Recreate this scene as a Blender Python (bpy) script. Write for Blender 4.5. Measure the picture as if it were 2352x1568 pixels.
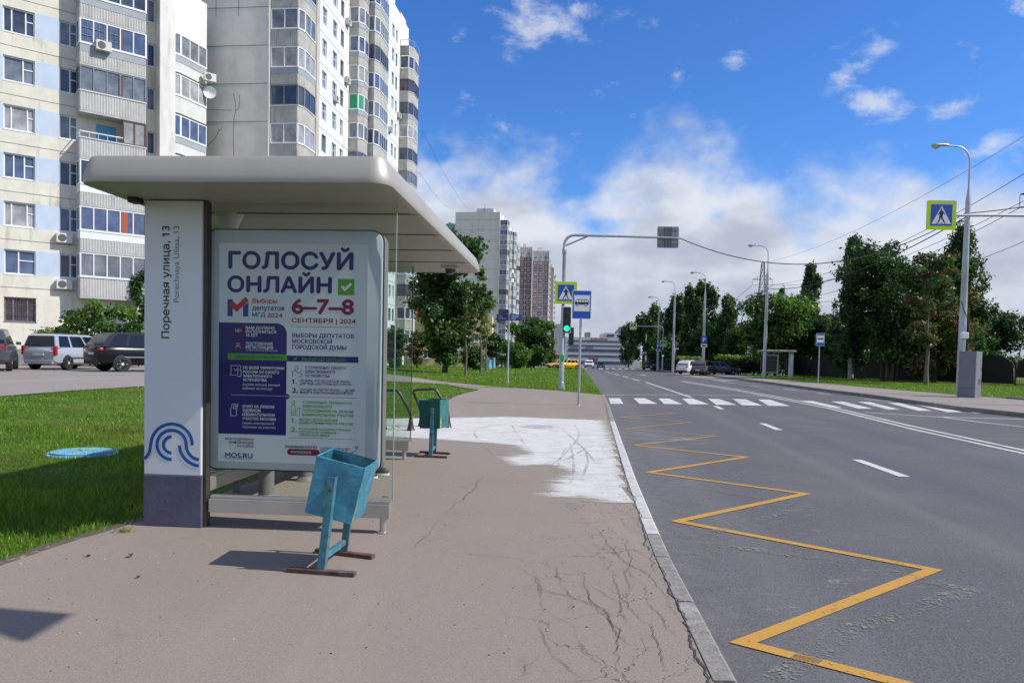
import bpy, bmesh, math, random
import numpy as np
from mathutils import Vector, Matrix, Euler

for o in list(bpy.data.objects):
    bpy.data.objects.remove(o, do_unlink=True)
S = bpy.context.scene
COL = S.collection
RAD = math.radians

# ------------------------------------------------------------------ camera
CAM_H = 1.46
FPX, CXP, CYP = 1698.0, 1176.0, 882.0          # focal length and principal point on a 2352 px wide frame
PITCH, ROLL = RAD(2.2), RAD(1.2)
cam_d = bpy.data.cameras.new('camera')
cam = bpy.data.objects.new('camera', cam_d)
COL.objects.link(cam)
cam_d.sensor_fit = 'HORIZONTAL'
cam_d.sensor_width = 36.0
cam_d.lens = 36.0 * FPX / 2352.0
cam_d.shift_y = (CYP - 784.0) / 2352.0
cam_d.clip_start = 0.05
cam_d.clip_end = 4000.0
cam.location = (0, 0, CAM_H)
cam.rotation_euler = (Matrix.Rotation(RAD(90) - PITCH, 4, 'X') @ Matrix.Rotation(ROLL, 4, 'Z')).to_euler()
S.camera = cam

# ------------------------------------------------------------------ sun, sky, exposure
SUN_EL = RAD(45.0)
SUN_AZ = RAD(90 + 9)                                # clockwise from +Y
sdir = Vector((math.sin(SUN_AZ) * math.cos(SUN_EL), math.cos(SUN_AZ) * math.cos(SUN_EL), math.sin(SUN_EL)))
sun_d = bpy.data.lights.new('sun', 'SUN')
sun_d.energy = 4.2
sun_d.angle = RAD(0.53)
sun_d.color = (1.0, 0.955, 0.89)
sun = bpy.data.objects.new('sun', sun_d)
COL.objects.link(sun)
sun.rotation_euler = sdir.to_track_quat('Z', 'Y').to_euler()
sun.location = (30, 0, 40)
S.view_settings.view_transform = 'Standard'
S.view_settings.look = 'None'
S.view_settings.exposure = 0.24
S.view_settings.gamma = 1.0
S.view_settings.use_curve_mapping = False
S.cycles.max_bounces = 6
S.cycles.transparent_max_bounces = 12
S.cycles.diffuse_bounces = 3
S.cycles.caustics_reflective = False
S.cycles.caustics_refractive = False
S.cycles.use_denoising = True
S.cycles.sample_clamp_indirect = 6.0


class NT:
    """small helper that wires node trees"""
    def __init__(s, tree):
        s.t = tree
        tree.nodes.clear()

    def n(s, kind, **kw):
        nd = s.t.nodes.new(kind)
        for k, v in kw.items():
            if k == 'ins':
                for kk, vv in v.items():
                    s.put(nd.inputs[kk], vv)
            else:
                setattr(nd, k, v)
        return nd

    def put(s, sock, v):
        if isinstance(v, bpy.types.NodeSocket):
            s.t.links.new(v, sock)
        elif isinstance(v, bpy.types.Node):
            s.t.links.new(v.outputs[0], sock)
        else:
            sock.default_value = v

    def m(s, op, a, b=None, c=None, clamp=False):
        nd = s.t.nodes.new('ShaderNodeMath')
        nd.operation = op
        nd.use_clamp = clamp
        s.put(nd.inputs[0], a)
        if b is not None:
            s.put(nd.inputs[1], b)
        if c is not None:
            s.put(nd.inputs[2], c)
        return nd.outputs[0]

    def ramp(s, v, a, b, lo=0.0, hi=1.0, smooth=True):
        nd = s.t.nodes.new('ShaderNodeMapRange')
        nd.interpolation_type = 'SMOOTHSTEP' if smooth else 'LINEAR'
        s.put(nd.inputs[0], v)
        for i, x in enumerate((a, b, lo, hi)):
            s.put(nd.inputs[1 + i], x)
        return nd.outputs[0]

    def mix(s, f, a, b):
        nd = s.t.nodes.new('ShaderNodeMix')
        nd.data_type = 'RGBA'
        s.put(nd.inputs[0], f)
        for i, x in ((6, a), (7, b)):
            if isinstance(x, (tuple, list)) and len(x) == 3:
                x = (*x, 1)
            s.put(nd.inputs[i], x)
        return nd.outputs[2]

    def noise(s, vec, scale, detail=3.0, rough=0.55, dist=0.0):
        nd = s.t.nodes.new('ShaderNodeTexNoise')
        if vec is not None:
            s.put(nd.inputs['Vector'], vec)
        nd.inputs['Scale'].default_value = scale
        nd.inputs['Detail'].default_value = detail
        nd.inputs['Roughness'].default_value = rough
        nd.inputs['Distortion'].default_value = dist
        return nd

    def mapping(s, vec, loc=(0, 0, 0), rot=(0, 0, 0), scale=(1, 1, 1), kind='POINT'):
        nd = s.t.nodes.new('ShaderNodeMapping')
        nd.vector_type = kind
        s.put(nd.inputs[0], vec)
        nd.inputs[1].default_value = loc
        nd.inputs[2].default_value = rot
        nd.inputs[3].default_value = scale
        return nd.outputs[0]


world = bpy.data.worlds.new('World')
S.world = world
world.use_nodes = True
w = NT(world.node_tree)
wout = w.n('ShaderNodeOutputWorld')
sky = w.n('ShaderNodeTexSky', sky_type='NISHITA', sun_disc=False, sun_elevation=SUN_EL, sun_rotation=SUN_AZ,
          air_density=1.0, dust_density=0.6, ozone_density=2.2, altitude=150)
hsv = w.n('ShaderNodeHueSaturation', ins={'Saturation': 1.2, 'Value': 1.1, 'Color': sky.outputs[0]})
tint = w.n('ShaderNodeMix', data_type='RGBA', blend_type='MULTIPLY')
tint.inputs[0].default_value = 1.0
w.put(tint.inputs[6], hsv.outputs[0])
tint.inputs[7].default_value = (0.62, 0.90, 1.32, 1)
skyc = tint.outputs[2]
inc = w.n('ShaderNodeTexCoord')
sep = w.n('ShaderNodeSeparateXYZ', ins={0: inc.outputs['Generated']})
dx, dy, dz = sep.outputs
hyp = w.m('SQRT', w.m('ADD', w.m('MULTIPLY', dx, dx), w.m('MULTIPLY', dy, dy)))
az = w.m('ARCTAN2', dx, dy)
el = w.m('ARCTAN2', dz, hyp)
pv = w.n('ShaderNodeCombineXYZ', ins={0: az, 1: el, 2: 0.0}).outputs[0]
stretch = w.mapping(pv, scale=(1.0, 1.35, 1.0))
nz1 = w.noise(stretch, 7.5, 6.0, 0.52, 0.12).outputs[0]
nz2 = w.noise(stretch, 24.0, 5.0, 0.55, 0.1).outputs[0]
nz = w.m('ADD', w.m('MULTIPLY', nz1, 0.72), w.m('MULTIPLY', nz2, 0.28))


def cpix(x, y):
    """direction (azimuth, elevation) of a sky feature"""
    u, v = (x - CXP) / FPX, -(y - CYP) / FPX
    a = u * math.cos(ROLL) - v * math.sin(ROLL)
    b = u * math.sin(ROLL) + v * math.cos(ROLL)
    yy = math.cos(PITCH) + math.sin(PITCH) * b
    zz = -math.sin(PITCH) + math.cos(PITCH) * b
    return math.atan2(a, yy), math.atan2(zz, math.hypot(a, yy))


# the high, separate clouds: centre, half sizes, tilt, weight
CLOUDS = [((1225, 55), 170, 75, 18, .72), ((1330, 20), 150, 42, -6, .55), ((1120, 90), 55, 35, 10, .38), ((1962, 158), 105, 36, 26, .66),
          ((2025, 235), 88, 52, -14, .66), ((2185, 250), 68, 36, 8, .5), ((2310, 322), 78, 34, 4, .62), ((1110, 295), 120, 36, 4, .46),
          ((1556, 168), 30, 34, 0, .36), ((1672, 148), 52, 30, 25, .34), ((1590, 215), 60, 12, -16, .28), ((2215, 185), 80, 20, 22, .26),
          ((1800, 385), 80, 22, 0, .42), ((60, 60), 200, 80, 0, .4), ((2330, 10), 60, 30, 0, .36)]
mask = None
for (c, rx, ry, tilt, wt) in CLOUDS:
    ca, ce = cpix(*c)
    lv = w.mapping(pv, loc=(ca, ce, 0), rot=(0, 0, RAD(tilt)), scale=(rx / FPX, ry / FPX, 1), kind='TEXTURE')
    ln = w.n('ShaderNodeVectorMath', operation='LENGTH', ins={0: lv})
    v = w.ramp(ln.outputs['Value'], 1.25, 0.0, 0.0, wt)
    mask = v if mask is None else w.m('MAXIMUM', mask, v)
nz3 = w.noise(w.mapping(pv, rot=(0, 0, 0.35), scale=(1.0, 1.7, 1.0)), 17.0, 7.0, 0.62, 0.25).outputs[0]
high = w.ramp(w.m('ADD', w.m('MULTIPLY', mask, 1.25), w.m('MULTIPLY', w.m('SUBTRACT', nz3, 0.52), 2.9)), 0.22, 1.15, 0.0, 0.70)
# the low bank: its upper edge follows the azimuth
edge = w.n('ShaderNodeFloatCurve')
ECV = [(0, 330), (930, 395), (1000, 365), (1130, 350), (1230, 372), (1300, 408), (1345, 424), (1400, 385), (1500, 362), (1600, 330),
       (1680, 348), (1760, 395), (1850, 418), (1960, 410), (2100, 402), (2200, 385), (2352, 372)]
cv = edge.mapping.curves[0]
pts = []
for (x, y) in ECV:
    a, e = cpix(x, y)
    pts.append(((a + 1.0) / 2.0, e / 0.6))
pts = [(0.0, pts[0][1])] + pts + [(1.0, pts[-1][1])]
while len(cv.points) < len(pts):
    cv.points.new(0.5, 0.5)
for p, (a, b) in zip(cv.points, pts):
    p.location = (a, b)
edge.mapping.update()
w.put(edge.inputs['Value'], w.ramp(az, -1.0, 1.0, 0.0, 1.0, False))
eh = w.m('MULTIPLY', edge.outputs[0], 0.6)
rel = w.m('SUBTRACT', eh, el)                                   # > 0 inside the bank
holes = None
for (c, rx, ry) in [((1320, 438), 85, 26), ((1370, 520), 70, 34), ((1640, 500), 40, 22), ((1010, 350), 40, 26)]:
    ca, ce = cpix(*c)
    lv = w.mapping(pv, loc=(ca, ce, 0), rot=(0, 0, 0.1), scale=(rx / FPX, ry / FPX, 1), kind='TEXTURE')
    ln = w.n('ShaderNodeVectorMath', operation='LENGTH', ins={0: lv})
    v = w.ramp(ln.outputs['Value'], 1.2, 0.1, 0.0, 0.40)
    holes = v if holes is None else w.m('MAXIMUM', holes, v)
bank = w.ramp(w.m('SUBTRACT', w.m('ADD', w.m('MULTIPLY', rel, 9.0), w.m('MULTIPLY', w.m('SUBTRACT', nz, 0.5), 2.5)), holes), -0.32, 0.72, 0.0, 0.97)
cover = w.m('MAXIMUM', high, bank)
# broken cloud added overhead and behind the view, as neutral fill light
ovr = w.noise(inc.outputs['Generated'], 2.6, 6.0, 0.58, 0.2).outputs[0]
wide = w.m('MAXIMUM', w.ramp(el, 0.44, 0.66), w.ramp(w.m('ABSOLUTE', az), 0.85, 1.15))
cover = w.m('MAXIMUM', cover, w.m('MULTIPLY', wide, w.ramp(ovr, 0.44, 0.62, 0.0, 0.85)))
# light and grey puffs inside the bank
puff = w.noise(w.mapping(pv, loc=(3.1, 0.02, 0), scale=(1.0, 1.9, 1.0)), 8.0, 5.0, 0.5, 0.1).outputs[0]
sh = w.ramp(w.m('ADD', w.m('MULTIPLY', puff, 1.25), w.m('MULTIPLY', rel, -1.35)), 0.26, 0.68)
cloudc = w.mix(sh, (4.1, 4.5, 5.4), (6.6, 6.9, 7.5))
up = w.ramp(el, -0.02, 0.0)
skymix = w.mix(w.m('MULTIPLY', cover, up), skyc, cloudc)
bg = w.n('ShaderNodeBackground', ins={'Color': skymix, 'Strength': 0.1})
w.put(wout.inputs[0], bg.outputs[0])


# ------------------------------------------------------------------ pixel -> place
def G(x, y):
    """height of the terrain"""
    t = (y - 72.0) / 14.0
    drop = -0.0095 * 14.0 * (math.log1p(math.exp(-abs(t))) + max(t, 0.0))
    if y > 420:
        drop = -0.0095 * 348
    a = min(max((-x - 4.5) / 12.0, 0.0), 1.0)
    b = min(max((y - 55.0) / 50.0, 0.0), 1.0)
    return drop + 0.42 * a * a * (3 - 2 * a) * (1 - b * b * (3 - 2 * b))


def ray(x, y):
    u, v = (x - CXP) / FPX, -(y - CYP) / FPX
    a = u * math.cos(ROLL) - v * math.sin(ROLL)
    b = u * math.sin(ROLL) + v * math.cos(ROLL)
    return a, math.cos(PITCH) + math.sin(PITCH) * b, -math.sin(PITCH) + math.cos(PITCH) * b


def at(x, y, off=0.0):
    """the spot on the terrain seen at a place of the photograph"""
    a, b, c = ray(x, y)
    t = (off - CAM_H) / min(c, -1e-4)
    for _ in range(60):
        t2 = (G(a * t, b * t) + off - CAM_H) / min(c, -1e-4)
        t = 0.5 * (t + t2)
    return a * t, b * t


def atY(x, y, Y):
    a, b, c = ray(x, y)
    return a * Y / b, CAM_H + c * Y / b


# ------------------------------------------------------------------ objects
def link(name, data, parent=None, loc=None, rot=None):
    o = bpy.data.objects.new(name, data)
    COL.objects.link(o)
    if parent is not None:
        o.parent = parent
    if loc is not None:
        o.location = loc
    if rot is not None:
        o.rotation_euler = rot
    return o


def thing(name, label, cat, loc=(0, 0, 0), rz=0.0, group=None):
    o = link(name, None, None, loc, (0, 0, rz))
    o.empty_display_size = 0.2
    return tag(o, label, cat, group)


def tag(o, label, cat, group=None, kind=None):
    if label:
        o['label'] = label
    if cat:
        o['category'] = cat
    if group:
        o['group'] = group
    if kind:
        o['kind'] = kind
    return o


def copy_tree(o, parent=None):
    c = o.copy()
    COL.objects.link(c)
    if parent is not None:
        c.parent = parent
    for ch in list(o.children):
        copy_tree(ch, c)
    return c


class MB:
    """collects shapes, then links them as one mesh object"""
    def __init__(s):
        s.v, s.f, s.m = [], [], []

    def add(s, vs, fs, mi=0):
        b = len(s.v)
        s.v.extend([tuple(p) for p in vs])
        s.f.extend([tuple(i + b for i in f) for f in fs])
        s.m.extend([mi] * len(fs))
        return s

    def box(s, c, d, mi=0, rot=None):
        hx, hy, hz = d[0] / 2, d[1] / 2, d[2] / 2
        vs = [Vector((x, y, z)) for x in (-hx, hx) for y in (-hy, hy) for z in (-hz, hz)]
        if rot is not None:
            R = Euler(rot).to_matrix()
            vs = [R @ p for p in vs]
        c = Vector(c)
        return s.add([p + c for p in vs], [(0, 1, 3, 2), (4, 6, 7, 5), (0, 4, 5, 1), (2, 3, 7, 6), (0, 2, 6, 4), (1, 5, 7, 3)], mi)

    def bb(s, a, b, mi=0):
        return s.box([(p + q) / 2 for p, q in zip(a, b)], [abs(q - p) for p, q in zip(a, b)], mi)

    def quad(s, a, b, c, d, mi=0):
        return s.add([a, b, c, d], [(0, 1, 2, 3)], mi)

    def poly(s, pts, mi=0):
        return s.add(pts, [tuple(range(len(pts)))], mi)

    def prism(s, pts, vec, mi=0, smi=None):
        """an outline pushed along vec"""
        n = len(pts)
        v = Vector(vec)
        a = [Vector(p) for p in pts]
        vs = a + [p + v for p in a]
        fs = [tuple(range(n))[::-1], tuple(range(n, 2 * n))]
        s.add(vs, fs, mi)
        b = len(s.v) - 2 * n
        for i in range(n):
            j = (i + 1) % n
            s.f.append((b + i, b + j, b + n + j, b + n + i))
            s.m.append(mi if smi is None else smi)
        return s

    def tube(s, pts, r, n=8, mi=0, caps=True):
        P = [Vector(p) for p in pts]
        rs = r if isinstance(r, (list, tuple)) else [r] * len(P)
        rings = []
        ref = None
        for i, p in enumerate(P):
            t = (P[min(i + 1, len(P) - 1)] - P[max(i - 1, 0)])
            if t.length < 1e-9:
                t = Vector((0, 0, 1))
            t.normalize()
            if ref is None:
                ref = Vector((1, 0, 0)) if abs(t.x) < 0.9 else Vector((0, 1, 0))
            u = (ref - t * ref.dot(t))
            if u.length < 1e-6:
                u = Vector((0, 1, 0)) - t * t.y
            u.normalize()
            ref = u
            q = t.cross(u)
            rings.append([p + (u * math.cos(k * 2 * math.pi / n) + q * math.sin(k * 2 * math.pi / n)) * rs[i] for k in range(n)])
        vs = [x for rg in rings for x in rg]
        fs = []
        for i in range(len(P) - 1):
            for k in range(n):
                k2 = (k + 1) % n
                fs.append((i * n + k, i * n + k2, (i + 1) * n + k2, (i + 1) * n + k))
        if caps:
            fs.append(tuple(range(n))[::-1])
            fs.append(tuple((len(P) - 1) * n + k for k in range(n)))
        return s.add(vs, fs, mi)

    def lathe(s, prof, c=(0, 0, 0), n=16, mi=0):
        """prof: (radius, height) pairs"""
        return s.tube([(c[0], c[1], c[2] + z) for _, z in prof], [max(r, 1e-4) for r, _ in prof], n, mi)

    def strip(s, pts, wd, z=None, mi=0, closed=False):
        """a flat ribbon on the ground through (x, y) points; z is a function or None"""
        P = [Vector((p[0], p[1])) for p in pts]
        n = len(P)
        L, Rr = [], []
        for i, p in enumerate(P):
            d0 = (p - P[i - 1]) if i > 0 else (P[1] - p)
            d1 = (P[i + 1] - p) if i < n - 1 else (p - P[i - 1])
            d0.normalize()
            d1.normalize()
            n0, n1 = Vector((-d0.y, d0.x)), Vector((-d1.y, d1.x))
            m = n0 + n1
            if m.length < 1e-4:
                m = n0
            m.normalize()
            k = wd / 2 / max(m.dot(n1), 0.28)
            L.append(p + m * k)
            Rr.append(p - m * k)
        zz = z or (lambda x, y: 0.0)
        vs = [(q.x, q.y, zz(q.x, q.y)) for q in L] + [(q.x, q.y, zz(q.x, q.y)) for q in Rr]
        return s.add(vs, [(i, i + 1, n + i + 1, n + i)[::-1] for i in range(n - 1)], mi)

    def xf(s, M, start=0):
        for i in range(start, len(s.v)):
            s.v[i] = tuple(M @ Vector(s.v[i]))
        return s

    def build(s, name, mats, parent=None, loc=None, rot=None, smooth=False, bevel=0.0, bseg=2, fixn=False):
        me = bpy.data.meshes.new(name)
        me.from_pydata(s.v, [], s.f)
        for m in (mats if isinstance(mats, (list, tuple)) else [mats]):
            me.materials.append(m)
        me.polygons.foreach_set('material_index', s.m)
        if fixn:
            bm = bmesh.new()
            bm.from_mesh(me)
            bmesh.ops.remove_doubles(bm, verts=bm.verts, dist=1e-5)
            bmesh.ops.recalc_face_normals(bm, faces=bm.faces)
            bm.to_mesh(me)
            bm.free()
        if smooth:
            me.polygons.foreach_set('use_smooth', [True] * len(me.polygons))
            try:
                me.set_sharp_from_angle(angle=RAD(40))
            except Exception:
                pass
        me.update()
        o = link(name, me, parent, loc, rot)
        if bevel > 0:
            b = o.modifiers.new('bevel', 'BEVEL')
            b.width = bevel
            b.segments = bseg
            b.limit_method = 'ANGLE'
            b.angle_limit = RAD(35)
        return o


# ------------------------------------------------------------------ materials
MATS = {}


def mat(name, col, rough=0.7, var=0.0, scale=4.0, bump=0.0, bscale=40.0, metal=0.0, spec=0.5, stain=None, stain_amt=0.0, stain_scale=2.0, streak=False, coat=0.0):
    """a painted or mineral surface: base colour, fine variation, larger stains, bump"""
    if name in MATS:
        return MATS[name]
    m = bpy.data.materials.new(name)
    m.use_nodes = True
    t = NT(m.node_tree)
    out = t.n('ShaderNodeOutputMaterial')
    p = t.n('ShaderNodeBsdfPrincipled')
    t.put(out.inputs[0], p.outputs[0])
    co = t.n('ShaderNodeTexCoord').outputs['Object']
    c = (*col, 1)
    if var > 0:
        nz = t.noise(co, scale, 5.0, 0.6).outputs[0]
        lo = tuple(x * (1 - var) for x in col)
        hi = tuple(min(x * (1 + var), 1) for x in col)
        c = t.mix(t.ramp(nz, 0.25, 0.75), lo, hi)
    if stain is not None:
        v = t.mapping(co, scale=(1, 1, 0.22)) if streak else co
        sn = t.noise(v, stain_scale, 7.0, 0.65, 0.4).outputs[0]
        c = t.mix(t.ramp(sn, 0.52, 0.72, 0.0, stain_amt), c, stain)
    t.put(p.inputs['Base Color'], c)
    p.inputs['Roughness'].default_value = rough
    p.inputs['Metallic'].default_value = metal
    p.inputs['Specular IOR Level'].default_value = spec
    p.inputs['Coat Weight'].default_value = coat
    if bump > 0:
        bn = t.noise(co, bscale, 4.0, 0.6).outputs[0]
        bp = t.n('ShaderNodeBump', ins={'Strength': bump, 'Distance': 0.02, 'Height': bn})
        t.put(p.inputs['Normal'], bp.outputs[0])
    MATS[name] = m
    return m


def emit(name, col, strength):
    m = mat(name, col, 0.4)
    p = [n for n in m.node_tree.nodes if n.type == 'BSDF_PRINCIPLED'][0]
    p.inputs['Emission Color'].default_value = (*col, 1)
    p.inputs['Emission Strength'].default_value = strength
    return m


def glass(name, tint=(0.93, 0.95, 0.93), refl=1.0, dirt=0.0):
    """thin clear pane: passes light, mirrors at grazing angles"""
    m = bpy.data.materials.new(name)
    m.use_nodes = True
    t = NT(m.node_tree)
    out = t.n('ShaderNodeOutputMaterial')
    tr = t.n('ShaderNodeBsdfTransparent', ins={'Color': (*tint, 1)})
    gl = t.n('ShaderNodeBsdfGlossy', ins={'Roughness': 0.02, 'Color': (0.9, 0.93, 0.95, 1)})
    fr = t.n('ShaderNodeFresnel', ins={'IOR': 1.45})
    mx = t.n('ShaderNodeMixShader', ins={0: t.m('MULTIPLY', fr.outputs[0], refl, clamp=True), 1: tr.outputs[0], 2: gl.outputs[0]})
    res = mx.outputs[0]
    if dirt > 0:
        df = t.n('ShaderNodeBsdfDiffuse', ins={'Color': (0.5, 0.5, 0.47, 1)})
        co = t.n('ShaderNodeTexCoord').outputs['Object']
        dn = t.noise(co, 3.0, 6.0, 0.65).outputs[0]
        m2 = t.n('ShaderNodeMixShader', ins={0: t.ramp(dn, 0.35, 0.8, dirt * 0.25, dirt), 1: res, 2: df.outputs[0]})
        res = m2.outputs[0]
    t.put(out.inputs[0], res)
    return m


def leafmat(name, col, tr=0.35):
    tr = min(.6, tr + .12)
    col = (col[0] * 1.08, col[1] * 1.0, col[2] * 0.92)
    m = bpy.data.materials.new(name)
    m.use_nodes = True
    t = NT(m.node_tree)
    out = t.n('ShaderNodeOutputMaterial')
    co = t.n('ShaderNodeTexCoord').outputs['Object']
    nz = t.noise(co, 0.9, 3.0).outputs[0]
    c = t.mix(t.ramp(nz, 0.3, 0.7), tuple(x * 0.7 for x in col), tuple(x * 1.35 for x in col))
    d = t.n('ShaderNodeBsdfDiffuse', ins={'Color': c})
    l = t.n('ShaderNodeBsdfTranslucent', ins={'Color': t.mix(0.5, c, tuple(min(1, x * 1.5) for x in (col[0], col[1], col[2] * 0.5)))})
    g = t.n('ShaderNodeBsdfGlossy', ins={'Roughness': 0.45, 'Color': (0.5, 0.5, 0.5, 1)})
    m1 = t.n('ShaderNodeMixShader', ins={0: tr, 1: d.outputs[0], 2: l.outputs[0]})
    m2 = t.n('ShaderNodeMixShader', ins={0: 0.05, 1: m1.outputs[0], 2: g.outputs[0]})
    t.put(out.inputs[0], m2.outputs[0])
    return m


WHITE = mat('white_paint', (0.78, 0.79, 0.79), 0.45, 0.04, 3)
SHELTER_WHITE = mat('shelter_white', (0.66, 0.69, 0.71), 0.35, 0.04, 2, spec=0.4)
PVC = mat('window_plastic', (0.80, 0.81, 0.82), 0.4)
GALV = mat('galvanised_steel', (0.42, 0.44, 0.46), 0.42, 0.12, 6, metal=0.55, stain=(0.3, 0.3, 0.3), stain_amt=0.4)
ALU = mat('brushed_aluminium', (0.50, 0.49, 0.46), 0.40, 0.06, 3, metal=0.75)
ROOFALU = mat('roof_fascia_metal', (0.40, 0.37, 0.318), 0.48, 0.05, 2, metal=0.25, stain=(0.36, 0.33, 0.29), stain_amt=0.35, stain_scale=1.5)
STEELD = mat('dirty_steel', (0.30, 0.28, 0.26), 0.55, 0.15, 8, metal=0.4, stain=(0.16, 0.13, 0.11), stain_amt=0.6)
BLACK = mat('black_paint', (0.018, 0.018, 0.02), 0.42, 0.1, 5)
RUBBER = mat('tyre_rubber', (0.02, 0.02, 0.021), 0.8, 0.1, 8)
DARKGAP = mat('dark_gap', (0.025, 0.025, 0.028), 0.9)


# ------------------------------------------------------------------ lettering
_TXT = {}


def contours(body):
    """outlines of a line of text in the built-in font, one list of points per contour"""
    cu = bpy.data.curves.new('t', 'FONT')
    cu.body = body
    cu.size = 1.0
    cu.resolution_u = 4
    cu.fill_mode = 'NONE'
    ob = bpy.data.objects.new('t', cu)
    COL.objects.link(ob)
    me = bpy.data.meshes.new_from_object(ob.evaluated_get(bpy.context.evaluated_depsgraph_get()))
    nxt = {}
    for e in me.edges:
        i, j = e.vertices
        nxt.setdefault(i, []).append(j)
        nxt.setdefault(j, []).append(i)
    seen, out = set(), []
    for i in range(len(me.vertices)):
        if i in seen or i not in nxt:
            continue
        loop, prev, cur = [], None, i
        while cur not in seen:
            seen.add(cur)
            loop.append((me.vertices[cur].co.x, me.vertices[cur].co.y))
            step = [k for k in nxt[cur] if k != prev and k not in seen]
            prev = cur
            if not step:
                break
            cur = step[0]
        if len(loop) > 2:
            out.append(loop)
    bpy.data.objects.remove(ob, do_unlink=True)
    bpy.data.curves.remove(cu)
    bpy.data.meshes.remove(me)
    return out


def _area(p):
    return .5 * sum(p[i][0] * p[(i + 1) % len(p)][1] - p[(i + 1) % len(p)][0] * p[i][1] for i in range(len(p)))


def _inside(q, p):
    r = False
    for i in range(len(p)):
        (x1, y1), (x2, y2) = p[i], p[(i + 1) % len(p)]
        if (y1 > q[1]) != (y2 > q[1]) and q[0] < x1 + (q[1] - y1) * (x2 - x1) / (y2 - y1):
            r = not r
    return r


def text_geo(s):
    """flat faces of a line of text, cap height 1, starting at x = 0; the third number tells overlapping strokes apart"""
    if s in _TXT:
        return _TXT[s]
    from mathutils.geometry import tessellate_polygon
    if '_cap' not in _TXT:
        _TXT['_cap'] = max(p[1] for p in contours('H')[0])
    cap = _TXT['_cap']
    cs = contours(s)
    # a hole runs against the outline that encloses it
    ar = [_area(p) for p in cs]
    hole = [any(j != i and ar[i] * ar[j] < 0 and abs(ar[j]) > abs(ar[i]) and _inside(cs[i][0], cs[j]) for j in range(len(cs))) for i in range(len(cs))]
    outs = [p for p, h in zip(cs, hole) if not h]
    holes = [p for p, h in zip(cs, hole) if h]
    for i, ch in enumerate(s):                       # the built-in figure one has no flag
        if ch == '1':
            n0 = len(contours(s[:i])) if s[:i].strip() else 0
            g = contours(s[:i + 1])[n0:]
            if g:
                x0 = min(p[0] for p in g[0])
                outs.append([(x0 + .01, cap), (x0 - .20 * cap, cap * .80), (x0 - .20 * cap, cap * .66), (x0 + .01, cap * .82)])
    vs, fs = [], []
    for k, p in enumerate(outs):
        hs = [h for h in holes if _inside(h[0], p)]
        polys = [[Vector((x, y, 0)) for x, y in q] for q in [p] + hs]
        b = len(vs)
        vs.extend([(x / cap, y / cap, k % 5) for q in [p] + hs for x, y in q])
        fs.extend([tuple(b + i for i in t) for t in tessellate_polygon(polys)])
    x0 = min(p[0] for p in vs)
    vs = [(p[0] - x0, p[1], p[2]) for p in vs]
    _TXT[s] = (vs, fs, max(p[0] for p in vs))
    return _TXT[s]


def put_text(mb, s, fn, x0, x1, yb, cap, bold=0.0, mi=0, up=(0, -1, 0)):
    """write s between x0 and x1 on baseline yb with cap height cap; fn turns (x, y) into a point"""
    vs, fs, wd = text_geo(s)
    e = bold * cap
    k = (x1 - x0 - 2 * e) / wd
    n = Vector(up)
    for i, (ox, oy) in enumerate([(0, 0)] if bold == 0 else [(0, 0), (-1, 0), (1, 0), (0, 1), (0, -1)]):
        mb.add([Vector(fn(x0 + e + p[0] * k + ox * e, yb + p[1] * cap * (1 - 2 * bold) + e + oy * e)) + n * (0.00006 * i + 0.00001 * p[2]) for p in vs], fs, mi)


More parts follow.
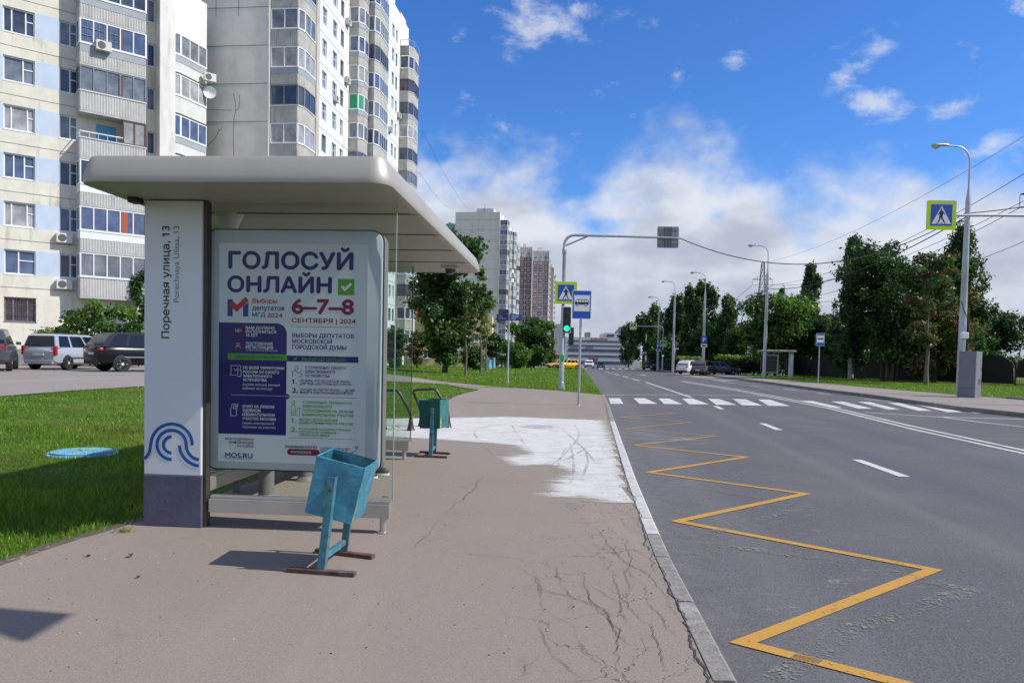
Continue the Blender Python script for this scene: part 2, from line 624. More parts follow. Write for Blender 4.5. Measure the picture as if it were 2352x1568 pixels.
# ------------------------------------------------------------------ ground materials
def road_mat():
    m = bpy.data.materials.new('road_asphalt')
    m.use_nodes = True
    t = NT(m.node_tree)
    out = t.n('ShaderNodeOutputMaterial')
    p = t.n('ShaderNodeBsdfPrincipled', ins={'Roughness': 0.82, 'Specular IOR Level': 0.35})
    t.put(out.inputs[0], p.outputs[0])
    co = t.n('ShaderNodeTexCoord').outputs['Object']
    fine = t.noise(co, 55.0, 5.0, 0.75).outputs[0]
    vor = t.n('ShaderNodeTexVoronoi', ins={'Vector': co, 'Scale': 75.0}).outputs['Distance']
    along = t.mapping(co, rot=(0, 0, RAD(5.4)), scale=(1.0, 0.045, 1.0))
    band = t.noise(along, 1.15, 4.0, 0.6).outputs[0]
    big = t.noise(co, 0.35, 5.0, 0.6).outputs[0]
    c = t.mix(t.ramp(fine, 0.28, 0.75), (0.056, 0.0555, 0.056), (0.150, 0.148, 0.146))
    c = t.mix(t.ramp(vor, 0.0, 0.22, 0.6, 0.0), c, (0.24, 0.236, 0.228))
    c = t.mix(t.ramp(band, 0.35, 0.7, 0.0, 0.55), c, (0.088, 0.090, 0.100))
    c = t.mix(t.ramp(big, 0.45, 0.72, 0.0, 0.45), c, (0.145, 0.142, 0.137))
    # sandy dust gathered along the kerb
    grain = t.noise(co, 30.0, 4.0, 0.8).outputs[0]
    c = t.mix(t.ramp(grain, 0.57, 0.72, 0.0, 0.55), c, (0.035, 0.035, 0.037))
    c = t.mix(t.ramp(grain, 0.42, 0.30, 0.0, 0.35), c, (0.26, 0.255, 0.245))
    sp = t.n('ShaderNodeSeparateXYZ', ins={0: co})
    dk = t.m('SUBTRACT', sp.outputs[0], t.m('MULTIPLY_ADD', sp.outputs[1], 0.1, 0.72))
    # tyre-polished tracks along the lane and a paler strip between bay and lane
    wt = t.m('ADD', dk, t.m('MULTIPLY', band, 0.5))
    for c0, hw_, col_, am in ((3.15, 0.30, (0.19, 0.185, 0.18), 0.20), (4.3, 0.42, (0.072, 0.074, 0.084), 0.45), (6.1, 0.42, (0.072, 0.074, 0.084), 0.40), (0.95, 0.45, (0.16, 0.157, 0.152), 0.30)):
        near = t.ramp(t.m('ABSOLUTE', t.m('SUBTRACT', wt, c0)), 0.0, hw_, am, 0.0)
        c = t.mix(near, c, col_)
    dn = t.noise(co, 5.0, 6.0, 0.7).outputs[0]
    dust = t.m('MULTIPLY', t.ramp(dk, 0.0, 0.85, 1.0, 0.0), t.ramp(dn, 0.35, 0.7, 0.15, 0.85))
    c = t.mix(t.m('MULTIPLY', dust, 0.45), c, (0.20, 0.185, 0.17))
    # scuffs of old white paint in the bus bay
    sc = t.noise(t.mapping(co, rot=(0, 0, RAD(-35)), scale=(1.0, 3.2, 1.0)), 4.2, 8.0, 0.72, 0.8).outputs[0]
    lay = t.noise(co, 0.9, 2.0).outputs[0]
    reg = t.m('MULTIPLY', t.ramp(dk, 0.05, 0.4, 0.0, 1.0), t.ramp(dk, 1.7, 2.6, 1.0, 0.0))
    reg = t.m('MULTIPLY', reg, t.ramp(sp.outputs[1], 16.0, 21.0, 1.0, 0.0))
    reg = t.m('MULTIPLY', reg, t.ramp(lay, 0.46, 0.62, 0.0, 1.0))
    c = t.mix(t.m('MULTIPLY', t.ramp(sc, 0.56, 0.70, 0.0, 0.42), reg), c, (0.44, 0.43, 0.41))
    t.put(p.inputs['Base Color'], c)
    bp = t.n('ShaderNodeBump', ins={'Strength': 0.5, 'Distance': 0.008, 'Height': t.m('ADD', fine, t.m('MULTIPLY', vor, 0.8))})
    t.put(p.inputs['Normal'], bp.outputs[0])
    return m


def pave_mat(name, col, cracks=True):
    m = bpy.data.materials.new(name)
    m.use_nodes = True
    t = NT(m.node_tree)
    out = t.n('ShaderNodeOutputMaterial')
    p = t.n('ShaderNodeBsdfPrincipled', ins={'Roughness': 0.85, 'Specular IOR Level': 0.3})
    t.put(out.inputs[0], p.outputs[0])
    co = t.n('ShaderNodeTexCoord').outputs['Object']
    fine = t.noise(co, 95.0, 5.0, 0.8).outputs[0]
    mid = t.noise(co, 14.0, 6.0, 0.6).outputs[0]
    big = t.noise(co, 0.55, 5.0, 0.6, 0.3).outputs[0]
    lo, hi = tuple(x * 0.70 for x in col), tuple(x * 1.24 for x in col)
    c = t.mix(t.ramp(fine, 0.30, 0.72), lo, hi)
    c = t.mix(t.ramp(mid, 0.45, 0.75, 0.0, 0.30), c, tuple(x * 0.80 for x in col))
    c = t.mix(t.ramp(big, 0.42, 0.70, 0.0, 0.42), c, (col[0] * 0.84, col[1] * 0.86, col[2] * 0.88))
    grain = t.noise(co, 38.0, 3.0, 0.8).outputs[0]
    c = t.mix(t.ramp(grain, 0.56, 0.70, 0.0, 0.35), c, tuple(x * 0.60 for x in col))
    c = t.mix(t.ramp(grain, 0.42, 0.28, 0.0, 0.30), c, tuple(min(1, x * 1.45) for x in col))
    drag = t.noise(t.mapping(co, rot=(0, 0, -0.1), scale=(1.0, 0.12, 1.0)), 1.1, 5.0, 0.6).outputs[0]
    c = t.mix(t.ramp(drag, 0.5, 0.72, 0.0, 0.38), c, (col[0] * 1.22, col[1] * 1.2, col[2] * 1.16))
    blot = t.noise(co, 2.3, 6.0, 0.65, 0.6).outputs[0]
    c = t.mix(t.ramp(blot, 0.60, 0.72, 0.0, 0.30), c, (col[0] * 0.66, col[1] * 0.66, col[2] * 0.67))
    h = t.m('ADD', fine, grain)
    # small bright grit and dark specks
    v1 = t.n('ShaderNodeTexVoronoi', ins={'Vector': co, 'Scale': 9.0})
    spot = t.ramp(v1.outputs['Distance'], 0.018, 0.05, 1.0, 0.0)
    sel = t.n('ShaderNodeSeparateColor', ins={0: v1.outputs['Color']})
    c = t.mix(t.m('MULTIPLY', spot, t.ramp(sel.outputs[0], 0.80, 0.84)), c, (0.55, 0.53, 0.50))
    c = t.mix(t.m('MULTIPLY', spot, t.ramp(sel.outputs[1], 0.86, 0.90)), c, (0.06, 0.05, 0.045))
    if cracks:
        sp = t.n('ShaderNodeSeparateXYZ', ins={0: co})
        dk = t.m('SUBTRACT', sp.outputs[0], t.m('MULTIPLY_ADD', sp.outputs[1], 0.09, 0.72))
        wob = t.n('ShaderNodeVectorMath', operation='SCALE', ins={0: t.noise(co, 2.1, 5.0, 0.65).outputs['Color']})
        wob.inputs['Scale'].default_value = 0.62
        cv_ = t.n('ShaderNodeVectorMath', operation='ADD', ins={0: t.mapping(co, rot=(0, 0, 0.5), scale=(1.25, 0.95, 0.0)), 1: wob.outputs[0]})
        vc = t.n('ShaderNodeTexVoronoi', feature='DISTANCE_TO_EDGE', ins={'Vector': cv_.outputs[0], 'Scale': 2.1}).outputs['Distance']
        brk = t.noise(co, 1.6, 3.0).outputs[0]
        zone = t.ramp(t.m('ADD', dk, t.m('MULTIPLY', brk, 1.3)), -0.65, 0.15)
        lines = t.m('MULTIPLY', t.ramp(vc, 0.0025, 0.0120, 1.0, 0.0), t.m('MULTIPLY', zone, t.ramp(brk, 0.40, 0.52)))
        c = t.mix(t.m('MULTIPLY', lines, 0.75), c, (0.06, 0.05, 0.045))
        h = t.m('SUBTRACT', h, t.m('MULTIPLY', lines, 2.5))
    t.put(p.inputs['Base Color'], c)
    bp = t.n('ShaderNodeBump', ins={'Strength': 0.40, 'Distance': 0.008, 'Height': h})
    t.put(p.inputs['Normal'], bp.outputs[0])
    return m


def lawn_mat():
    m = bpy.data.materials.new('lawn_turf')
    m.use_nodes = True
    t = NT(m.node_tree)
    out = t.n('ShaderNodeOutputMaterial')
    p = t.n('ShaderNodeBsdfPrincipled', ins={'Roughness': 0.9, 'Specular IOR Level': 0.2})
    t.put(out.inputs[0], p.outputs[0])
    co = t.n('ShaderNodeTexCoord').outputs['Object']
    a = t.noise(co, 28.0, 6.0, 0.75).outputs[0]
    b = t.noise(co, 0.7, 5.0, 0.65, 0.5).outputs[0]
    c = t.mix(t.ramp(a, 0.28, 0.74), (0.030, 0.070, 0.006), (0.12, 0.22, 0.018))
    c = t.mix(t.ramp(b, 0.46, 0.72, 0.0, 0.55), c, (0.13, 0.185, 0.025))
    t.put(p.inputs['Base Color'], c)
    bp = t.n('ShaderNodeBump', ins={'Strength': 0.9, 'Distance': 0.05, 'Height': a})
    t.put(p.inputs['Normal'], bp.outputs[0])
    return m


def paint_mat(name, col, worn=0.5, dark=(0.09, 0.09, 0.09), scale=9.0):
    """road paint worn through to the surface below"""
    m = bpy.data.materials.new(name)
    m.use_nodes = True
    t = NT(m.node_tree)
    out = t.n('ShaderNodeOutputMaterial')
    p = t.n('ShaderNodeBsdfPrincipled', ins={'Roughness': 0.7, 'Specular IOR Level': 0.35})
    co = t.n('ShaderNodeTexCoord').outputs['Object']
    nz = t.noise(co, scale, 8.0, 0.72).outputs[0]
    n2 = t.noise(co, 1.3, 3.0).outputs[0]
    v = t.m('ADD', t.m('MULTIPLY', nz, 0.75), t.m('MULTIPLY', n2, 0.25))
    f = t.ramp(v, 0.62 - worn * 0.28, 0.76 - worn * 0.28, 0.0, 1.0)
    t.put(p.inputs['Base Color'], t.mix(t.ramp(nz, 0.3, 0.7), tuple(x * 0.88 for x in col), col))
    tr = t.n('ShaderNodeBsdfTransparent')
    mx = t.n('ShaderNodeMixShader', ins={0: f, 1: p.outputs[0], 2: tr.outputs[0]})
    t.put(out.inputs[0], mx.outputs[0])
    return m


ROAD = road_mat()
PAVE = pave_mat('pavement_asphalt', (0.262, 0.219, 0.180))
PAVE2 = pave_mat('path_asphalt', (0.275, 0.236, 0.204), False)
LOTM = pave_mat('parking_asphalt', (0.27, 0.238, 0.215), False)
LAWN = lawn_mat()
KERB = mat('kerb_stone', (0.225, 0.203, 0.182), 0.85, 0.25, 14, bump=0.5, bscale=60, stain=(0.44, 0.42, 0.40), stain_amt=0.55, stain_scale=3)
KERBW = mat('kerb_whitewash', (0.47, 0.455, 0.435), 0.8, 0.16, 9, bump=0.3, bscale=60, stain=(0.33, 0.30, 0.28), stain_amt=0.8, stain_scale=5)
YELLOW = paint_mat('yellow_road_paint', (0.50, 0.265, 0.045), 0.34, scale=34)
WHITEP = paint_mat('white_road_paint', (0.58, 0.57, 0.53), 0.36, scale=22)
OLDP = paint_mat('faded_road_paint', (0.25, 0.24, 0.195), 0.88, scale=38)
OLDP2 = paint_mat('faded_white_paint', (0.40, 0.395, 0.38), 0.90, scale=34)

# ------------------------------------------------------------------ the ground and everything laid on it
def sheet(name, pts, off, m, cut=True, kind='structure', parent=None, cell=None):
    bm = bmesh.new()
    vs = [bm.verts.new((x, y, 0)) for x, y in pts]
    bm.faces.new(vs)
    bmesh.ops.triangulate(bm, faces=bm.faces)
    if cut:
        xs, ys = [p[0] for p in pts], [p[1] for p in pts]
        cuts = [((0, y, 0), (0, 1, 0)) for y in (10, 20, 30, 40, 50, 55, 60, 65, 70, 75, 80, 85, 90, 95, 100, 105, 110, 120, 140, 170, 220, 300, 420)]
        cuts += [((x, 0, 0), (1, 0, 0)) for x in (-4.5, -6, -7.5, -9, -10.5, -12, -13.5, -15, -16.5)]
        for co, no in cuts:
            if (no[1] and min(ys) < co[1] < max(ys)) or (no[0] and min(xs) < co[0] < max(xs)):
                bmesh.ops.bisect_plane(bm, geom=bm.verts[:] + bm.edges[:] + bm.faces[:], dist=1e-5, plane_co=co, plane_no=no)
    for v in bm.verts:
        v.co.z = G(v.co.x, v.co.y) + off
    bmesh.ops.recalc_face_normals(bm, faces=bm.faces)
    for f in bm.faces:
        if f.normal.z < 0:
            f.normal_flip()
    me = bpy.data.meshes.new(name)
    bm.to_mesh(me)
    bm.free()
    me.materials.append(m)
    o = link(name, me, parent)
    if parent is None and kind:
        o['kind'] = kind
    return o


def lerp_tab(tab, y):
    if y <= tab[0][0]:
        a, b = tab[0], tab[1]
    elif y >= tab[-1][0]:
        a, b = tab[-2], tab[-1]
    else:
        for a, b in zip(tab, tab[1:]):
            if a[0] <= y <= b[0]:
                break
    return a[1] + (b[1] - a[1]) * (y - a[0]) / (b[0] - a[0])


KLT = [(3.3, 1.06), (5.4, 1.20), (6.72, 1.32), (8.9, 1.53), (13.9, 2.06), (22.8, 3.02), (29.6, 3.70), (83, 8.3), (300, 27.5), (700, 62)]
KRT = [(10, 16.9), (22.8, 15.9), (26.0, 15.6), (34, 16.6), (40, 16.95), (66, 19.4), (100, 22.6), (130, 25.4), (300, 41), (700, 77)]
KL = lambda y: lerp_tab(KLT, y)
KR = lambda y: lerp_tab(KRT, y)
RZ = -0.12
YS = [-12, 0, 2, 3.3, 4.4, 5.4, 6.1, 6.72, 7.8, 8.9, 11, 13.9, 18, 22.8, 26, 29.6, 34, 40, 48, 56, 66, 75, 83, 91, 100, 115, 130, 160, 200, 250, 300, 360, 420]

# the ground below everything, out to the horizon
gxs = [-900, -400, -200, -110, -70, -45, -30, -22] + [-18 + 1.5 * i for i in range(10)] + [-3, 10, 25, 45, 80, 140, 260, 500, 900]
gys = [-60, -20, 0, 20, 40, 50, 55, 60, 65, 70, 75, 80, 85, 90, 95, 100, 110, 130, 160, 200, 260, 330, 420, 700, 1300]
mb = MB()
mb.add([(x, y, G(x, y) - 0.19) for y in gys for x in gxs],
       [(j * len(gxs) + i, j * len(gxs) + i + 1, (j + 1) * len(gxs) + i + 1, (j + 1) * len(gxs) + i) for j in range(len(gys) - 1) for i in range(len(gxs) - 1)])
o = mb.build('ground', mat('bare_ground', (0.09, 0.12, 0.035), 0.9, 0.4, 0.6))
o['kind'] = 'structure'
sheet('road', [(KL(y) - 0.1, y) for y in YS] + [(KR(y) + 0.1, y) for y in reversed(YS)], RZ, ROAD)
# the branch road and parking bay that leave to the right
sheet('parking_bay', [at(x, y) for x, y in ((1552, 858), (1660, 872.5), (1830, 862), (1835, 854), (1660, 851), (1560, 850))], -0.13 + 0.016, LOTM)


def pav_left(y):
    return lerp_tab([(-6, -4.4), (3, -3.62), (4.93, -3.43), (5.33, -3.38), (5.74, -3.3), (6.3, -3.16), (8, -2.95), (12, -2.5), (14.2, -2.27), (18.7, -2.1), (22, -2.12), (25.8, -2.05), (28, -1.85), (31, -1.42), (33.3, -1.0)], y)


PYS = [-6, 0, 3, 4.93, 5.33, 5.74, 6.3, 8, 10, 12, 14.2, 16, 18.7, 22, 25.8, 28, 31, 33.3]
KW = 0.115                                   # width of the kerb stones
edge_r = [(KL(y) - KW, y) for y in (-6, 0, 2, 3.3, 4.4, 5.4, 6.1, 6.72, 7.8, 8.9, 11, 13.9, 18, 22.8, 26, 29.3)]
top_edge = [at(1383, 907), at(1282, 897), at(1167, 889.5), at(1117, 886)]
pavement = sheet('pavement', [(pav_left(y), y) for y in PYS] + top_edge[::-1] + edge_r[::-1], 0.0, PAVE)
sheet('path', [at(x, y) for x, y in ((1180, 891), (1180, 899), (1110, 896), (1060, 889), (1022, 881.5), (944, 877.5), (888, 875), (700, 866), (560, 862), (560, 853), (700, 853), (888, 859), (942, 865), (1026, 877), (1117, 886))], -0.004, PAVE2)
# lawns
lawn_pts = [(pav_left(y) - 0.0, y) for y in PYS if y >= -6]
LOT_EDGE = [at(x, y) for x, y in ((330, 886), (165, 896), (0, 909))]
lawnA = [(pav_left(y), y) for y in PYS] + [at(1090, 889.5), at(1022, 880.5), at(944, 877), at(888, 875), at(700, 866), at(560, 862)] + LOT_EDGE + [(-24, 15.5), (-30, -6)]
sheet('lawn', lawnA, -0.03, LAWN)
lawnB = [at(x, y) for x, y in ((560, 853), (700, 853), (888, 859), (942, 865), (1026, 877), (1117, 886), (1167, 889.5), (1282, 897), (1383, 907))] + \
        [(KL(y) - 0.05, y) for y in (34, 42, 52, 62, 72, 83, 95, 110, 130)] + [(KL(140) - 14, 140), (-20, 140), (-34, 100), (-30, 80), (-22, 58)]
sheet('lawn', lawnB, -0.03, LAWN)
sheet('parking_lot', LOT_EDGE + [(-40, 9), (-60, 30), (-40, 47), (-27, 46), (-20, 52), at(560, 853)], -0.006, LOTM)

# right pavement, verge and lawn
def pav_r(y):
    return KR(y) + lerp_tab([(10, 6.6), (25, 7.0), (33, 5.6), (42, 4.4), (52, 3.4), (60, 3.0), (66, 2.8), (300, 2.8)], y)


RYS = [10, 18, 22.8, 26, 30, 34, 40, 48, 56, 62, 66, 70, 75, 80, 85]
mpave_r = sheet('pavement', [(KR(y) + KW, y) for y in RYS] + [(pav_r(y), y) for y in reversed(RYS)], 0.02, PAVE2)
RYF = [112, 130, 160, 200, 250, 300]
sheet('pavement', [(KR(y) + KW, y) for y in RYF] + [(KR(y) + 3, y) for y in reversed(RYF)], 0.02, PAVE2)
sheet('lawn', [(pav_r(y) - 0.02, y) for y in RYS] + [(60, 92), (75, 40), (60, 10)], 0.03, LAWN)
sheet('lawn', [(KR(y) + 3, y) for y in RYF] + [(KR(y) + 45, y) for y in reversed(RYF)], 0.02, LAWN)


def kerb(name, fn, ys, side, top, white=None):
    """a run of kerb stones, joints every metre"""
    mb = MB()
    dense = []
    for a, b in zip(ys, ys[1:]):
        n = max(1, int((b - a) / 1.0)) if b < 45 else 1
        dense += [a + (b - a) * i / n for i in range(n)]
    dense.append(ys[-1])
    for i, (a, b) in enumerate(zip(dense, dense[1:])):
        g = min(0.012, (b - a) * 0.1)
        a2, b2 = a + g, b - g
        for yy in ((a2, b2),):
            pa, pb = fn(a2), fn(b2)
            ch = 0.02
            ring = []
            for (x, y) in ((pa, a2), (pb, b2)):
                z = G(x, y)
                ring.append([(x + side * KW, y, z + top - 0.3), (x + side * KW, y, z + top), (x + side * ch, y, z + top), (x, y, z + top - ch), (x, y, z + RZ - 0.1)])
            b0 = len(mb.v)
            mi = 1 if (white and white[0] < (a + b) / 2 < white[1]) else 0
            mb.add(ring[0] + ring[1], [(k, k + 1, k + 6, k + 5) for k in range(4)] + [(0, 4, 3, 2, 1), (5, 6, 7, 8, 9)], mi)
    o = mb.build(name, [KERB, KERBW], fixn=True)
    o['kind'] = 'structure'
    return o


kerb('kerb', KL, [y for y in YS if -6 <= y <= 30.5] if False else [-6, 0, 2, 3.3, 4.4, 5.4, 6.1, 6.72, 7.8, 8.9, 11, 13.9, 18, 22.8, 26, 29.4], -1, 0.006, (6.1, 17.3))
kerb('kerb', KR, [y for y in YS if 10 <= y <= 66] + [72, 80, 85], 1, 0.03)
kerb('kerb', KR, RYF, 1, 0.03)
kerb('kerb', lambda y: pav_r(y) - 0.02, [10, 14, 18, 22.8, 26, 30, 33], 1, 0.10)

# road markings
RO = RZ + 0.006
zr = lambda x, y: G(x, y) + RO


def marks(name, strips, m, quads=(), off=RO):
    mb = MB()
    zf = lambda x, y: G(x, y) + off
    for pts, wd in strips:
        W = [at(x, y, off) for x, y in pts]
        if len(W) == 2:
            (xa, ya), (xb, yb) = W
            n = max(1, int(abs(yb - ya) / 8))
            W = [(xa + (xb - xa) * i / n, ya + (yb - ya) * i / n) for i in range(n + 1)]
        mb.strip(W, wd, zf)
    for q in quads:
        mb.poly([(x, y, zf(x, y)) for x, y in (at(px, py, off) for px, py in q)][::-1])
    o = mb.build(name, m)
    o['kind'] = 'structure'
    return o


ZIG = [(2760, 1745), (1706, 1474), (2143, 1307), (1556, 1196), (1850, 1133), (1490, 1084), (1713, 1049), (1457, 1022), (1640, 1001), (1436, 985), (1585, 969), (1424, 958), (1552, 948), (1422, 948)]
marks('zigzag_marking', [(ZIG[:8], 0.097)], YELLOW)
marks('zigzag_marking', [(ZIG[7:], 0.085)], paint_mat('worn_yellow_paint', (0.44, 0.255, 0.075), 0.50, scale=26))
# an older zigzag, almost worn away, a little nearer than the new one
marks('faded_zigzag_marking', [([(1780, 1560), (1960, 1440), (2225, 1356), (1960, 1290), (1600, 1245)], 0.14), ([(1640, 1220), (1862, 1160), (1560, 1114)], 0.12),
                        ([(1600, 1160), (1740, 1064), (1500, 1044)], 0.12)], OLDP)
marks('faded_zigzag_marking', [([(1490, 1034), (1640, 1014), (1440, 992), (1560, 1010)], 0.22), ([(1650, 1012), (1450, 1006)], 0.16)], OLDP2)
marks('lane_marking', [([(2078, 1094), (1968, 1055)], 0.16), ([(1790, 987), (1750, 971.5)], 0.16), ([(1659, 939.5), (1643, 932)], 0.16),
                       ([(1588, 912.5), (1483, 877.3)], 0.15), ([(1470, 874), (1452, 869.5)], 0.15), ([(1444, 867), (1430, 863.5)], 0.15), ([(1423, 861.5), (1410, 858)], 0.15), ([(1407, 857.4), (1388, 853)], 0.15),
                       ([(1347, 847.5), (1337, 842)], 0.2)], WHITEP)
marks('centre_marking', [([(2400, 1052), (2352, 1041), (2100, 986), (1900, 936.5), (1688, 896), (1590, 880.2), (1475, 861), (1430, 851.5), (1388, 841.5)], 0.13),
                         ([(2400, 1044.5), (2352, 1033.5), (2100, 979.5), (1900, 932), (1688, 893.2), (1590, 878.3), (1475, 859.8)], 0.13)], WHITEP)
marks('far_lane_marking', [([(2050, 922), (1986, 916)], 0.14), ([(1912, 906.5), (1875, 902)], 0.14), ([(1830, 896), (1800, 892.2)], 0.14), ([(1752, 888), (1722, 885)], 0.14), ([(1688, 880), (1660, 877)], 0.14),
                           ([(2352, 980), (2250, 969), (2160, 957)], 0.13)], WHITEP)
marks('stop_marking', [([(1384, 906.5), (1480, 906), (1600, 906.5), (1752, 909)], 0.17), ([(1985, 946.5), (2150, 957), (2352, 962)], 0.17)], WHITEP)
XW = [((1398, 914), (1424, 914), (1432, 927), (1402, 927)), ((1455, 914), (1481, 914), (1510, 927), (1469, 927)), ((1512, 914.5), (1537, 915), (1568, 928), (1525, 927)),
      ((1567, 915), (1592, 915), (1628, 928), (1583, 928)), ((1626, 915.5), (1652, 916), (1692, 929.5), (1645, 929)), ((1683, 916), (1712, 916.5), (1752, 931), (1705, 930)),
      ((1741, 917), (1768, 917.5), (1815, 932), (1765, 931.5)), ((1840, 920), (1866, 920.5), (1936, 936), (1908, 935.5)), ((1908, 921.5), (1938, 922), (2004, 938), (1972, 938)),
      ((1970, 922.5), (1998, 923), (2068, 940), (2040, 940)), ((2038, 924.5), (2066, 925), (2142, 943), (2110, 943)), ((2092, 926), (2122, 926.5), (2212, 946), (2176, 946)), ((2150, 930), (2176, 930.5), (2282, 949), (2240, 948))]
marks('crosswalk', [], WHITEP, XW)
marks('far_crosswalk', [], WHITEP, [((1376 + 14 * i + 2 * (i % 2), 846.2), (1383 + 14 * i, 846.2), (1385 + 15 * i, 847.8), (1377 + 15 * i, 847.8)) for i in range(9)])

# whitewashed patch on the pavement
def white_patch_mat():
    m = bpy.data.materials.new('whitewash')
    m.use_nodes = True
    t = NT(m.node_tree)
    out = t.n('ShaderNodeOutputMaterial')
    p = t.n('ShaderNodeBsdfPrincipled', ins={'Roughness': 0.8, 'Specular IOR Level': 0.3})
    co = t.n('ShaderNodeTexCoord').outputs['Object']
    a = t.noise(co, 3.0, 7.0, 0.7, 0.5).outputs[0]
    f = t.noise(co, 80.0, 4.0, 0.7).outputs[0]
    st = t.noise(t.mapping(co, rot=(0, 0, 0.15), scale=(0.25, 2.2, 1)), 3.0, 6.0, 0.7).outputs[0]
    c = t.mix(t.ramp(a, 0.35, 0.75), (0.57, 0.55, 0.52), (0.43, 0.405, 0.375))
    c = t.mix(t.ramp(st, 0.56, 0.72, 0.0, 0.5), c, (0.34, 0.31, 0.29))
    c = t.mix(t.ramp(f, 0.56, 0.78, 0.0, 0.35), c, (0.30, 0.28, 0.26))
    wob = t.n('ShaderNodeVectorMath', operation='SCALE', ins={0: t.noise(co, 2.1, 5.0, 0.65).outputs['Color']})
    wob.inputs['Scale'].default_value = 0.62
    cv_ = t.n('ShaderNodeVectorMath', operation='ADD', ins={0: t.mapping(co, rot=(0, 0, 0.5), scale=(1.25, 0.95, 0.0)), 1: wob.outputs[0]})
    vc = t.n('ShaderNodeTexVoronoi', feature='DISTANCE_TO_EDGE', ins={'Vector': cv_.outputs[0], 'Scale': 2.1}).outputs['Distance']
    sp = t.n('ShaderNodeSeparateXYZ', ins={0: co})
    dk = t.m('SUBTRACT', sp.outputs[0], t.m('MULTIPLY_ADD', sp.outputs[1], 0.1, 0.72))
    brk = t.noise(co, 1.6, 3.0).outputs[0]
    zone = t.ramp(t.m('ADD', dk, t.m('MULTIPLY', brk, 1.0)), -0.35, 0.15)
    lines = t.m('MULTIPLY', t.ramp(vc, 0.0025, 0.0120, 1.0, 0.0), t.m('MULTIPLY', zone, t.ramp(brk, 0.42, 0.56)))
    c = t.mix(t.m('MULTIPLY', lines, 0.9), c, (0.05, 0.045, 0.042))
    t.put(p.inputs['Base Color'], c)
    # the brushed rim: coverage falls off where the coat was thin
    ex = t.noise(t.mapping(co, scale=(0.55, 2.6, 1)), 2.6, 7.0, 0.7).outputs[0]
    col = t.n('ShaderNodeVertexColor')
    col.layer_name = 'cover'
    grit = t.noise(co, 45.0, 4.0, 0.8).outputs[0]
    cov = t.ramp(t.m('ADD', t.m('ADD', col.outputs[0], t.m('MULTIPLY', t.m('SUBTRACT', ex, 0.5), 1.5)), t.m('MULTIPLY', t.m('SUBTRACT', grit, 0.5), 0.9)), 0.30, 0.72)
    tr = t.n('ShaderNodeBsdfTransparent')
    mx = t.n('ShaderNodeMixShader', ins={0: cov, 1: tr.outputs[0], 2: p.outputs[0]})
    t.put(out.inputs[0], mx.outputs[0])
    return m


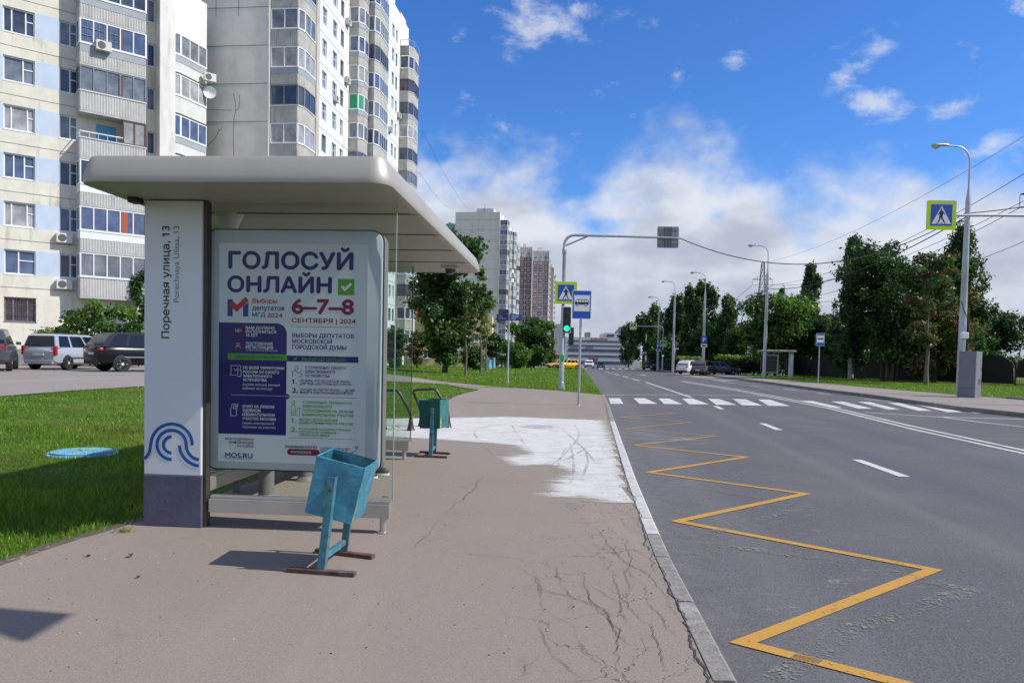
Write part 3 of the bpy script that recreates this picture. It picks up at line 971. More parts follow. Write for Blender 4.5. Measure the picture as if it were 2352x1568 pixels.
def white_patch():
    outline = [at(x, y) for x, y in ((880, 962), (1000, 960), (1160, 957), (1250, 960), (1385, 965), (1402, 998), (1425, 1050), (1450, 1105), (1472, 1158), (1400, 1152), (1330, 1142), (1257, 1140), (1270, 1105),
                                 (1320, 1085), (1262, 1066), (1180, 1068), (1150, 1052), (1215, 1040), (1180, 1022), (1020, 1010), (900, 1003), (860, 998))]
    ox = [p[0] for p in outline]
    oy = [p[1] for p in outline]
    st = 0.09
    nx, ny = int((max(ox) - min(ox) + 0.8) / st), int((max(oy) - min(oy) + 0.8) / st)
    x0, y0 = min(ox) - 0.4, min(oy) - 0.4
    P = np.array(outline)
    Q = np.roll(P, -1, 0)
    gx, gy = np.meshgrid(x0 + st * np.arange(nx + 1), y0 + st * np.arange(ny + 1))
    X, Y = gx.ravel(), gy.ravel()
    ins = np.zeros(len(X), bool)
    dist = np.full(len(X), 9.0)
    for (ax, ay), (bx, by) in zip(P, Q):
        c1 = (ay > Y) != (by > Y)
        with np.errstate(divide='ignore', invalid='ignore'):
            xi = ax + (Y - ay) * (bx - ax) / ((by - ay) if by != ay else 1e-9)
        ins ^= c1 & (X < xi)
        L2 = (bx - ax) ** 2 + (by - ay) ** 2
        tt = np.clip(((X - ax) * (bx - ax) + (Y - ay) * (by - ay)) / L2, 0, 1)
        dist = np.minimum(dist, np.hypot(X - ax - tt * (bx - ax), Y - ay - tt * (by - ay)))
    sd = np.where(ins, dist, -dist)
    cov = np.clip(0.5 + sd / 0.65, 0, 1)
    kl = np.array([KL(y) for y in Y])
    keep = (X < kl - KW - 0.005)
    vs = [(float(a), float(b), G(a, b) + 0.004) for a, b in zip(X, Y)]
    fs = []
    for j in range(ny):
        for i in range(nx):
            q = (j * (nx + 1) + i, j * (nx + 1) + i + 1, (j + 1) * (nx + 1) + i + 1, (j + 1) * (nx + 1) + i)
            if all(keep[k] for k in q) and max(cov[k] for k in q) > 0.02:
                fs.append(q)
    me = bpy.data.meshes.new('whitewash_patch')
    me.from_pydata(vs, [], fs)
    ca = me.color_attributes.new('cover', 'FLOAT_COLOR', 'POINT')
    ca.data.foreach_set('color', np.repeat(cov, 4).astype(np.float32))
    me.materials.append(white_patch_mat())
    o = link('whitewash_patch', me)
    o['kind'] = 'structure'
    # tyre and scuff marks on it
    rng = random.Random(5)
    mb = MB()
    for pts in ([(1155, 1062), (1100, 1010), (1092, 990), (1130, 978), (1170, 976)], [(1260, 1075), (1300, 1040), (1330, 1000), (1318, 975)], [(1290, 985), (1340, 1030), (1365, 1060)], [(1310, 1110), (1318, 1070), (1310, 1020)],
                [(1335, 1105), (1350, 1060), (1345, 1040)], [(1225, 1045), (1190, 1000), (1175, 975)], [(1260, 1060), (1300, 1055), (1345, 1030)], [(1275, 1100), (1285, 1060), (1300, 1030)]):
        W = [at(x, y) for x, y in pts]
        sm = []
        for i in range(len(W) - 1):
            p0, p1, p2, p3 = W[max(i - 1, 0)], W[i], W[i + 1], W[min(i + 2, len(W) - 1)]
            for k in range(8):
                u = k / 8
                sm.append(tuple(0.5 * (2 * p1[c] + (p2[c] - p0[c]) * u + (2 * p0[c] - 5 * p1[c] + 4 * p2[c] - p3[c]) * u * u + (3 * p1[c] - p0[c] - 3 * p2[c] + p3[c]) * u ** 3) for c in (0, 1)))
        sm.append(W[-1])
        mb.strip(sm, 0.036, lambda x, y: G(x, y) + 0.0075)
    o2 = mb.build('tyre_marks', paint_mat('tyre_mark', (0.36, 0.35, 0.34), 0.86, scale=30))
    o2['kind'] = 'structure'


white_patch()

# single long cracks
def crack_w(mb, W, wd, seed, off=0.006):
    rng = random.Random(seed)
    out = []
    for (xa, ya), (xb, yb) in zip(W, W[1:]):
        L = math.hypot(xb - xa, yb - ya)
        n = max(2, int(L / 0.035))
        for i in range(n):
            u = i / n
            out.append((xa + (xb - xa) * u, ya + (yb - ya) * u))
    out.append(W[-1])
    ox = oy = 0.0
    k = 1.0
    n = len(out)
    Lp, Rp = [], []
    for i, (x, y) in enumerate(out):
        ox = ox * .86 + rng.gauss(0, .0075)
        oy = oy * .86 + rng.gauss(0, .0075)
        k = min(1.6, max(.12, k + rng.gauss(0, .22)))
        e = min(1, i / 6, (n - 1 - i) / 6)
        x2, y2 = out[min(i + 1, n - 1)]
        x1, y1 = out[max(i - 1, 0)]
        l = math.hypot(x2 - x1, y2 - y1) or 1
        nx, ny = -(y2 - y1) / l, (x2 - x1) / l
        h = wd * .095 * k * max(.1, e)
        px_, py_ = x + ox, y + oy
        Lp.append((px_ + nx * h, py_ + ny * h, G(px_, py_) + off))
        Rp.append((px_ - nx * h, py_ - ny * h, G(px_, py_) + off))
        if rng.random() < .035 and wd > .009 and 4 < i < n - 4:      # a hair crack leaves it
            a_ = math.atan2(y2 - y1, x2 - x1) + rng.choice((-1, 1)) * rng.uniform(.6, 1.4)
            q = [(px_, py_)]
            for _ in range(rng.randint(3, 8)):
                a_ += rng.gauss(0, .35)
                q.append((q[-1][0] + .055 * math.cos(a_), q[-1][1] + .055 * math.sin(a_)))
            if all(KL(p[1]) - KW - .03 > p[0] for p in q):
                crack_w(mb, q, wd * .45, rng.random(), off - .0006)
    mb.add(Lp + Rp, [(i, n + i, n + i + 1, i + 1) for i in range(n - 1)])


def crack(mb, pts, wd, seed, off=0.006):
    W = [at(x, y) for x, y in pts]
    W = [(min(x, KL(y) - KW - .03), y) for x, y in W]
    crack_w(mb, W, wd, seed, off)


mb = MB()
crack(mb, [(948, 1262), (985, 1220), (1045, 1160), (1092, 1118), (1112, 1096)], 0.022, 1)
crack(mb, [(870, 1256), (948, 1262), (1100, 1274), (1200, 1285), (1275, 1300)], 0.012, 2)
crack(mb, [(1275, 1300), (1290, 1340), (1330, 1378), (1395, 1402)], 0.02, 3)
crack(mb, [(1235, 1432), (1260, 1490), (1290, 1520), (1345, 1568)], 0.02, 4)
crack(mb, [(1200, 1345), (1290, 1368), (1365, 1395), (1420, 1455), (1480, 1500)], 0.016, 5)
crack(mb, [(1220, 1300), (1235, 1340), (1262, 1400), (1255, 1430)], 0.014, 6)
crack(mb, [(1360, 1205), (1400, 1245), (1440, 1290), (1500, 1330), (1540, 1400)], 0.016, 7)
crack(mb, [(1440, 1180), (1470, 1210), (1500, 1262), (1552, 1340), (1590, 1420), (1640, 1560)], 0.02, 8)
crack_w(mb, [(KL(2.5 + .5 * i) - KW - .014, 2.5 + .5 * i) for i in range(42)], .034, 9)
crack(mb, [(1290, 1220), (1345, 1260), (1400, 1310), (1430, 1370), (1500, 1440), (1530, 1540)], 0.014, 10)
crack(mb, [(1340, 1310), (1350, 1380), (1400, 1440), (1405, 1520), (1450, 1568)], 0.018, 11)
crack(mb, [(1255, 1400), (1310, 1440), (1340, 1500), (1400, 1545)], .014, 13)
crack(mb, [(1300, 1345), (1360, 1350), (1420, 1380), (1450, 1440)], .012, 14)
crack(mb, [(1420, 1300), (1470, 1340), (1500, 1400), (1560, 1460)], .014, 15)
crack(mb, [(1330, 1240), (1390, 1262), (1450, 1262), (1510, 1290)], .012, 16)
crack(mb, [(1250, 1500), (1220, 1530), (1205, 1568)], .016, 17)
crack(mb, [(1380, 1470), (1460, 1490), (1540, 1500), (1600, 1530)], .012, 18)
crack(mb, [(1170, 1290), (1230, 1330), (1250, 1380)], .010, 19)
crack(mb, [(1430, 1220), (1450, 1280), (1440, 1330), (1470, 1380)], .012, 20)
o = mb.build('pavement_cracks', mat('crack_dirt', (0.062, 0.052, 0.045), 0.95), pavement)

# bare soil along the ragged lawn edge, and grit strewn over the pavement
mb = MB()
mb.strip([(pav_left(y) + .015, y) for y in np.arange(2.5, 30, .35)], .11, lambda x, y: G(x, y) + .003)
o = mb.build('soil_edge', paint_mat('edge_soil', (0.115, 0.092, 0.064), .62, scale=13))
o['kind'] = 'structure'
mb = MB()
rng = random.Random(21)
for i in range(620):
    y = 2.6 + 9 * rng.random() ** 1.7
    x = rng.uniform(pav_left(y) + .1, KL(y) - .2)
    if i % 3 == 0:
        x = (KL(y) - .2 - abs(rng.gauss(0, .25))) if rng.random() < .5 else pav_left(y) + .1 + abs(rng.gauss(0, .3))
    s_ = rng.uniform(.0018, .0055)
    a_ = rng.uniform(0, 3.14)
    mb.box((x, y, G(x, y) + s_ * .4), (s_ * rng.uniform(1, 3.2), s_ * rng.uniform(.7, 1.3), s_), rng.choices((0, 1, 2), (4, 4, 3))[0], (0, rng.uniform(-.3, .3), a_))
o = mb.build('grit', [mat('grit_pale', (0.45, 0.43, 0.40), .8), mat('grit_dark', (0.05, 0.042, 0.036), .9), mat('grit_straw', (0.28, 0.22, 0.13), .9)])
o['kind'] = 'stuff'
o['label'] = 'scattered grit and bits of straw on the pavement'


# ================================================================== the bus shelter
SH_O = Vector((-3.01, 6.04, 0.0))
SH_RZ = -RAD(4.1)
shelter = thing('bus_shelter', 'white and steel bus shelter with election poster end wall and address pylon', 'bus shelter', SH_O, SH_RZ, None)
_c, _s = math.cos(SH_RZ), math.sin(SH_RZ)


def sh(px, py, yl):
    """local point of the shelter seen at a place of the photograph, on the plane y = yl"""
    a, b, c = ray(px, py)
    # world = O + R (x, yl);  local y of world point = -s*(X-Ox) + c*(Y-Oy)
    t = (yl + (-_s * SH_O.x + _c * SH_O.y)) / (-_s * a + _c * b)
    X, Y, Z = a * t - SH_O.x, b * t - SH_O.y, CAM_H + c * t
    return (_c * X + _s * Y, yl, Z)


SH_W, SH_Y0, SH_Y1 = 2.19, -0.62, 5.02


def round_rect(x0, y0, x1, y1, r, o, n=6):
    pts = []
    rr = max(r + o, 0.005)
    for (cx, cy, a0) in ((x1 - r, y1 - r, 0), (x0 + r, y1 - r, 90), (x0 + r, y0 + r, 180), (x1 - r, y0 + r, 270)):
        for i in range(n + 1):
            a = RAD(a0 + 90.0 * i / n)
            pts.append((cx + rr * math.cos(a), cy + rr * math.sin(a)))
    return pts


def ring_loft(mb, rings, mi=0, cap0=True, cap1=True):
    n = len(rings[0])
    vs = [p for r in rings for p in r]
    fs = [(i * n + k, i * n + (k + 1) % n, (i + 1) * n + (k + 1) % n, (i + 1) * n + k) for i in range(len(rings) - 1) for k in range(n)]
    if cap0:
        fs.append(tuple(range(n))[::-1])
    if cap1:
        fs.append(tuple((len(rings) - 1) * n + k for k in range(n)))
    mb.add(vs, fs, mi)


RX0, RX1 = -0.17, 2.16
prof = [(-0.045, 2.662), (0.030, 2.656), (0.046, 2.662), (0.050, 2.680), (0.048, 2.715), (0.036, 2.765), (0.018, 2.815), (0.004, 2.846), (-0.006, 2.860), (-0.03, 2.866), (-0.14, 2.872)]
mb = MB()
ring_loft(mb, [[(x, y, z) for x, y in round_rect(RX0 + .05, SH_Y0 + .05, RX1 - .05, SH_Y1 - .05, .10, o)] for o, z in prof], 0, False, True)
roof = mb.build('roof', [ROOFALU], shelter, smooth=True)
mb = MB()
soff = [(x, y, 2.664) for x, y in round_rect(RX0 + .05, SH_Y0 + .05, RX1 - .05, SH_Y1 - .05, .10, -0.04)]
mb.poly(soff[::-1])
SOFF = mat('soffit_panel', (0.39, 0.37, 0.305), 0.5, 0.05, 1.5)
mb.build('soffit', SOFF, roof)
mb = MB()
for yy in (0.55, 1.62, 2.72, 3.82):
    mb.bb((RX0 + .02, yy - .006, 2.655), (RX1 - .02, yy + .006, 2.6635))
mb.build('soffit_joint', mat('joint_dark_strip', (0.20, 0.19, 0.17), 0.8), roof)  # dark strips along the seams of the soffit panels
# ceiling fittings
for (x, y, dome) in ((1.83, 4.28, True), (0.42, 0.62, False)):
    mb = MB()
    if dome:
        mb.bb((x - .11, y - .11, 2.625), (x + .11, y + .11, 2.6635), 0)
        mb.lathe([(.075, 0), (.075, -.02), (.06, -.05), (.035, -.068), (0, -.075)], (x, y, 2.6245), 16, 1)
    else:
        mb.lathe([(.13, 0), (.11, -.03), (.07, -.13), (.05, -.16), (0, -.165)], (x, y, 2.6635), 18, 0)
    mb.build('ceiling_lamp', [mat('lamp_housing', (0.62, 0.61, 0.57), 0.5), mat('lamp_dome', (0.05, 0.05, 0.05), 0.15)], shelter, smooth=True)
mb = MB()
mb.bb((-0.08, -.10, 2.62), (-0.005, 0.0, 2.663))
mb.build('roof_bracket', BLACK, shelter)

# address pylon
PX1, PD = 0.488, 0.105
mb = MB()
mb.bb((0, 0, 0.425), (PX1, PD, 2.655))
pylon = mb.build('pylon', mat('pylon_enamel', (0.62, 0.655, 0.68), 0.32, 0.03, 1.2, stain=(0.45, 0.46, 0.46), stain_amt=0.12, stain_scale=2), shelter, bevel=0.008)
mb = MB()
mb.bb((-0.003, -0.003, 0.0), (PX1 + .003, PD + .003, 0.424))
mb.build('plinth', mat('plinth_paint', (0.085, 0.088, 0.130), 0.7, 0.18, 4, bump=0.2, bscale=14, stain=(0.13, 0.13, 0.16), stain_amt=0.6, stain_scale=2.5), pylon, bevel=0.006)
mb = MB()
mb.bb((PX1 + .002, 0.02, 0.0), (PX1 + .03, PD - .01, 2.655))
mb.build('side_channel', mat('dark_channel', (0.06, 0.055, 0.05), 0.45, 0.1, 3, metal=0.4), pylon)


def pz(zx, zy):                     # a place on the pylon front, from an enlarged view of the photograph
    x, _, z = sh(zx / 4.0, zy / 4.0 + 678.5, 0.0)
    return x, z


NAVYT = mat('black_lettering', (0.02, 0.022, 0.03), 0.5)
GREYT = mat('grey_lettering', (0.17, 0.175, 0.18), 0.5)
BLUEL = mat('wave_emblem_blue', (0.010, 0.085, 0.33), 0.4)


def vert_text(mb, s, px, py0, py1, cap, bold):
    """runs upwards: baseline on the right of the letters"""
    xb, _, zb = sh(px, py0, 0)
    _, _, zt = sh(px, py1, 0)
    put_text(mb, s, lambda x, y: (xb - y, -0.0022, zb + x), 0, zt - zb, 0, cap, bold, 0, (0, -1, 0))


mb = MB()
vert_text(mb, 'Поречная улица, 13', 389, 777, 519, 0.0625, 0.022)
mb.build('lettering', NAVYT, pylon)
mb = MB()
vert_text(mb, 'Porechnaya Ulitsa, 13', 411, 694, 519, 0.045, 0.0)
mb.build('lettering', GREYT, pylon)


def arc(cx, cy, r, a0, a1, n=22):
    return [(cx + r * math.cos(RAD(a0 + (a1 - a0) * i / n)), cy - r * math.sin(RAD(a0 + (a1 - a0) * i / n))) for i in range(n + 1)]


def bez(p0, p1, p2, p3, n=12):
    return [tuple((1 - t) ** 3 * p0[k] + 3 * (1 - t) ** 2 * t * p1[k] + 3 * (1 - t) * t * t * p2[k] + t ** 3 * p3[k] for k in (0, 1)) for t in [i / n for i in range(n + 1)]]


EM = [bez((1326, 1498), (1392, 1450), (1375, 1390), (1390, 1340)) + arc(1577, 1368, 189, 172, -2)[1:],
      [(1577, 1505)] + arc(1577, 1370, 134, 268, 0)[1:] + bez((1711, 1372), (1712, 1440), (1760, 1500), (1828, 1506))[1:],
      arc(1577, 1370, 74, 270, 90),
      bez((1650, 1375), (1650, 1470), (1730, 1556), (1828, 1562))]
mb = MB()
for i, ln in enumerate(EM):
    W = [pz(*p) for p in ln]
    W = [(min(max(x, 0.002), PX1 - .002), z) for x, z in W]
    st = len(mb.v)
    mb.strip(W, 0.0265)
    for k in range(st, len(mb.v)):
        x, z, _ = mb.v[k]
        mb.v[k] = (min(max(x, 0.001), PX1 - .001), -0.0018 - 0.0002 * i, z)
mb.build('wave_emblem', BLUEL, pylon)

# near end wall: lower beam, foot, glass
BX1 = 2.045
mb = MB()
mb.bb((PX1 + .052, 0.02, 0.127), (BX1, 0.13, 0.238))
mb.bb((PX1 + .052, 0.045, 0.239), (BX1, 0.115, 0.262))
mb.build('end_beam', ALU, shelter, bevel=0.004)
mb = MB()
mb.tube([(1.985, 0.075, 0.0), (1.985, 0.075, 0.128)], 0.028, 14)
mb.lathe([(.05, 0), (.05, .006), (.03, .01)], (1.985, 0.075, 0.001), 14)
mb.build('foot', ALU, shelter, smooth=True)
GLASS = glass('clear_shelter_glass', (0.95, 0.975, 0.955), 0.26, 0.004)
mb = MB()
mb.bb((PX1 + .053, 0.074, 0.262), (BX1 + .01, 0.084, 2.654))
gl = mb.build('glass_panel', GLASS, shelter)
mb = MB()
mb.bb((BX1 + .0105, 0.072, 0.262), (BX1 + .0175, 0.086, 2.654))
mb.build('glass_edge', mat('polished_glass_edge', (0.30, 0.36, 0.33), 0.2), gl)
mb = MB()
put_text(mb, 'ESG', lambda x, y: (x, 0.0735, y), 1.975, 2.025, 0.285, 0.016, 0.03)
mb.build('lettering', mat('etched_mark', (0.10, 0.10, 0.10), 0.6), gl)

# display case with the poster
YC = 0.105                                    # its front face, just behind the glass
cx0, _, cz1 = sh(474, 527, YC)
cx1, _, cz0 = sh(872, 1087, YC)


def rr_xz(x0, z0, x1, z1, r, y, n=7):
    return [(x, y, z) for x, z in round_rect(x0, z0, x1, z1, r, 0, n)]


mb = MB()
ring_loft(mb, [rr_xz(cx0 + .008, cz0 + .008, cx1 - .008, cz1 - .008, .085, YC), rr_xz(cx0 + .002, cz0 + .002, cx1 - .002, cz1 - .002, .09, YC + .004), rr_xz(cx0, cz0, cx1, cz1, .092, YC + .012),
               rr_xz(cx0, cz0, cx1, cz1, .092, YC + .185)])
case = mb.build('display_case', mat('case_enamel', (0.52, 0.56, 0.61), 0.35, 0.03, 2), shelter, smooth=True)
mb = MB()
ring_loft(mb, [rr_xz(cx0 - .010, cz0 - .010, cx1 + .010, cz1 + .010, .101, YC + .013), rr_xz(cx0 - .010, cz0 - .010, cx1 + .010, cz1 + .010, .101, YC + .032)])
mb.build('gasket', BLACK, case)
mb = MB()
ring_loft(mb, [rr_xz(cx0 - .004, cz0 - .004, cx1 + .004, cz1 + .004, .096, YC + .034), rr_xz(cx0 - .004, cz0 - .004, cx1 + .004, cz1 + .004, .096, YC + .175)])
mb.build('case_side', mat('case_side_grey', (0.17, 0.165, 0.15), 0.5), case, smooth=True)
YP = YC - 0.0015


def Z1(u, v):                                # poster place -> local x, z (u, v follow the printed sheet)
    zx = u - 0.0132 * (v - 412)
    zy = v + 0.0130 * (u - 370)
    x, _, z = sh((zx / 3.409 + 560) / 1.3265, (zy / 3.409 + 620) / 1.3265, YC)
    return x, z


_p00, _p10, _p01 = Z1(0, 0), Z1(1000, 0), Z1(0, 1000)


def PT(u, v, lift=0.0):
    return (_p00[0] + (_p10[0] - _p00[0]) * u / 1000, YP - lift, _p00[1] + (_p01[1] - _p00[1]) * v / 1000)


POSTW = mat('poster_paper', (0.63, 0.65, 0.70), 0.30, 0.02, 2)
PN = mat('poster_navy', (0.020, 0.014, 0.15), 0.4, spec=.15)
PB = mat('poster_blue', (0.018, 0.055, 0.26), 0.4, spec=.15)
PR = mat('poster_red', (0.52, 0.022, 0.02), 0.4, spec=.15)
PM = mat('poster_maroon', (0.20, 0.006, 0.055), 0.4, spec=.15)
PG = mat('poster_green', (0.085, 0.32, 0.018), 0.4, spec=.15)
PDR = mat('poster_dark_red', (0.10, 0.008, 0.05), 0.4, spec=.15)
mb = MB()
mb.poly([PT(370, 2685), PT(1898, 2685), PT(1898, 410), PT(370, 410)])
poster = mb.build('poster', POSTW, case)
PMATS = [POSTW, PN, PB, PR, PM, PG, PDR]
mb = MB()
L1, L2 = 0.0006, 0.0012
ptr = arc(970, 1340, 108, 90, 0, 8)
mb.poly([PT(370, 2395, L1), PT(1078, 2395, L1), PT(1078, 1340, L1)] + [PT(u, v, L1) for u, v in ptr[::-1]] + [PT(370, 1232, L1)], 1)
mb.poly([PT(u, v, L1) for u, v in ((1597, 930), (1764, 930), (1764, 762), (1597, 762))], 5)
mb.poly([PT(u, v, L2) for u, v in ((1668, 892), (1742, 822), (1722, 802), (1668, 853), (1645, 830), (1625, 850))], 0)
mb.poly([PT(u, v, L1) for u, v in ((458, 1168), (513, 1168), (513, 990), (458, 990))], 2)
mb.poly([PT(u, v, L1) for u, v in ((620, 1168), (677, 1168), (677, 1015), (620, 1060))], 2)
mb.poly([PT(u, v, L2) for u, v in ((556, 1122), (680, 1000), (645, 962), (558, 1048), (514, 1010), (476, 1050))], 3)
mb.poly([PT(u, v, L2) for u, v in ((465, 1616), (1078, 1616), (1078, 1552), (465, 1552))], 5)
mb.poly([PT(u, v, L1) for u, v in ((1080, 1624), (1815, 1624), (1815, 1562), (1080, 1562))], 1)
mb.poly([PT(u, v, L2) for u, v in ((1166, 1610), (1192, 1584), (1184, 1576), (1166, 1594), (1158, 1586), (1150, 1594))], 5)
for (u, v, r) in ((575, 1312, 46), (572, 1472, 46)):
    mb.poly([PT(a, b, L2) for a, b in arc(u, v, r, 360, 0, 24)[:-1]][::-1], 6)
for (a, b, c, d, mi) in ((1110, 1258, 1765, 1262, 1), (505, 1984, 1070, 1987, 0), (1098, 1988, 1815, 1991, 1), (1105, 2416, 1805, 2419, 1), (440, 2653, 735, 2656, 1)):
    mb.poly([PT(a, d, L2), PT(c, d, L2), PT(c, b, L2), PT(a, b, L2)], mi)
mb.poly([PT(a, b, L2 + .0002) for a, b in arc(1085, 1990, 28, 360, 0, 20)[:-1]][::-1], 1)
pill = arc(1352 - 20, 2566, 32, 90, -90, 8) + arc(1095 - 0, 2566, 32, 270, 90, 8)
pill = [(u + 28 + (38 if u > 1200 else 0), v) for u, v in pill]
mb.poly([PT(u, v, L1) for u, v in pill][::-1], 4)
mb.build('poster_print', PMATS, poster)

# the printed lines: text, x0, x1, cap top, baseline (all on the sheet), ink, boldness
TX = [('ГОЛОСУЙ', 464, 1754, 501, 676, 1, .050), ('ОНЛАЙН', 456, 1536, 754, 918, 1, .050),
      ('Выборы', 719, 976, 979, 1027, 3, .03), ('депутатов', 716, 1051, 1052, 1100, 2, .03), ('МГД', 717, 852, 1126, 1168, 2, .03), ('2024', 872, 1030, 1127, 1172, 3, .03),
      ('6–7–8', 1124, 1765, 973, 1132, 4, .05), ('СЕНТЯБРЯ | 2024', 1127, 1782, 1175, 1221, 4, .035),
      ('ВЫБОРЫ ДЕПУТАТОВ', 1134, 1768, 1331, 1373, 1, .03), ('МОСКОВСКОЙ', 1133, 1544, 1394, 1434, 1, .03), ('ГОРОДСКОЙ ДУМЫ', 1134, 1692, 1452, 1493, 1, .03),
      ('ВАМ ДОЛЖНО', 651, 952, 1268, 1299, 0, .035), ('ИСПОЛНИТЬСЯ', 652, 968, 1308, 1339, 0, .035), ('18 ЛЕТ', 654, 778, 1346, 1377, 0, .035), ('18+', 540, 612, 1297, 1331, 0, 0),
      ('ПОСТОЯННАЯ', 653, 929, 1432, 1462, 0, .035), ('РЕГИСТРАЦИЯ', 654, 936, 1470, 1502, 0, .035), ('ПО МЕСТУ ЖИТЕЛЬСТВА В МОСКВЕ', 654, 986, 1509, 1524, 0, 0),
      ('НАДЕЖНО·ДОСТУПНО·ПРОСТО', 534, 1038, 1573, 1598, 1, .03), ('ВЫБИРАЙ ОНЛАЙН', 1238, 1686, 1584, 1616, 5, .02),
      ('ПО ВСЕЙ ТЕРРИТОРИИ', 626, 1054, 1685, 1714, 0, .035), ('РОССИИ СО СВОЕГО', 627, 1002, 1729, 1757, 0, .035), ('ЭЛЕКТРОННОГО', 626, 928, 1772, 1799, 0, .035), ('УСТРОЙСТВА', 626, 876, 1812, 1840, 0, .035),
      ('(нужен полный личный', 624, 1009, 1860, 1886, 0, 0), ('кабинет на мос.ру)', 625, 930, 1900, 1926, 0, 0),
      ('С ПОМОЩЬЮ СВОЕГО', 1270, 1687, 1668, 1696, 1, .03), ('ЭЛЕКТРОННОГО', 1270, 1580, 1712, 1742, 1, .03), ('УСТРОЙСТВА', 1270, 1526, 1756, 1784, 1, .03),
      ('1.', 1136, 1186, 1808, 1858, 1, .04), ('ПРОВЕРЬ, ЧТО НА ПОРТАЛЕ MOS.RU', 1216, 1734, 1809, 1834, 1, .02), ('ДЛЯ ТЕБЯ «ДОСТУПНЫ ВСЕ УСЛУГИ»', 1217, 1750, 1840, 1863, 1, .02),
      ('2.', 1136, 1200, 1898, 1948, 1, .04), ('ЗАХОДИ НА ПОРТАЛ MOS.RU — ДЕЛАЙ', 1219, 1778, 1899, 1924, 1, .02), ('ВЫБОР В ЭЛЕКТРОННОМ БЮЛЛЕТЕНЕ', 1219, 1764, 1930, 1954, 1, .02),
      ('ИЛИ', 1067, 1103, 1982, 1997, 0, 0),
      ('ОЧНО НА ЛЮБОМ', 622, 955, 2089, 2117, 0, .035), ('УДОБНОМ', 623, 812, 2130, 2160, 0, .035), ('ИЗБИРАТЕЛЬНОМ', 622, 958, 2174, 2202, 0, .035), ('УЧАСТКЕ МОСКВЫ', 622, 972, 2217, 2245, 0, .035),
      ('(через электронный', 622, 952, 2264, 2289, 0, 0), ('терминал на участке)', 622, 970, 2305, 2330, 0, 0),
      ('С ПОМОЩЬЮ ТЕРМИНАЛА', 1245, 1756, 2030, 2056, 5, .03), ('ЭЛЕКТРОННОГО', 1245, 1552, 2073, 2101, 5, .03), ('ГОЛОСОВАНИЯ НА ЛЮБОМ', 1245, 1768, 2118, 2146, 5, .03), ('ИЗБИРАТЕЛЬНОМ УЧАСТКЕ', 1245, 1776, 2160, 2188, 5, .03),
      ('1.', 1132, 1182, 2213, 2263, 5, .04), ('ВЫБЕРИ ЛЮБОЙ УДОБНЫЙ', 1212, 1610, 2214, 2238, 5, .02), ('ИЗБИРАТЕЛЬНЫЙ УЧАСТОК В МОСКВЕ', 1212, 1770, 2246, 2272, 5, .02),
      ('2.', 1130, 1194, 2307, 2357, 5, .04), ('ОТСКАНИРУЙ ОСНОВНУЮ СТРАНИЦУ', 1211, 1748, 2311, 2335, 5, .02), ('ПАСПОРТА НА ТЕРМИНАЛЕ —', 1212, 1635, 2344, 2368, 5, .02), ('СДЕЛАЙ СВОЙ ВЫБОР', 1212, 1530, 2374, 2396, 5, .02),
      ('ВСЯ ПОДРОБНАЯ', 445, 740, 2437, 2460, 1, .02), ('ИНФОРМАЦИЯ', 485, 740, 2473, 2497, 1, .02), ('НА САЙТЕ', 568, 741, 2509, 2533, 1, .02), ('MOS.RU', 444, 731, 2594, 2646, 1, .035),
      ('НАЖИМАЕМ КНОПКУ', 1073, 1405, 2499, 2526, 1, .03), ('ПРОГОЛОСОВАТЬ', 1131, 1342, 2556, 2578, 0, .02), ('ГОЛОСОВАНИЕ БУДЕТ', 1436, 1743, 2509, 2533, 1, .02), ('ЗАВЕРШЕНО, КОГДА', 1436, 1710, 2541, 2563, 1, .02), ('НАЖМЕШЬ КНОПКУ', 1436, 1700, 2572, 2594, 1, .02)]
mb = MB()
for (s_, u0, u1, vt, vb, ink, bold) in TX:
    put_text(mb, s_, lambda x, y, vb=vb: PT(x, vb - y, 0.0018), u0, u1, 0, vb - vt, bold * 1.05, ink, (0, -1, 0))
mb.build('lettering', PMATS, poster)
# small line icons
IC = [(0, 5, [[(500, 1775), (500, 1680), (600, 1680), (600, 1715)], [(485, 1778), (555, 1778)], [(570, 1725), (605, 1725), (605, 1790), (570, 1790), (570, 1725)], [(530, 1712), (548, 1730), (578, 1700)]]),
      (0, 5, [[(495, 2205), (560, 2205)], [(500, 2200), (500, 2140), (515, 2085), (575, 2085), (560, 2140), (560, 2200)], [(522, 2130), (535, 2100), (560, 2100), (550, 2130), (522, 2130)]]),
      (1, 5, [arc(1180, 1690, 18, 0, 360, 12), [(1140, 1780), (1140, 1735), (1165, 1715), (1195, 1740), (1225, 1735), (1230, 1700)], [(1205, 1780), (1245, 1780)], [(1215, 1750), (1240, 1750), (1240, 1775)]]),
      (5, 5, [arc(1150, 2050, 15, 0, 360, 12), [(1130, 2180), (1130, 2080), (1170, 2080), (1170, 2180), (1130, 2180)], [(1150, 2180), (1150, 2130)], [(1180, 2185), (1180, 2120), (1215, 2100), (1215, 2185), (1180, 2185)]]),
      (0, 4, [arc(572, 1456, 14, 0, 360, 12), [(546, 1498), (552, 1480), (572, 1474), (592, 1480), (598, 1498)]]),
      (1, 4, [[(1760, 2560), (1800, 2530), (1822, 2500)], [(1795, 2490), (1822, 2490), (1822, 2505), (1795, 2505), (1795, 2490)], [(1740, 2560), (1770, 2545)]])]
mb = MB()
for ink, wd, lines in IC:
    for ln in lines:
        st = len(mb.v)
        mb.strip(ln, wd, None, ink)
        for k in range(st, len(mb.v)):
            mb.v[k] = PT(mb.v[k][0], mb.v[k][1], 0.002)
mb.build('poster_icons', PMATS, poster)

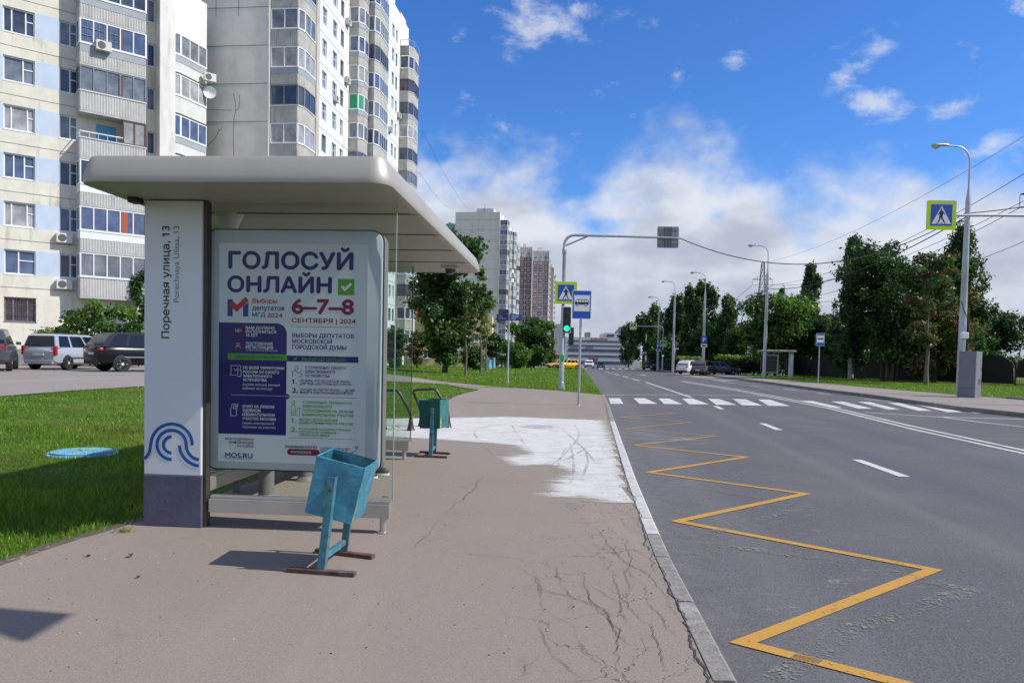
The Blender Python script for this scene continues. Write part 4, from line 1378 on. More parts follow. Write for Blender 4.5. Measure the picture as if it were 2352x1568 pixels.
# back wall, far end wall, bench
FY = 4.16
mb = MB()
mb.bb((0.03, PD + .01, 0.127), (0.12, FY, 0.25))
mb.build('back_beam', ALU, shelter, bevel=0.004)
GLASS2 = glass('back_glass', (0.92, 0.95, 0.93), 0.8, 0.03)
for a, b in ((PD + .03, 1.52), (1.60, 2.84), (2.92, 4.09)):
    mb = MB()
    mb.bb((0.07, a, 0.252), (0.08, b, 2.60))
    mb.build('back_pane', GLASS2, shelter)
for y in (1.56, 2.88, 4.13):
    mb = MB()
    mb.bb((0.045, y - .025, 0.0), (0.105, y + .025, 2.654))
    mb.build('post', mat('post_dark_grey', (0.14, 0.14, 0.135), 0.5), shelter, bevel=0.004)
fx1 = 1.315
mb = MB()
mb.bb((0.125, FY, 0.127), (fx1, FY + .11, 0.238))
mb.bb((0.125, FY + .02, 0.239), (fx1, FY + .09, 0.262))
mb.build('end_beam', ALU, shelter, bevel=0.004)
mb = MB()
mb.tube([(fx1 - .07, FY + .055, 0.0), (fx1 - .07, FY + .055, 0.126)], 0.028, 12)
mb.build('foot', ALU, shelter, smooth=True)
mb = MB()
mb.bb((0.125, FY + .05, 0.262), (fx1 + .01, FY + .06, 2.654))
g2 = mb.build('glass_panel', glass('tinted_far_glass', (0.84, 0.89, 0.86), 0.9, 0.06), shelter)
mb = MB()
mb.bb((fx1 + .0105, FY + .047, 0.262), (fx1 + .02, FY + .063, 2.654))
mb.build('glass_edge', mat('smoked_glass_edge', (0.07, 0.08, 0.075), 0.3), g2)
mb = MB()
put_text(mb, 'ESG', lambda x, y: (x, FY + 0.0495, y), fx1 - .08, fx1 - .03, 0.285, 0.016, 0.03)
mb.build('lettering', MATS['etched_mark'], g2)
mb = MB()
for i in range(4):
    mb.bb((0.30 + i * .115, 1.0, 0.44), (0.405 + i * .115, 3.75, 0.47))
bench = mb.build('bench_seat', mat('bench_wood', (0.20, 0.12, 0.07), 0.5, 0.25, 3, bump=0.1), shelter, bevel=0.006)
for y in (1.25, 2.35, 3.5):
    mb = MB()
    mb.tube([(0.52, y, 0.0), (0.52, y, 0.05), (0.52, y, 0.44)], [0.12, 0.075, 0.075], 16)
    mb.build('pedestal', mat('bench_pedestal_grey', (0.16, 0.155, 0.15), 0.6), bench, smooth=True)


# ------------------------------------------------------------------ the seated passenger behind the display
def person():
    t = thing('person', 'person in dark trousers and white-soled sneaker seated on the shelter bench, hidden behind the poster', 'person', SH_O + Vector((_c * 0.56 - _s * 2.72, _s * 0.56 + _c * 2.72, 0)), SH_RZ)
    J, E_, R_ = [], [], []

    def j(p, r, par=None):
        J.append(p)
        R_.append(r)
        if par is not None:
            E_.append((par, len(J) - 1))
        return len(J) - 1
    pel = j((0, 0, .56), .14)
    sp = j((-.03, 0, .78), .135, pel)
    ch = j((-.02, 0, .98), .145, sp)
    nk = j((.0, 0, 1.14), .058, ch)
    hd = j((.025, 0, 1.25), .088, nk)
    hd2 = j((.02, 0, 1.33), .085, hd)
    for sd in (1, -1):
        hip = j((.06, sd * .09, .55), .095, pel)
        kn = j((.44, sd * .11, .53), .066, hip)
        an = j((.55 + (.08 if sd > 0 else 0), sd * .12, .11), .045, kn)
        j((.60 + (.08 if sd > 0 else 0), sd * .12, .06), .042, an)
        s2 = j((-.02, sd * .19, 1.04), .062, ch)
        eb = j((.08, sd * .25, .78), .046, s2)
        wr = j((.30, sd * .14, .66), .032, eb)
        pm = j((.37, sd * .11, .645), .036, wr)
        for k in range(4):
            a = j((.41, sd * (.075 + .022 * k), .645), .011, pm)
            b_ = j((.45 - .006 * abs(k - 1.5), sd * (.073 + .022 * k), .635), .0095, a)
            j((.475 - .006 * abs(k - 1.5), sd * (.072 + .022 * k), .618), .008, b_)
        a = j((.38, sd * .065, .65), .011, pm)
        j((.41, sd * .045, .645), .009, a)
    me = bpy.data.meshes.new('body')
    me.from_pydata(J, E_, [])
    o = link('body', me, t)
    o.modifiers.new('skin', 'SKIN').use_smooth_shade = True
    for i, r in enumerate(R_):
        me.skin_vertices[0].data[i].radius = (r, r)
    me.skin_vertices[0].data[0].use_root = True
    o.modifiers.new('sub', 'SUBSURF').levels = 1
    o.modifiers['sub'].render_levels = 2
    me.materials.append(mat('dark_clothes', (0.03, 0.032, 0.045), 0.85, 0.2, 12))
    for sd in (1, -1):
        fx = .60 + (.08 if sd > 0 else 0)
        mb = MB()
        out = [(-.07, -.036), (-.02, -.043), (.08, -.046), (.15, -.042), (.185, -.02), (.185, .02), (.15, .042), (.08, .046), (-.02, .043), (-.07, .036)]
        mb.prism([(fx - .06 + x, sd * .12 + y, 0.004) for x, y in out], (0, 0, .028), 1)
        rings = [[(fx - .06 + x * k + .01 * (1 - k), sd * .12 + y * k, z) for x, y in out] for k, z in ((.97, .033), (.95, .06), (.72, .088), (.42, .115))]
        ring_loft(mb, rings, 0)
        mb.build('sneaker', [mat('sneaker_dark', (0.02, 0.02, 0.022), 0.6), mat('sneaker_sole', (0.75, 0.75, 0.73), 0.5)], t, smooth=True)
    mb = MB()
    mb.lathe([(.02, .075), (.07, .06), (.094, .02), (.096, -.02), (.088, -.05)], (.008, 0, 1.33), 14)
    mb.build('hair', mat('brown_hair', (0.03, 0.02, 0.012), 0.7), t, smooth=True)
    mb = MB()
    for sd in (1, -1):
        mb.lathe([(.001, -.009), (.009, 0), (.001, .009)], (.103, sd * .03, 1.30), 8, 1)
        mb.box((.02, sd * .092, 1.29), (.03, .018, .055), 0)
    mb.add([(.10, 0, 1.30), (.095, .014, 1.265), (.095, -.014, 1.265), (.128, 0, 1.266)], [(0, 1, 3), (0, 3, 2), (1, 2, 3)], 0)
    mb.box((.098, 0, 1.235), (.012, .045, .009), 2)
    mb.build('face', [mat('skin', (0.50, 0.30, 0.21), 0.55), BLACK, mat('lips', (0.35, 0.12, 0.1), 0.5)], t)


person()


# ------------------------------------------------------------------ litter bins
def bin_mat(name, col, col2):
    m = mat(name, col, 0.5, 0.25, 9, bump=0.35, bscale=7, spec=0.5, stain=col2, stain_amt=0.85, stain_scale=4.5)
    return m


TEAL = bin_mat('bin_teal_paint', (0.055, 0.25, 0.34), (0.03, 0.10, 0.11))
TEAL_IN = bin_mat('bin_inside_paint', (0.03, 0.15, 0.20), (0.03, 0.06, 0.06))
RUSTB = mat('rusted_teal_bar', (0.055, 0.20, 0.25), 0.65, 0.3, 12, stain=(0.10, 0.048, 0.028), stain_amt=1.0, stain_scale=6)
RUST = mat('rust', (0.105, 0.058, 0.042), 0.85, 0.4, 14, stain=(0.07, 0.21, 0.24), stain_amt=0.75, stain_scale=9)
CHIP = mat('chipped_paint', (0.20, 0.30, 0.16), 0.7, 0.5, 20)
GREENB = bin_mat('bin_green_paint', (0.032, 0.155, 0.145), (0.018, 0.07, 0.065))


def litter_bin(label, base, rz, tilt, lean, paint, yaw2=0.0, w=0.335, h=0.385, d=0.365, gap=0.46, piv=0.56):
    t = thing('litter_bin', label, 'litter bin', (base[0], base[1], G(*base)), rz, 'teal litter bins on swing stands')
    g2 = gap / 2
    # stand: two ground bars, two uprights, one tie bar (local y runs from the near to the far upright)
    for i, sy in enumerate((-1, 1)):
        mb = MB()
        mb.box((0.0, sy * g2, 0.016), (0.47, 0.05, 0.028), 0, (0, 0, RAD(-4 if sy < 0 else -13)))
        mb.build('ground_bar', RUST, t, bevel=0.003)
        mb = MB()
        x0, x1, z1 = -0.005, -0.005 + lean * (piv + .06), piv + .085
        u = 0.026
        mb.prism([(x0 - u, sy * g2 - .006, 0.031), (x0 + u, sy * g2 - .006, 0.031), (x1 + u, sy * g2 - .006, z1), (x1 - u, sy * g2 - .006, z1)], (0, .012, 0))
        mb.prism([(x0 + u - .004, sy * g2 + .0065, 0.031), (x0 + u, sy * g2 + .0065, 0.031), (x1 + u, sy * g2 + .0065, z1), (x1 + u - .004, sy * g2 + .0065, z1)], (0, -sy * 0.02 + 0.02, 0) if sy < 0 else (0, .012, 0))
        mb.build('upright', RUSTB, t, bevel=0.002)
    mb = MB()
    mb.box((-.005, 0, 0.10), (0.04, gap - .02, 0.035), 0, (0, 0, 0))
    mb.build('tie_bar', RUSTB, t, bevel=0.003)
    # the bucket: four sheet walls with rolled rims, dented
    rng = random.Random(int(abs(tilt) * 1000) + 3)
    cx = -0.005 + lean * piv
    Rm = Matrix.Translation((cx, 0, piv)) @ Matrix.Rotation(tilt, 4, 'Y') @ Matrix.Rotation(yaw2, 4, 'Z')
    n = 7
    th = 0.007
    mb = MB()

    def wall(fn, inner, mi):
        b0 = len(mb.v)
        vs = []
        for j in range(n + 1):
            for i in range(n + 1):
                vs.append(fn(i / n, j / n, inner))
        mb.add(vs, [(j * (n + 1) + i, j * (n + 1) + i + 1, (j + 1) * (n + 1) + i + 1, (j + 1) * (n + 1) + i) for j in range(n) for i in range(n)], mi)
    hz0, hz1 = -h * 0.53, h * 0.47
    off = 0.02

    def dent(a, b, k):
        return 0.010 * math.sin(3.1 * a + 1.7 * k) * math.sin(4.3 * b + k) + (0.018 * math.exp(-((a - .93) ** 2 + (b - .38) ** 2) / .02) if k == 0 else 0)
    for side in range(4):
        for inner in (0, 1):
            def fn(a, b, inn, side=side):
                z = hz0 + (hz1 - hz0) * b
                ww, dd = w / 2 - (th if inn else 0), d / 2 - (th if inn else 0)
                tap = 1 - 0.05 * (1 - b)
                e = dent(a, b, side) * math.sin(math.pi * min(max(a, .0), 1)) ** .5
                if side == 0:
                    p = (-ww * tap + 2 * ww * tap * a, -dd + e, z)
                elif side == 1:
                    p = (ww * tap - e, -dd + 2 * dd * a, z)
                elif side == 2:
                    p = (ww * tap - 2 * ww * tap * a, dd - e, z)
                else:
                    p = (-ww * tap + e, dd - 2 * dd * a, z)
                return Rm @ Vector(p)
            wall(fn, inner, 1 if inner else 0)
    mb.add([Rm @ Vector((sx * w / 2 * .95, sy * d / 2, hz0 + .004)) for sx, sy in ((-1, -1), (1, -1), (1, 1), (-1, 1))], [(0, 1, 2, 3)], 0)
    bk = mb.build('bucket', [paint, TEAL_IN], t)
    mb = MB()
    rim = [Vector((sx * (w / 2 - .003), sy * (d / 2 - .003), hz1)) for sx, sy in ((-1, -1), (1, -1), (1, 1), (-1, 1), (-1, -1))]
    mb.tube([Rm @ p for p in rim], 0.006, 6)
    mb.build('rim', paint, bk)
    mb = MB()
    mb.add([Rm @ Vector(p) for p in ((w / 2 * .955 + .001, -d / 2 + .002, hz0 + .002), (w / 2 * .96 + .002, -d / 2 + .05, hz0 + .002), (w / 2 * .99 + .003, -d / 2 + .055, hz0 + .12), (w / 2 * .985 + .002, -d / 2 + .003, hz0 + .16))], [(0, 1, 2, 3)])
    mb.build('bare_patch', CHIP, bk)
    mb = MB()
    for sy in (-1, 1):
        mb.tube([(cx, sy * (g2 + .014), piv), (cx, sy * (d / 2 - .012), piv)], 0.012, 8)
    mb.build('pivot_pin', RUST, t)
    return t


bx, by = -1.205, 5.045
litter_bin('dented blue-teal litter bin tilted on its stand in front of the poster', (bx, by), RAD(-6), RAD(13), 0.11, TEAL, RAD(3))
litter_bin('dark green litter bin with upright bucket beyond the shelter, by the black hoops', (-1.12, 10.62), RAD(-2), RAD(-1.5), 0.02, GREENB, RAD(-13), 0.32, 0.40, 0.36, 0.42, 0.62)


# ------------------------------------------------------------------ black hoop racks
def hoop(label, base, rz, loc_label='hoops'):
    t = thing('bike_rack', label, 'bike rack', (base[0], base[1], G(*base)), rz, 'black hoop racks beside the pavement')
    prof = [(0, 0, .02), (0, 0, .25), (-.05, -.03, .42), (-.15, -.08, .68), (-.14, -.09, .72), (-.09, -.095, .74), (.26, -.095, .765), (.31, -.09, .75), (.35, -.085, .71), (.50, -.03, .42), (.55, 0, .28), (.55, 0, .02)]
    mb = MB()
    mb.tube(prof, 0.026, 8)
    h = mb.build('hoop_bar', BLACK, t, smooth=True)
    for x in (0, .55):
        mb = MB()
        mb.tube([(x, 0, 0.004), (x, 0, .02), (x, 0, .09), (x, 0, .25)], [.085, .075, .055, .03], 10)
        mb.build('flared_foot', BLACK, t, smooth=True)
    return t


def hoop_at(px, py):
    return at(px, py)


hx, hy = at(968, 979)
hoop('black bent hoop rack standing behind the green bin', (hx, hy), RAD(-10))
hx, hy = at(880, 986)
hoop('black bent hoop rack seen through the shelter glass', (hx, hy), RAD(-10))


# ================================================================== signs, posts, lamps
YG = mat('sign_yellow_green', (0.52, 0.66, 0.010), 0.4)
SBLUE = mat('sign_blue', (0.012, 0.085, 0.40), 0.4)
SWHITE = mat('sign_white', (0.74, 0.75, 0.76), 0.4)
SBLACK = mat('sign_black', (0.012, 0.012, 0.014), 0.5)
SGREY = mat('sign_back_grey', (0.24, 0.25, 0.26), 0.5, 0.1, 6, metal=0.3)
LENS_OFF = mat('lens_dark', (0.035, 0.035, 0.038), 0.25)
LENS_GREEN = emit('lens_green_lit', (0.02, 0.72, 0.38), 1.1)
HOUSING = mat('signal_housing', (0.02, 0.02, 0.022), 0.5)


def plate(mb, x0, z0, x1, z1, r, y, th, mi):
    ring_loft(mb, [rr_xz(x0, z0, x1, z1, r, y, 4), rr_xz(x0, z0, x1, z1, r, y + th, 4)], mi)


def flat(mb, pts, y, mi):
    mb.poly([(x, y, z) for x, z in pts], mi)


def crossing_sign(parent, x, y, z, s, flip=1, name='crossing_sign'):
    """yellow-green board, blue square, white triangle, walking figure; faces -y"""
    mb = MB()
    h = s / 2
    plate(mb, x - h, z - h, x + h, z + h, s * .05, y, .03, 0)
    q = s * .365
    flat(mb, [(x - q, z - q), (x + q, z - q), (x + q, z + q), (x - q, z + q)], y - .002, 1)
    k = s * .70

    def P(a, b):
        return (x + flip * (a - .5) * k, z + (b - .5) * k)
    flat(mb, [P(.03, .07), P(.97, .07), P(.5, .95)], y - .004, 2)
    fig = [[(.46, .72), (.54, .72), (.60, .66), (.585, .52), (.60, .42), (.45, .42), (.42, .55), (.43, .66)],        # torso
           [(.45, .44), (.53, .44), (.50, .32), (.42, .22), (.38, .14), (.32, .14), (.37, .26), (.43, .34)],          # rear leg
           [(.50, .44), (.60, .44), (.61, .32), (.68, .15), (.61, .14), (.56, .28)],                                      # front leg
           [(.44, .70), (.47, .67), (.40, .57), (.36, .52), (.33, .54), (.38, .62)],                                      # arms
           [(.57, .68), (.60, .66), (.64, .58), (.70, .53), (.67, .50), (.60, .55)],
           [(.27, .09), (.34, .09), (.36, .13), (.29, .13)], [(.46, .09), (.54, .09), (.54, .12), (.46, .12)], [(.66, .09), (.74, .09), (.72, .13), (.64, .13)]]
    for f in fig:
        flat(mb, [P(*p) for p in f], y - .006, 3)
    flat(mb, [P(.515 + .045 * math.cos(i * .628), .775 + .05 * math.sin(i * .628)) for i in range(10)], y - .006, 3)
    return mb.build(name, [YG, SBLUE, SWHITE, SBLACK], parent)


def stop_board(parent, x, y, z0, w, h):
    mb = MB()
    plate(mb, x - w / 2, z0, x + w / 2, z0 + h, .03, y, .025, 2)
    e = .018
    plate(mb, x - w / 2 + e, z0 + e, x + w / 2 - e, z0 + h - e, .02, y - .002, .003, 1)
    a = w * .41
    zt = z0 + h * .83
    zb = z0 + h * .27
    flat(mb, [(x - a, zb), (x + a, zb), (x + a, zt), (x - a, zt)], y - .004, 2)
    k = a * 1.75

    def P(u, v):
        return (x + (u - .5) * k, zb + (zt - zb) * .5 + (v - .22) * k)
    flat(mb, [P(0, .12), P(1, .12), P(1, .34), P(.965, .46), P(.93, .50), P(.16, .50), P(.09, .46), P(.03, .36), P(0, .26)], y - .006, 3)
    for u0, u1 in ((.10, .25), (.29, .45), (.49, .65), (.69, .85), (.88, .955)):
        flat(mb, [P(u0 - (.03 if u0 < .2 else 0), .30), P(u1, .30), P(u1, .45), P(u0 + (.02 if u0 < .2 else 0), .45)], y - .007, 2)
    for u in (.20, .80):
        for r, m_, dy in ((.105, 3, .0072), (.062, 2, .0078), (.03, 3, .0084)):
            flat(mb, [P(u + r * math.cos(i * .449), .12 + r * math.sin(i * .449)) for i in range(14)], y - dy, m_)
    return mb.build('stop_sign', [SGREY, SBLUE, SWHITE, SBLACK], parent)


def signal_head(parent, x, y, z0, w=.36, h=1.16, lit=2, border=True):
    mb = MB()
    plate(mb, x - w / 2 - .02, z0 - .02, x + w / 2 + .02, z0 + h + .02, .04, y, .012, 2)
    plate(mb, x - w / 2 + .012, z0 + .012, x + w / 2 - .012, z0 + h - .012, .03, y - .05, .26, 0)
    hd = mb.build('signal_head', [HOUSING, SBLACK, SWHITE], parent)
    for i in range(3):
        cz = z0 + h - h * (i + .5) / 3
        mb = MB()
        c = [(x + .135 * math.cos(a * .393), y - .052, cz + .135 * math.sin(a * .393)) for a in range(16)]
        mb.poly(c, 0)
        if i != lit:
            mb.add([(x + .07 * math.cos(a * .785), y - .0535, cz + .07 * math.sin(a * .785)) for a in range(8)], [tuple(range(8))], 1)
        mb.build('lens', [LENS_GREEN if i == lit else LENS_OFF, mat('lens_mark', (0.08, 0.08, 0.085), 0.5)], hd)
        mb = MB()
        hood = [(x + .15 * math.cos(RAD(a)), cz + .15 * math.sin(RAD(a))) for a in range(-10, 191, 20)]
        for (x0, zz0), (x1, zz1) in zip(hood, hood[1:]):
            mb.quad((x0, y - .053, zz0), (x1, y - .053, zz1), (x1, y - .17, zz1 - .015), (x0, y - .17, zz0 - .015))
        mb.build('visor', HOUSING, hd)
    return hd


def signal_pole(label, px, py, rz, mirror=1, front_sign=False, group='grey signal poles with long overhanging arms', base=None):
    b = base or at(px, py)
    t = thing('signal_pole', label, 'traffic signal', (b[0], b[1], G(*b)), rz, group)
    mb = MB()
    mb.lathe([(.115, 0.0), (.115, 3.1), (.085, 3.14), (.08, 6.1), (.105, 6.14), (.105, 6.32), (.075, 6.42)], n=14)
    mb.build('pole', GALV, t, smooth=True)
    mb = MB()
    mb.lathe([(.19, 0), (.19, .03), (.15, .035), (.135, .30), (.12, .32)], n=14)
    for i in range(6):
        a = i * math.pi / 3
        mb.box((.165 * math.cos(a), .165 * math.sin(a), .07), (.05, .012, .09), 0, (0, 0, a))
    mb.build('base_flange', GALV, t, smooth=False)
    s = mirror
    mb = MB()
    arc_ = [(0, 0, 6.40), (0, 0, 6.56)] + [(s * (.45 - .45 * math.cos(RAD(a))), 0, 6.56 + .42 * math.sin(RAD(a))) for a in range(15, 91, 15)] + [(s * 2.6, 0, 6.965), (s * 5.18, 0, 6.93)]
    mb.tube(arc_, [.068] * 3 + [.06] * 5 + [.052, .045], 10)
    arm = mb.build('arm', GALV, t, smooth=True)
    mb = MB()
    mb.tube([(s * .03, 0, 6.50), (s * 1.02, 0, 6.93)], .038, 8)
    mb.build('brace', GALV, t, smooth=True)
    if front_sign:
        crossing_sign(t, s * 4.75, -.09, 6.93, 1.06, -1)
    else:
        mb = MB()
        plate(mb, s * 4.68 - .485, 6.50, s * 4.68 + .485, 7.46, .05, .10, .02, 0)
        mb.bb((s * 4.68 - .15, .06, 6.52), (s * 4.68 - .11, .10, 7.44), 1)
        mb.bb((s * 4.68 + .12, .06, 6.52), (s * 4.68 + .16, .10, 7.44), 1)
        mb.bb((s * 4.68 - .02, .07, 6.52), (s * 4.68 + .05, .10, 7.44), 1)
        for zz in (6.62, 7.0, 7.3):
            mb.bb((s * 4.68 - .46, .085, zz), (s * 4.68 + .46, .10, zz + .02), 0)
        mb.build('sign_back', [SGREY, mat('sign_bracket', (0.13, 0.135, 0.14), 0.5, metal=.4)], t)
    return t


RRZ = -RAD(5.7)                                # the road runs 5.7 degrees right of the view
sp_ = signal_pole('grey signal pole on the near kerb, lit green light and yellow-edged crossing sign', 1289, 893, RAD(-1))
crossing_sign(sp_, .10, -.17, 4.36, 1.0)
signal_head(sp_, .17, -.22, 2.56)
mb = MB()
plate(mb, -.09, 1.28, .09, 1.56, .02, -.20, .09, 0)
mb.build('push_button_box', mat('button_green', (0.01, 0.42, 0.10), 0.45), sp_)
mb = MB()
mb.box((.40, .02, 2.42), (.22, .30, .78), 0)
mb.bb((.12, .0, 2.1), (.40, .03, 2.13), 0)
mb.build('side_signal', HOUSING, sp_, bevel=.02)
signal_pole('grey signal pole with its arm entering at right, yellow-edged crossing sign at the tip', 0, 0, RAD(-2), -1, True, base=(20.33, 27.2))
fs = signal_pole('far signal pole across the road, arm over the lanes with small crossing sign', 1521, 851.5, RAD(-3), -1, True)
crossing_sign(fs, .0, -.17, 4.3, 1.0, -1)
signal_head(fs, .0, -.2, 2.2)

# stop sign on the near pavement, and its twin across the road
def stop_sign(label, px, py, rz=0.0):
    b = at(px, py)
    t = thing('bus_stop_sign', label, 'bus stop sign', (b[0], b[1], G(*b)), rz, 'blue bus stop signs on poles')
    mb = MB()
    mb.lathe([(.037, 0), (.037, 3.42)], n=12)
    mb.lathe([(.06, 0), (.055, .02), (.037, .03)], n=12)
    mb.build('pole', GALV, t, smooth=True)
    stop_board(t, .015, -.07, 2.61, .575, .86)
    mb = MB()
    for z in (2.75, 3.3):
        mb.bb((-.06, -.045, z), (.09, .045, z + .04))
    mb.build('clamp', GALV, t)
    return t


stop_sign('blue bus stop sign on thin pole at the near pavement edge', 1329, 931)
stop_sign('blue bus stop sign on the far pavement, before the trees', 1879, 881)

# street name post
b = at(1166, 880)
t = thing('street_name_post', 'thin grey post with two dark blue street name blades on the lawn', 'street sign', (b[0], b[1], G(*b)))
mb = MB()
mb.lathe([(.055, 0), (.05, .1), (.043, .12), (.043, 3.92)], n=10)
mb.build('pole', GALV, t, smooth=True)
SDB = mat('blade_dark_blue', (0.016, 0.028, 0.17), 0.4)
for sx, ang, txts in ((-1, RAD(-20), ('улица', 'Porechnaya')), (1, RAD(18), ('Поречная', 'улица'))):
    c_ = math.cos(ang)
    s_ = math.sin(ang)
    f = lambda x, y, z: (sx * .04 + (x if sx > 0 else x) * c_ - y * s_, (x) * s_ + y * c_ - .03, z)
    xa, xb = (.0, .66) if sx > 0 else (-.66, .0)
    mb = MB()
    mb.add([f(x, y, z) for x in (xa, xb) for y in (-.012, .012) for z in (3.33, 3.67)], [(0, 1, 3, 2), (4, 6, 7, 5), (0, 4, 5, 1), (2, 3, 7, 6), (0, 2, 6, 4), (1, 5, 7, 3)], 0)
    for k, tx in enumerate(txts):
        put_text(mb, tx, lambda x, y: f(x, -.014, y), xa + .1, xa + .1 + .085 * .55 * len(tx), 3.54 - k * .12, .07, 0, 1)
    mb.build('name_blade', [SDB, SWHITE], t)
mb = MB()
mb.bb((-.25, -.02, 3.72), (.02, .02, 3.92))
mb.build('number_blade', SDB, t)


# street lamps along the far side
def lamp(label, px, py, rz, sign=None):
    b = at(px, py)
    t = thing('street_lamp', label, 'street lamp', (b[0], b[1], G(*b)), rz, 'grey street lamps along the far side of the road')
    mb = MB()
    mb.lathe([(.17, 0), (.165, 3.5), (.162, 3.52), (.14, 5.6), (.145, 5.62), (.135, 6.6), (.115, 9.0), (.115, 9.2), (.05, 9.8)], n=14)
    mb.build('pole', GALV, t, smooth=True)
    mb = MB()
    pts = [(0, 0, 9.7), (0, 0, 10.7)] + [(-.62 + .62 * math.cos(RAD(a)), 0, 11.0 + .78 * math.sin(RAD(a))) for a in range(0, 91, 15)] + [(-1.15, 0, 11.82)]
    mb.tube(pts, [.048, .045] + [.038] * 8, 8)
    mb.build('arm', GALV, t, smooth=True)
    mb = MB()
    rings = []
    for x, r, z in ((-1.02, .055, 11.84), (-1.12, .085, 11.85), (-1.36, .085, 11.85), (-1.38, .12, 11.83), (-1.55, .135, 11.82), (-1.72, .10, 11.82), (-1.80, .03, 11.82)):
        rings.append([(x, r * 1.1 * math.cos(k * .628), z + r * .72 * math.sin(k * .628)) for k in range(10)])
    ring_loft(mb, rings)
    mb.box((-1.1, 0, 11.95), (.06, .06, .09))
    hd = mb.build('lamp_head', ALU, t, smooth=True)
    mb = MB()
    rings = [[(-1.59 + .17 * k * math.cos(a * .524), .125 * k * math.sin(a * .524), 11.80 - d) for a in range(12)] for k, d in ((1, 0), (.95, .06), (.7, .11), (.3, .135))]
    ring_loft(mb, rings)
    mb.build('lamp_glass', mat('lamp_glass', (0.50, 0.50, 0.48), 0.1), hd, smooth=True)
    if sign == 'P':
        mb = MB()
        plate(mb, -.38, 3.55, .38, 4.4, .05, -.24, .02, 0)
        put_text(mb, 'P', lambda x, y: (x, -.243, y), -.17, .19, 3.72, .52, .07, 1, (0, -1, 0))
        mb.build('parking_sign', [SBLUE, SWHITE], t)
        mb = MB()
        plate(mb, -.36, 3.12, .36, 3.48, .03, -.24, .02, 0)
        flat(mb, [(-.25, 3.22), (.25, 3.22), (.22, 3.33), (-.12, 3.40), (-.22, 3.33)], -.243, 1)
        mb.build('plate_sign', [SWHITE, SBLACK], t)
    if sign == 'box':
        mb = MB()
        mb.bb((-.17, -.30, 2.72), (.16, -.10, 3.02))
        mb.build('junction_box', WHITE, t, bevel=.03)
        mb = MB()
        mb.tube([(-.16, -.10, 4.5), (-.12, -.19, 4.2), (.14, -.2, 3.6), (.19, -.16, 3.2), (.16, -.16, 2.5), (.2, -.12, 2.0)], .018, 6)
        mb.tube([(.21, -.05, 2.0), (.21, -.05, 3.9)], .035, 8)
        mb.build('feed_cable', BLACK, t, smooth=True)
    return t


lamp('tall grey street lamp behind the grey cabinet, with a white junction box', 2204, 909, RAD(-4), 'box')
lamp('grey street lamp standing beside the far bus shelter', 1755, 868, RRZ)
lamp('grey street lamp carrying a blue parking sign by the parked cars', 1614, 858, RRZ, 'P')
lamp('grey street lamp by the round hedge, next after the parking sign', 1545, 854.6, RRZ)
lamp('slim street lamp with a smaller blue parking sign', 1510, 851, RRZ, 'P')
lamp('slim street lamp far along the road, before the poplars', 1482, 847, RRZ)
lamp('most distant street lamp on the far side of the road', 1462, 843.5, RRZ)

# small round no-stopping sign on a thin post
b = at(1551, 852.5)
t = thing('no_stopping_sign', 'round reddish no-stopping sign with white plate on thin post', 'road sign', (b[0], b[1], G(*b)), RRZ)
mb = MB()
mb.lathe([(.04, 0), (.04, 4.5)], n=8)
mb.build('pole', GALV, t)
mb = MB()
for r, m_, dy in ((.42, 0, .06), (.33, 1, .063)):
    flat(mb, [(r * math.cos(i * .314), 4.2 + r * math.sin(i * .314)) for i in range(20)], -dy, m_)
mb.box((0, -.061, 4.2), (.62, .003, .07), 0, (0, RAD(45), 0))
mb.bb((-.4, -.05, 3.3), (.4, -.03, 3.6), 2)
mb.build('sign_face', [mat('faded_sign_red', (0.40, 0.08, 0.12), 0.5), mat('faded_sign_violet', (0.32, 0.16, 0.26), 0.5), SWHITE], t)

# grey control cabinet
b = at(2233, 914)
t = thing('control_cabinet', 'tall plain grey metal control cabinet at the foot of the lamp', 'cabinet', (b[0], b[1] + .25, G(*b) + .02), RAD(38))
CABM = mat('cabinet_grey', (0.185, 0.195, 0.215), 0.55, 0.06, 3, stain=(0.13, 0.135, 0.14), stain_amt=.4)
mb = MB()
mb.bb((-.33, -.36, .42), (.33, .36, 2.08))
mb.build('case', CABM, t, bevel=.012)
mb = MB()
mb.bb((-.335, -.365, .0), (.335, .365, .415))
mb.build('plinth', CABM, t, bevel=.01)
mb = MB()
for i in range(6):
    mb.box((.10, -.364, .60 + i * .045), (.28, .012, .026), 0, (RAD(25), 0, 0))
mb.build('vent_grille', mat('grille_grey', (0.10, 0.105, 0.11), 0.5), t)
mb = MB()
mb.bb((.29, -.372, 1.2), (.305, -.36, 1.36))
mb.build('handle', BLACK, t)

# far bus shelter
b = at(1788, 865)
t = thing('bus_shelter', 'small grey bus shelter across the road with a dark poster case', 'bus shelter', (b[0], b[1], G(*b) + .02), RAD(-6))
mb = MB()
rings = [[(x, y, z) for x, y in round_rect(-1.7, -.3, 1.62, 2.2, .12, o, 3)] for o, z in ((-.05, 2.48), (.02, 2.52), (.02, 2.64), (-.08, 2.70))]
ring_loft(mb, rings)
mb.build('roof', ROOFALU, t)
mb = MB()
mb.bb((1.02, .0, .02), (1.42, .3, 2.47))
mb.build('pylon', SHELTER_WHITE, t)
mb = MB()
mb.bb((-1.35, -.02, .35), (-.12, .14, 2.2))
mb.bb((-1.45, 0, .02), (-1.36, .1, 2.47))
mb.bb((-.11, 0, .02), (-.04, .1, 2.47))
cs = mb.build('display_case', mat('case_grey', (0.40, 0.41, 0.42), 0.5), t)
mb = MB()
mb.bb((-1.27, -.03, .45), (-.20, -.021, 2.1))
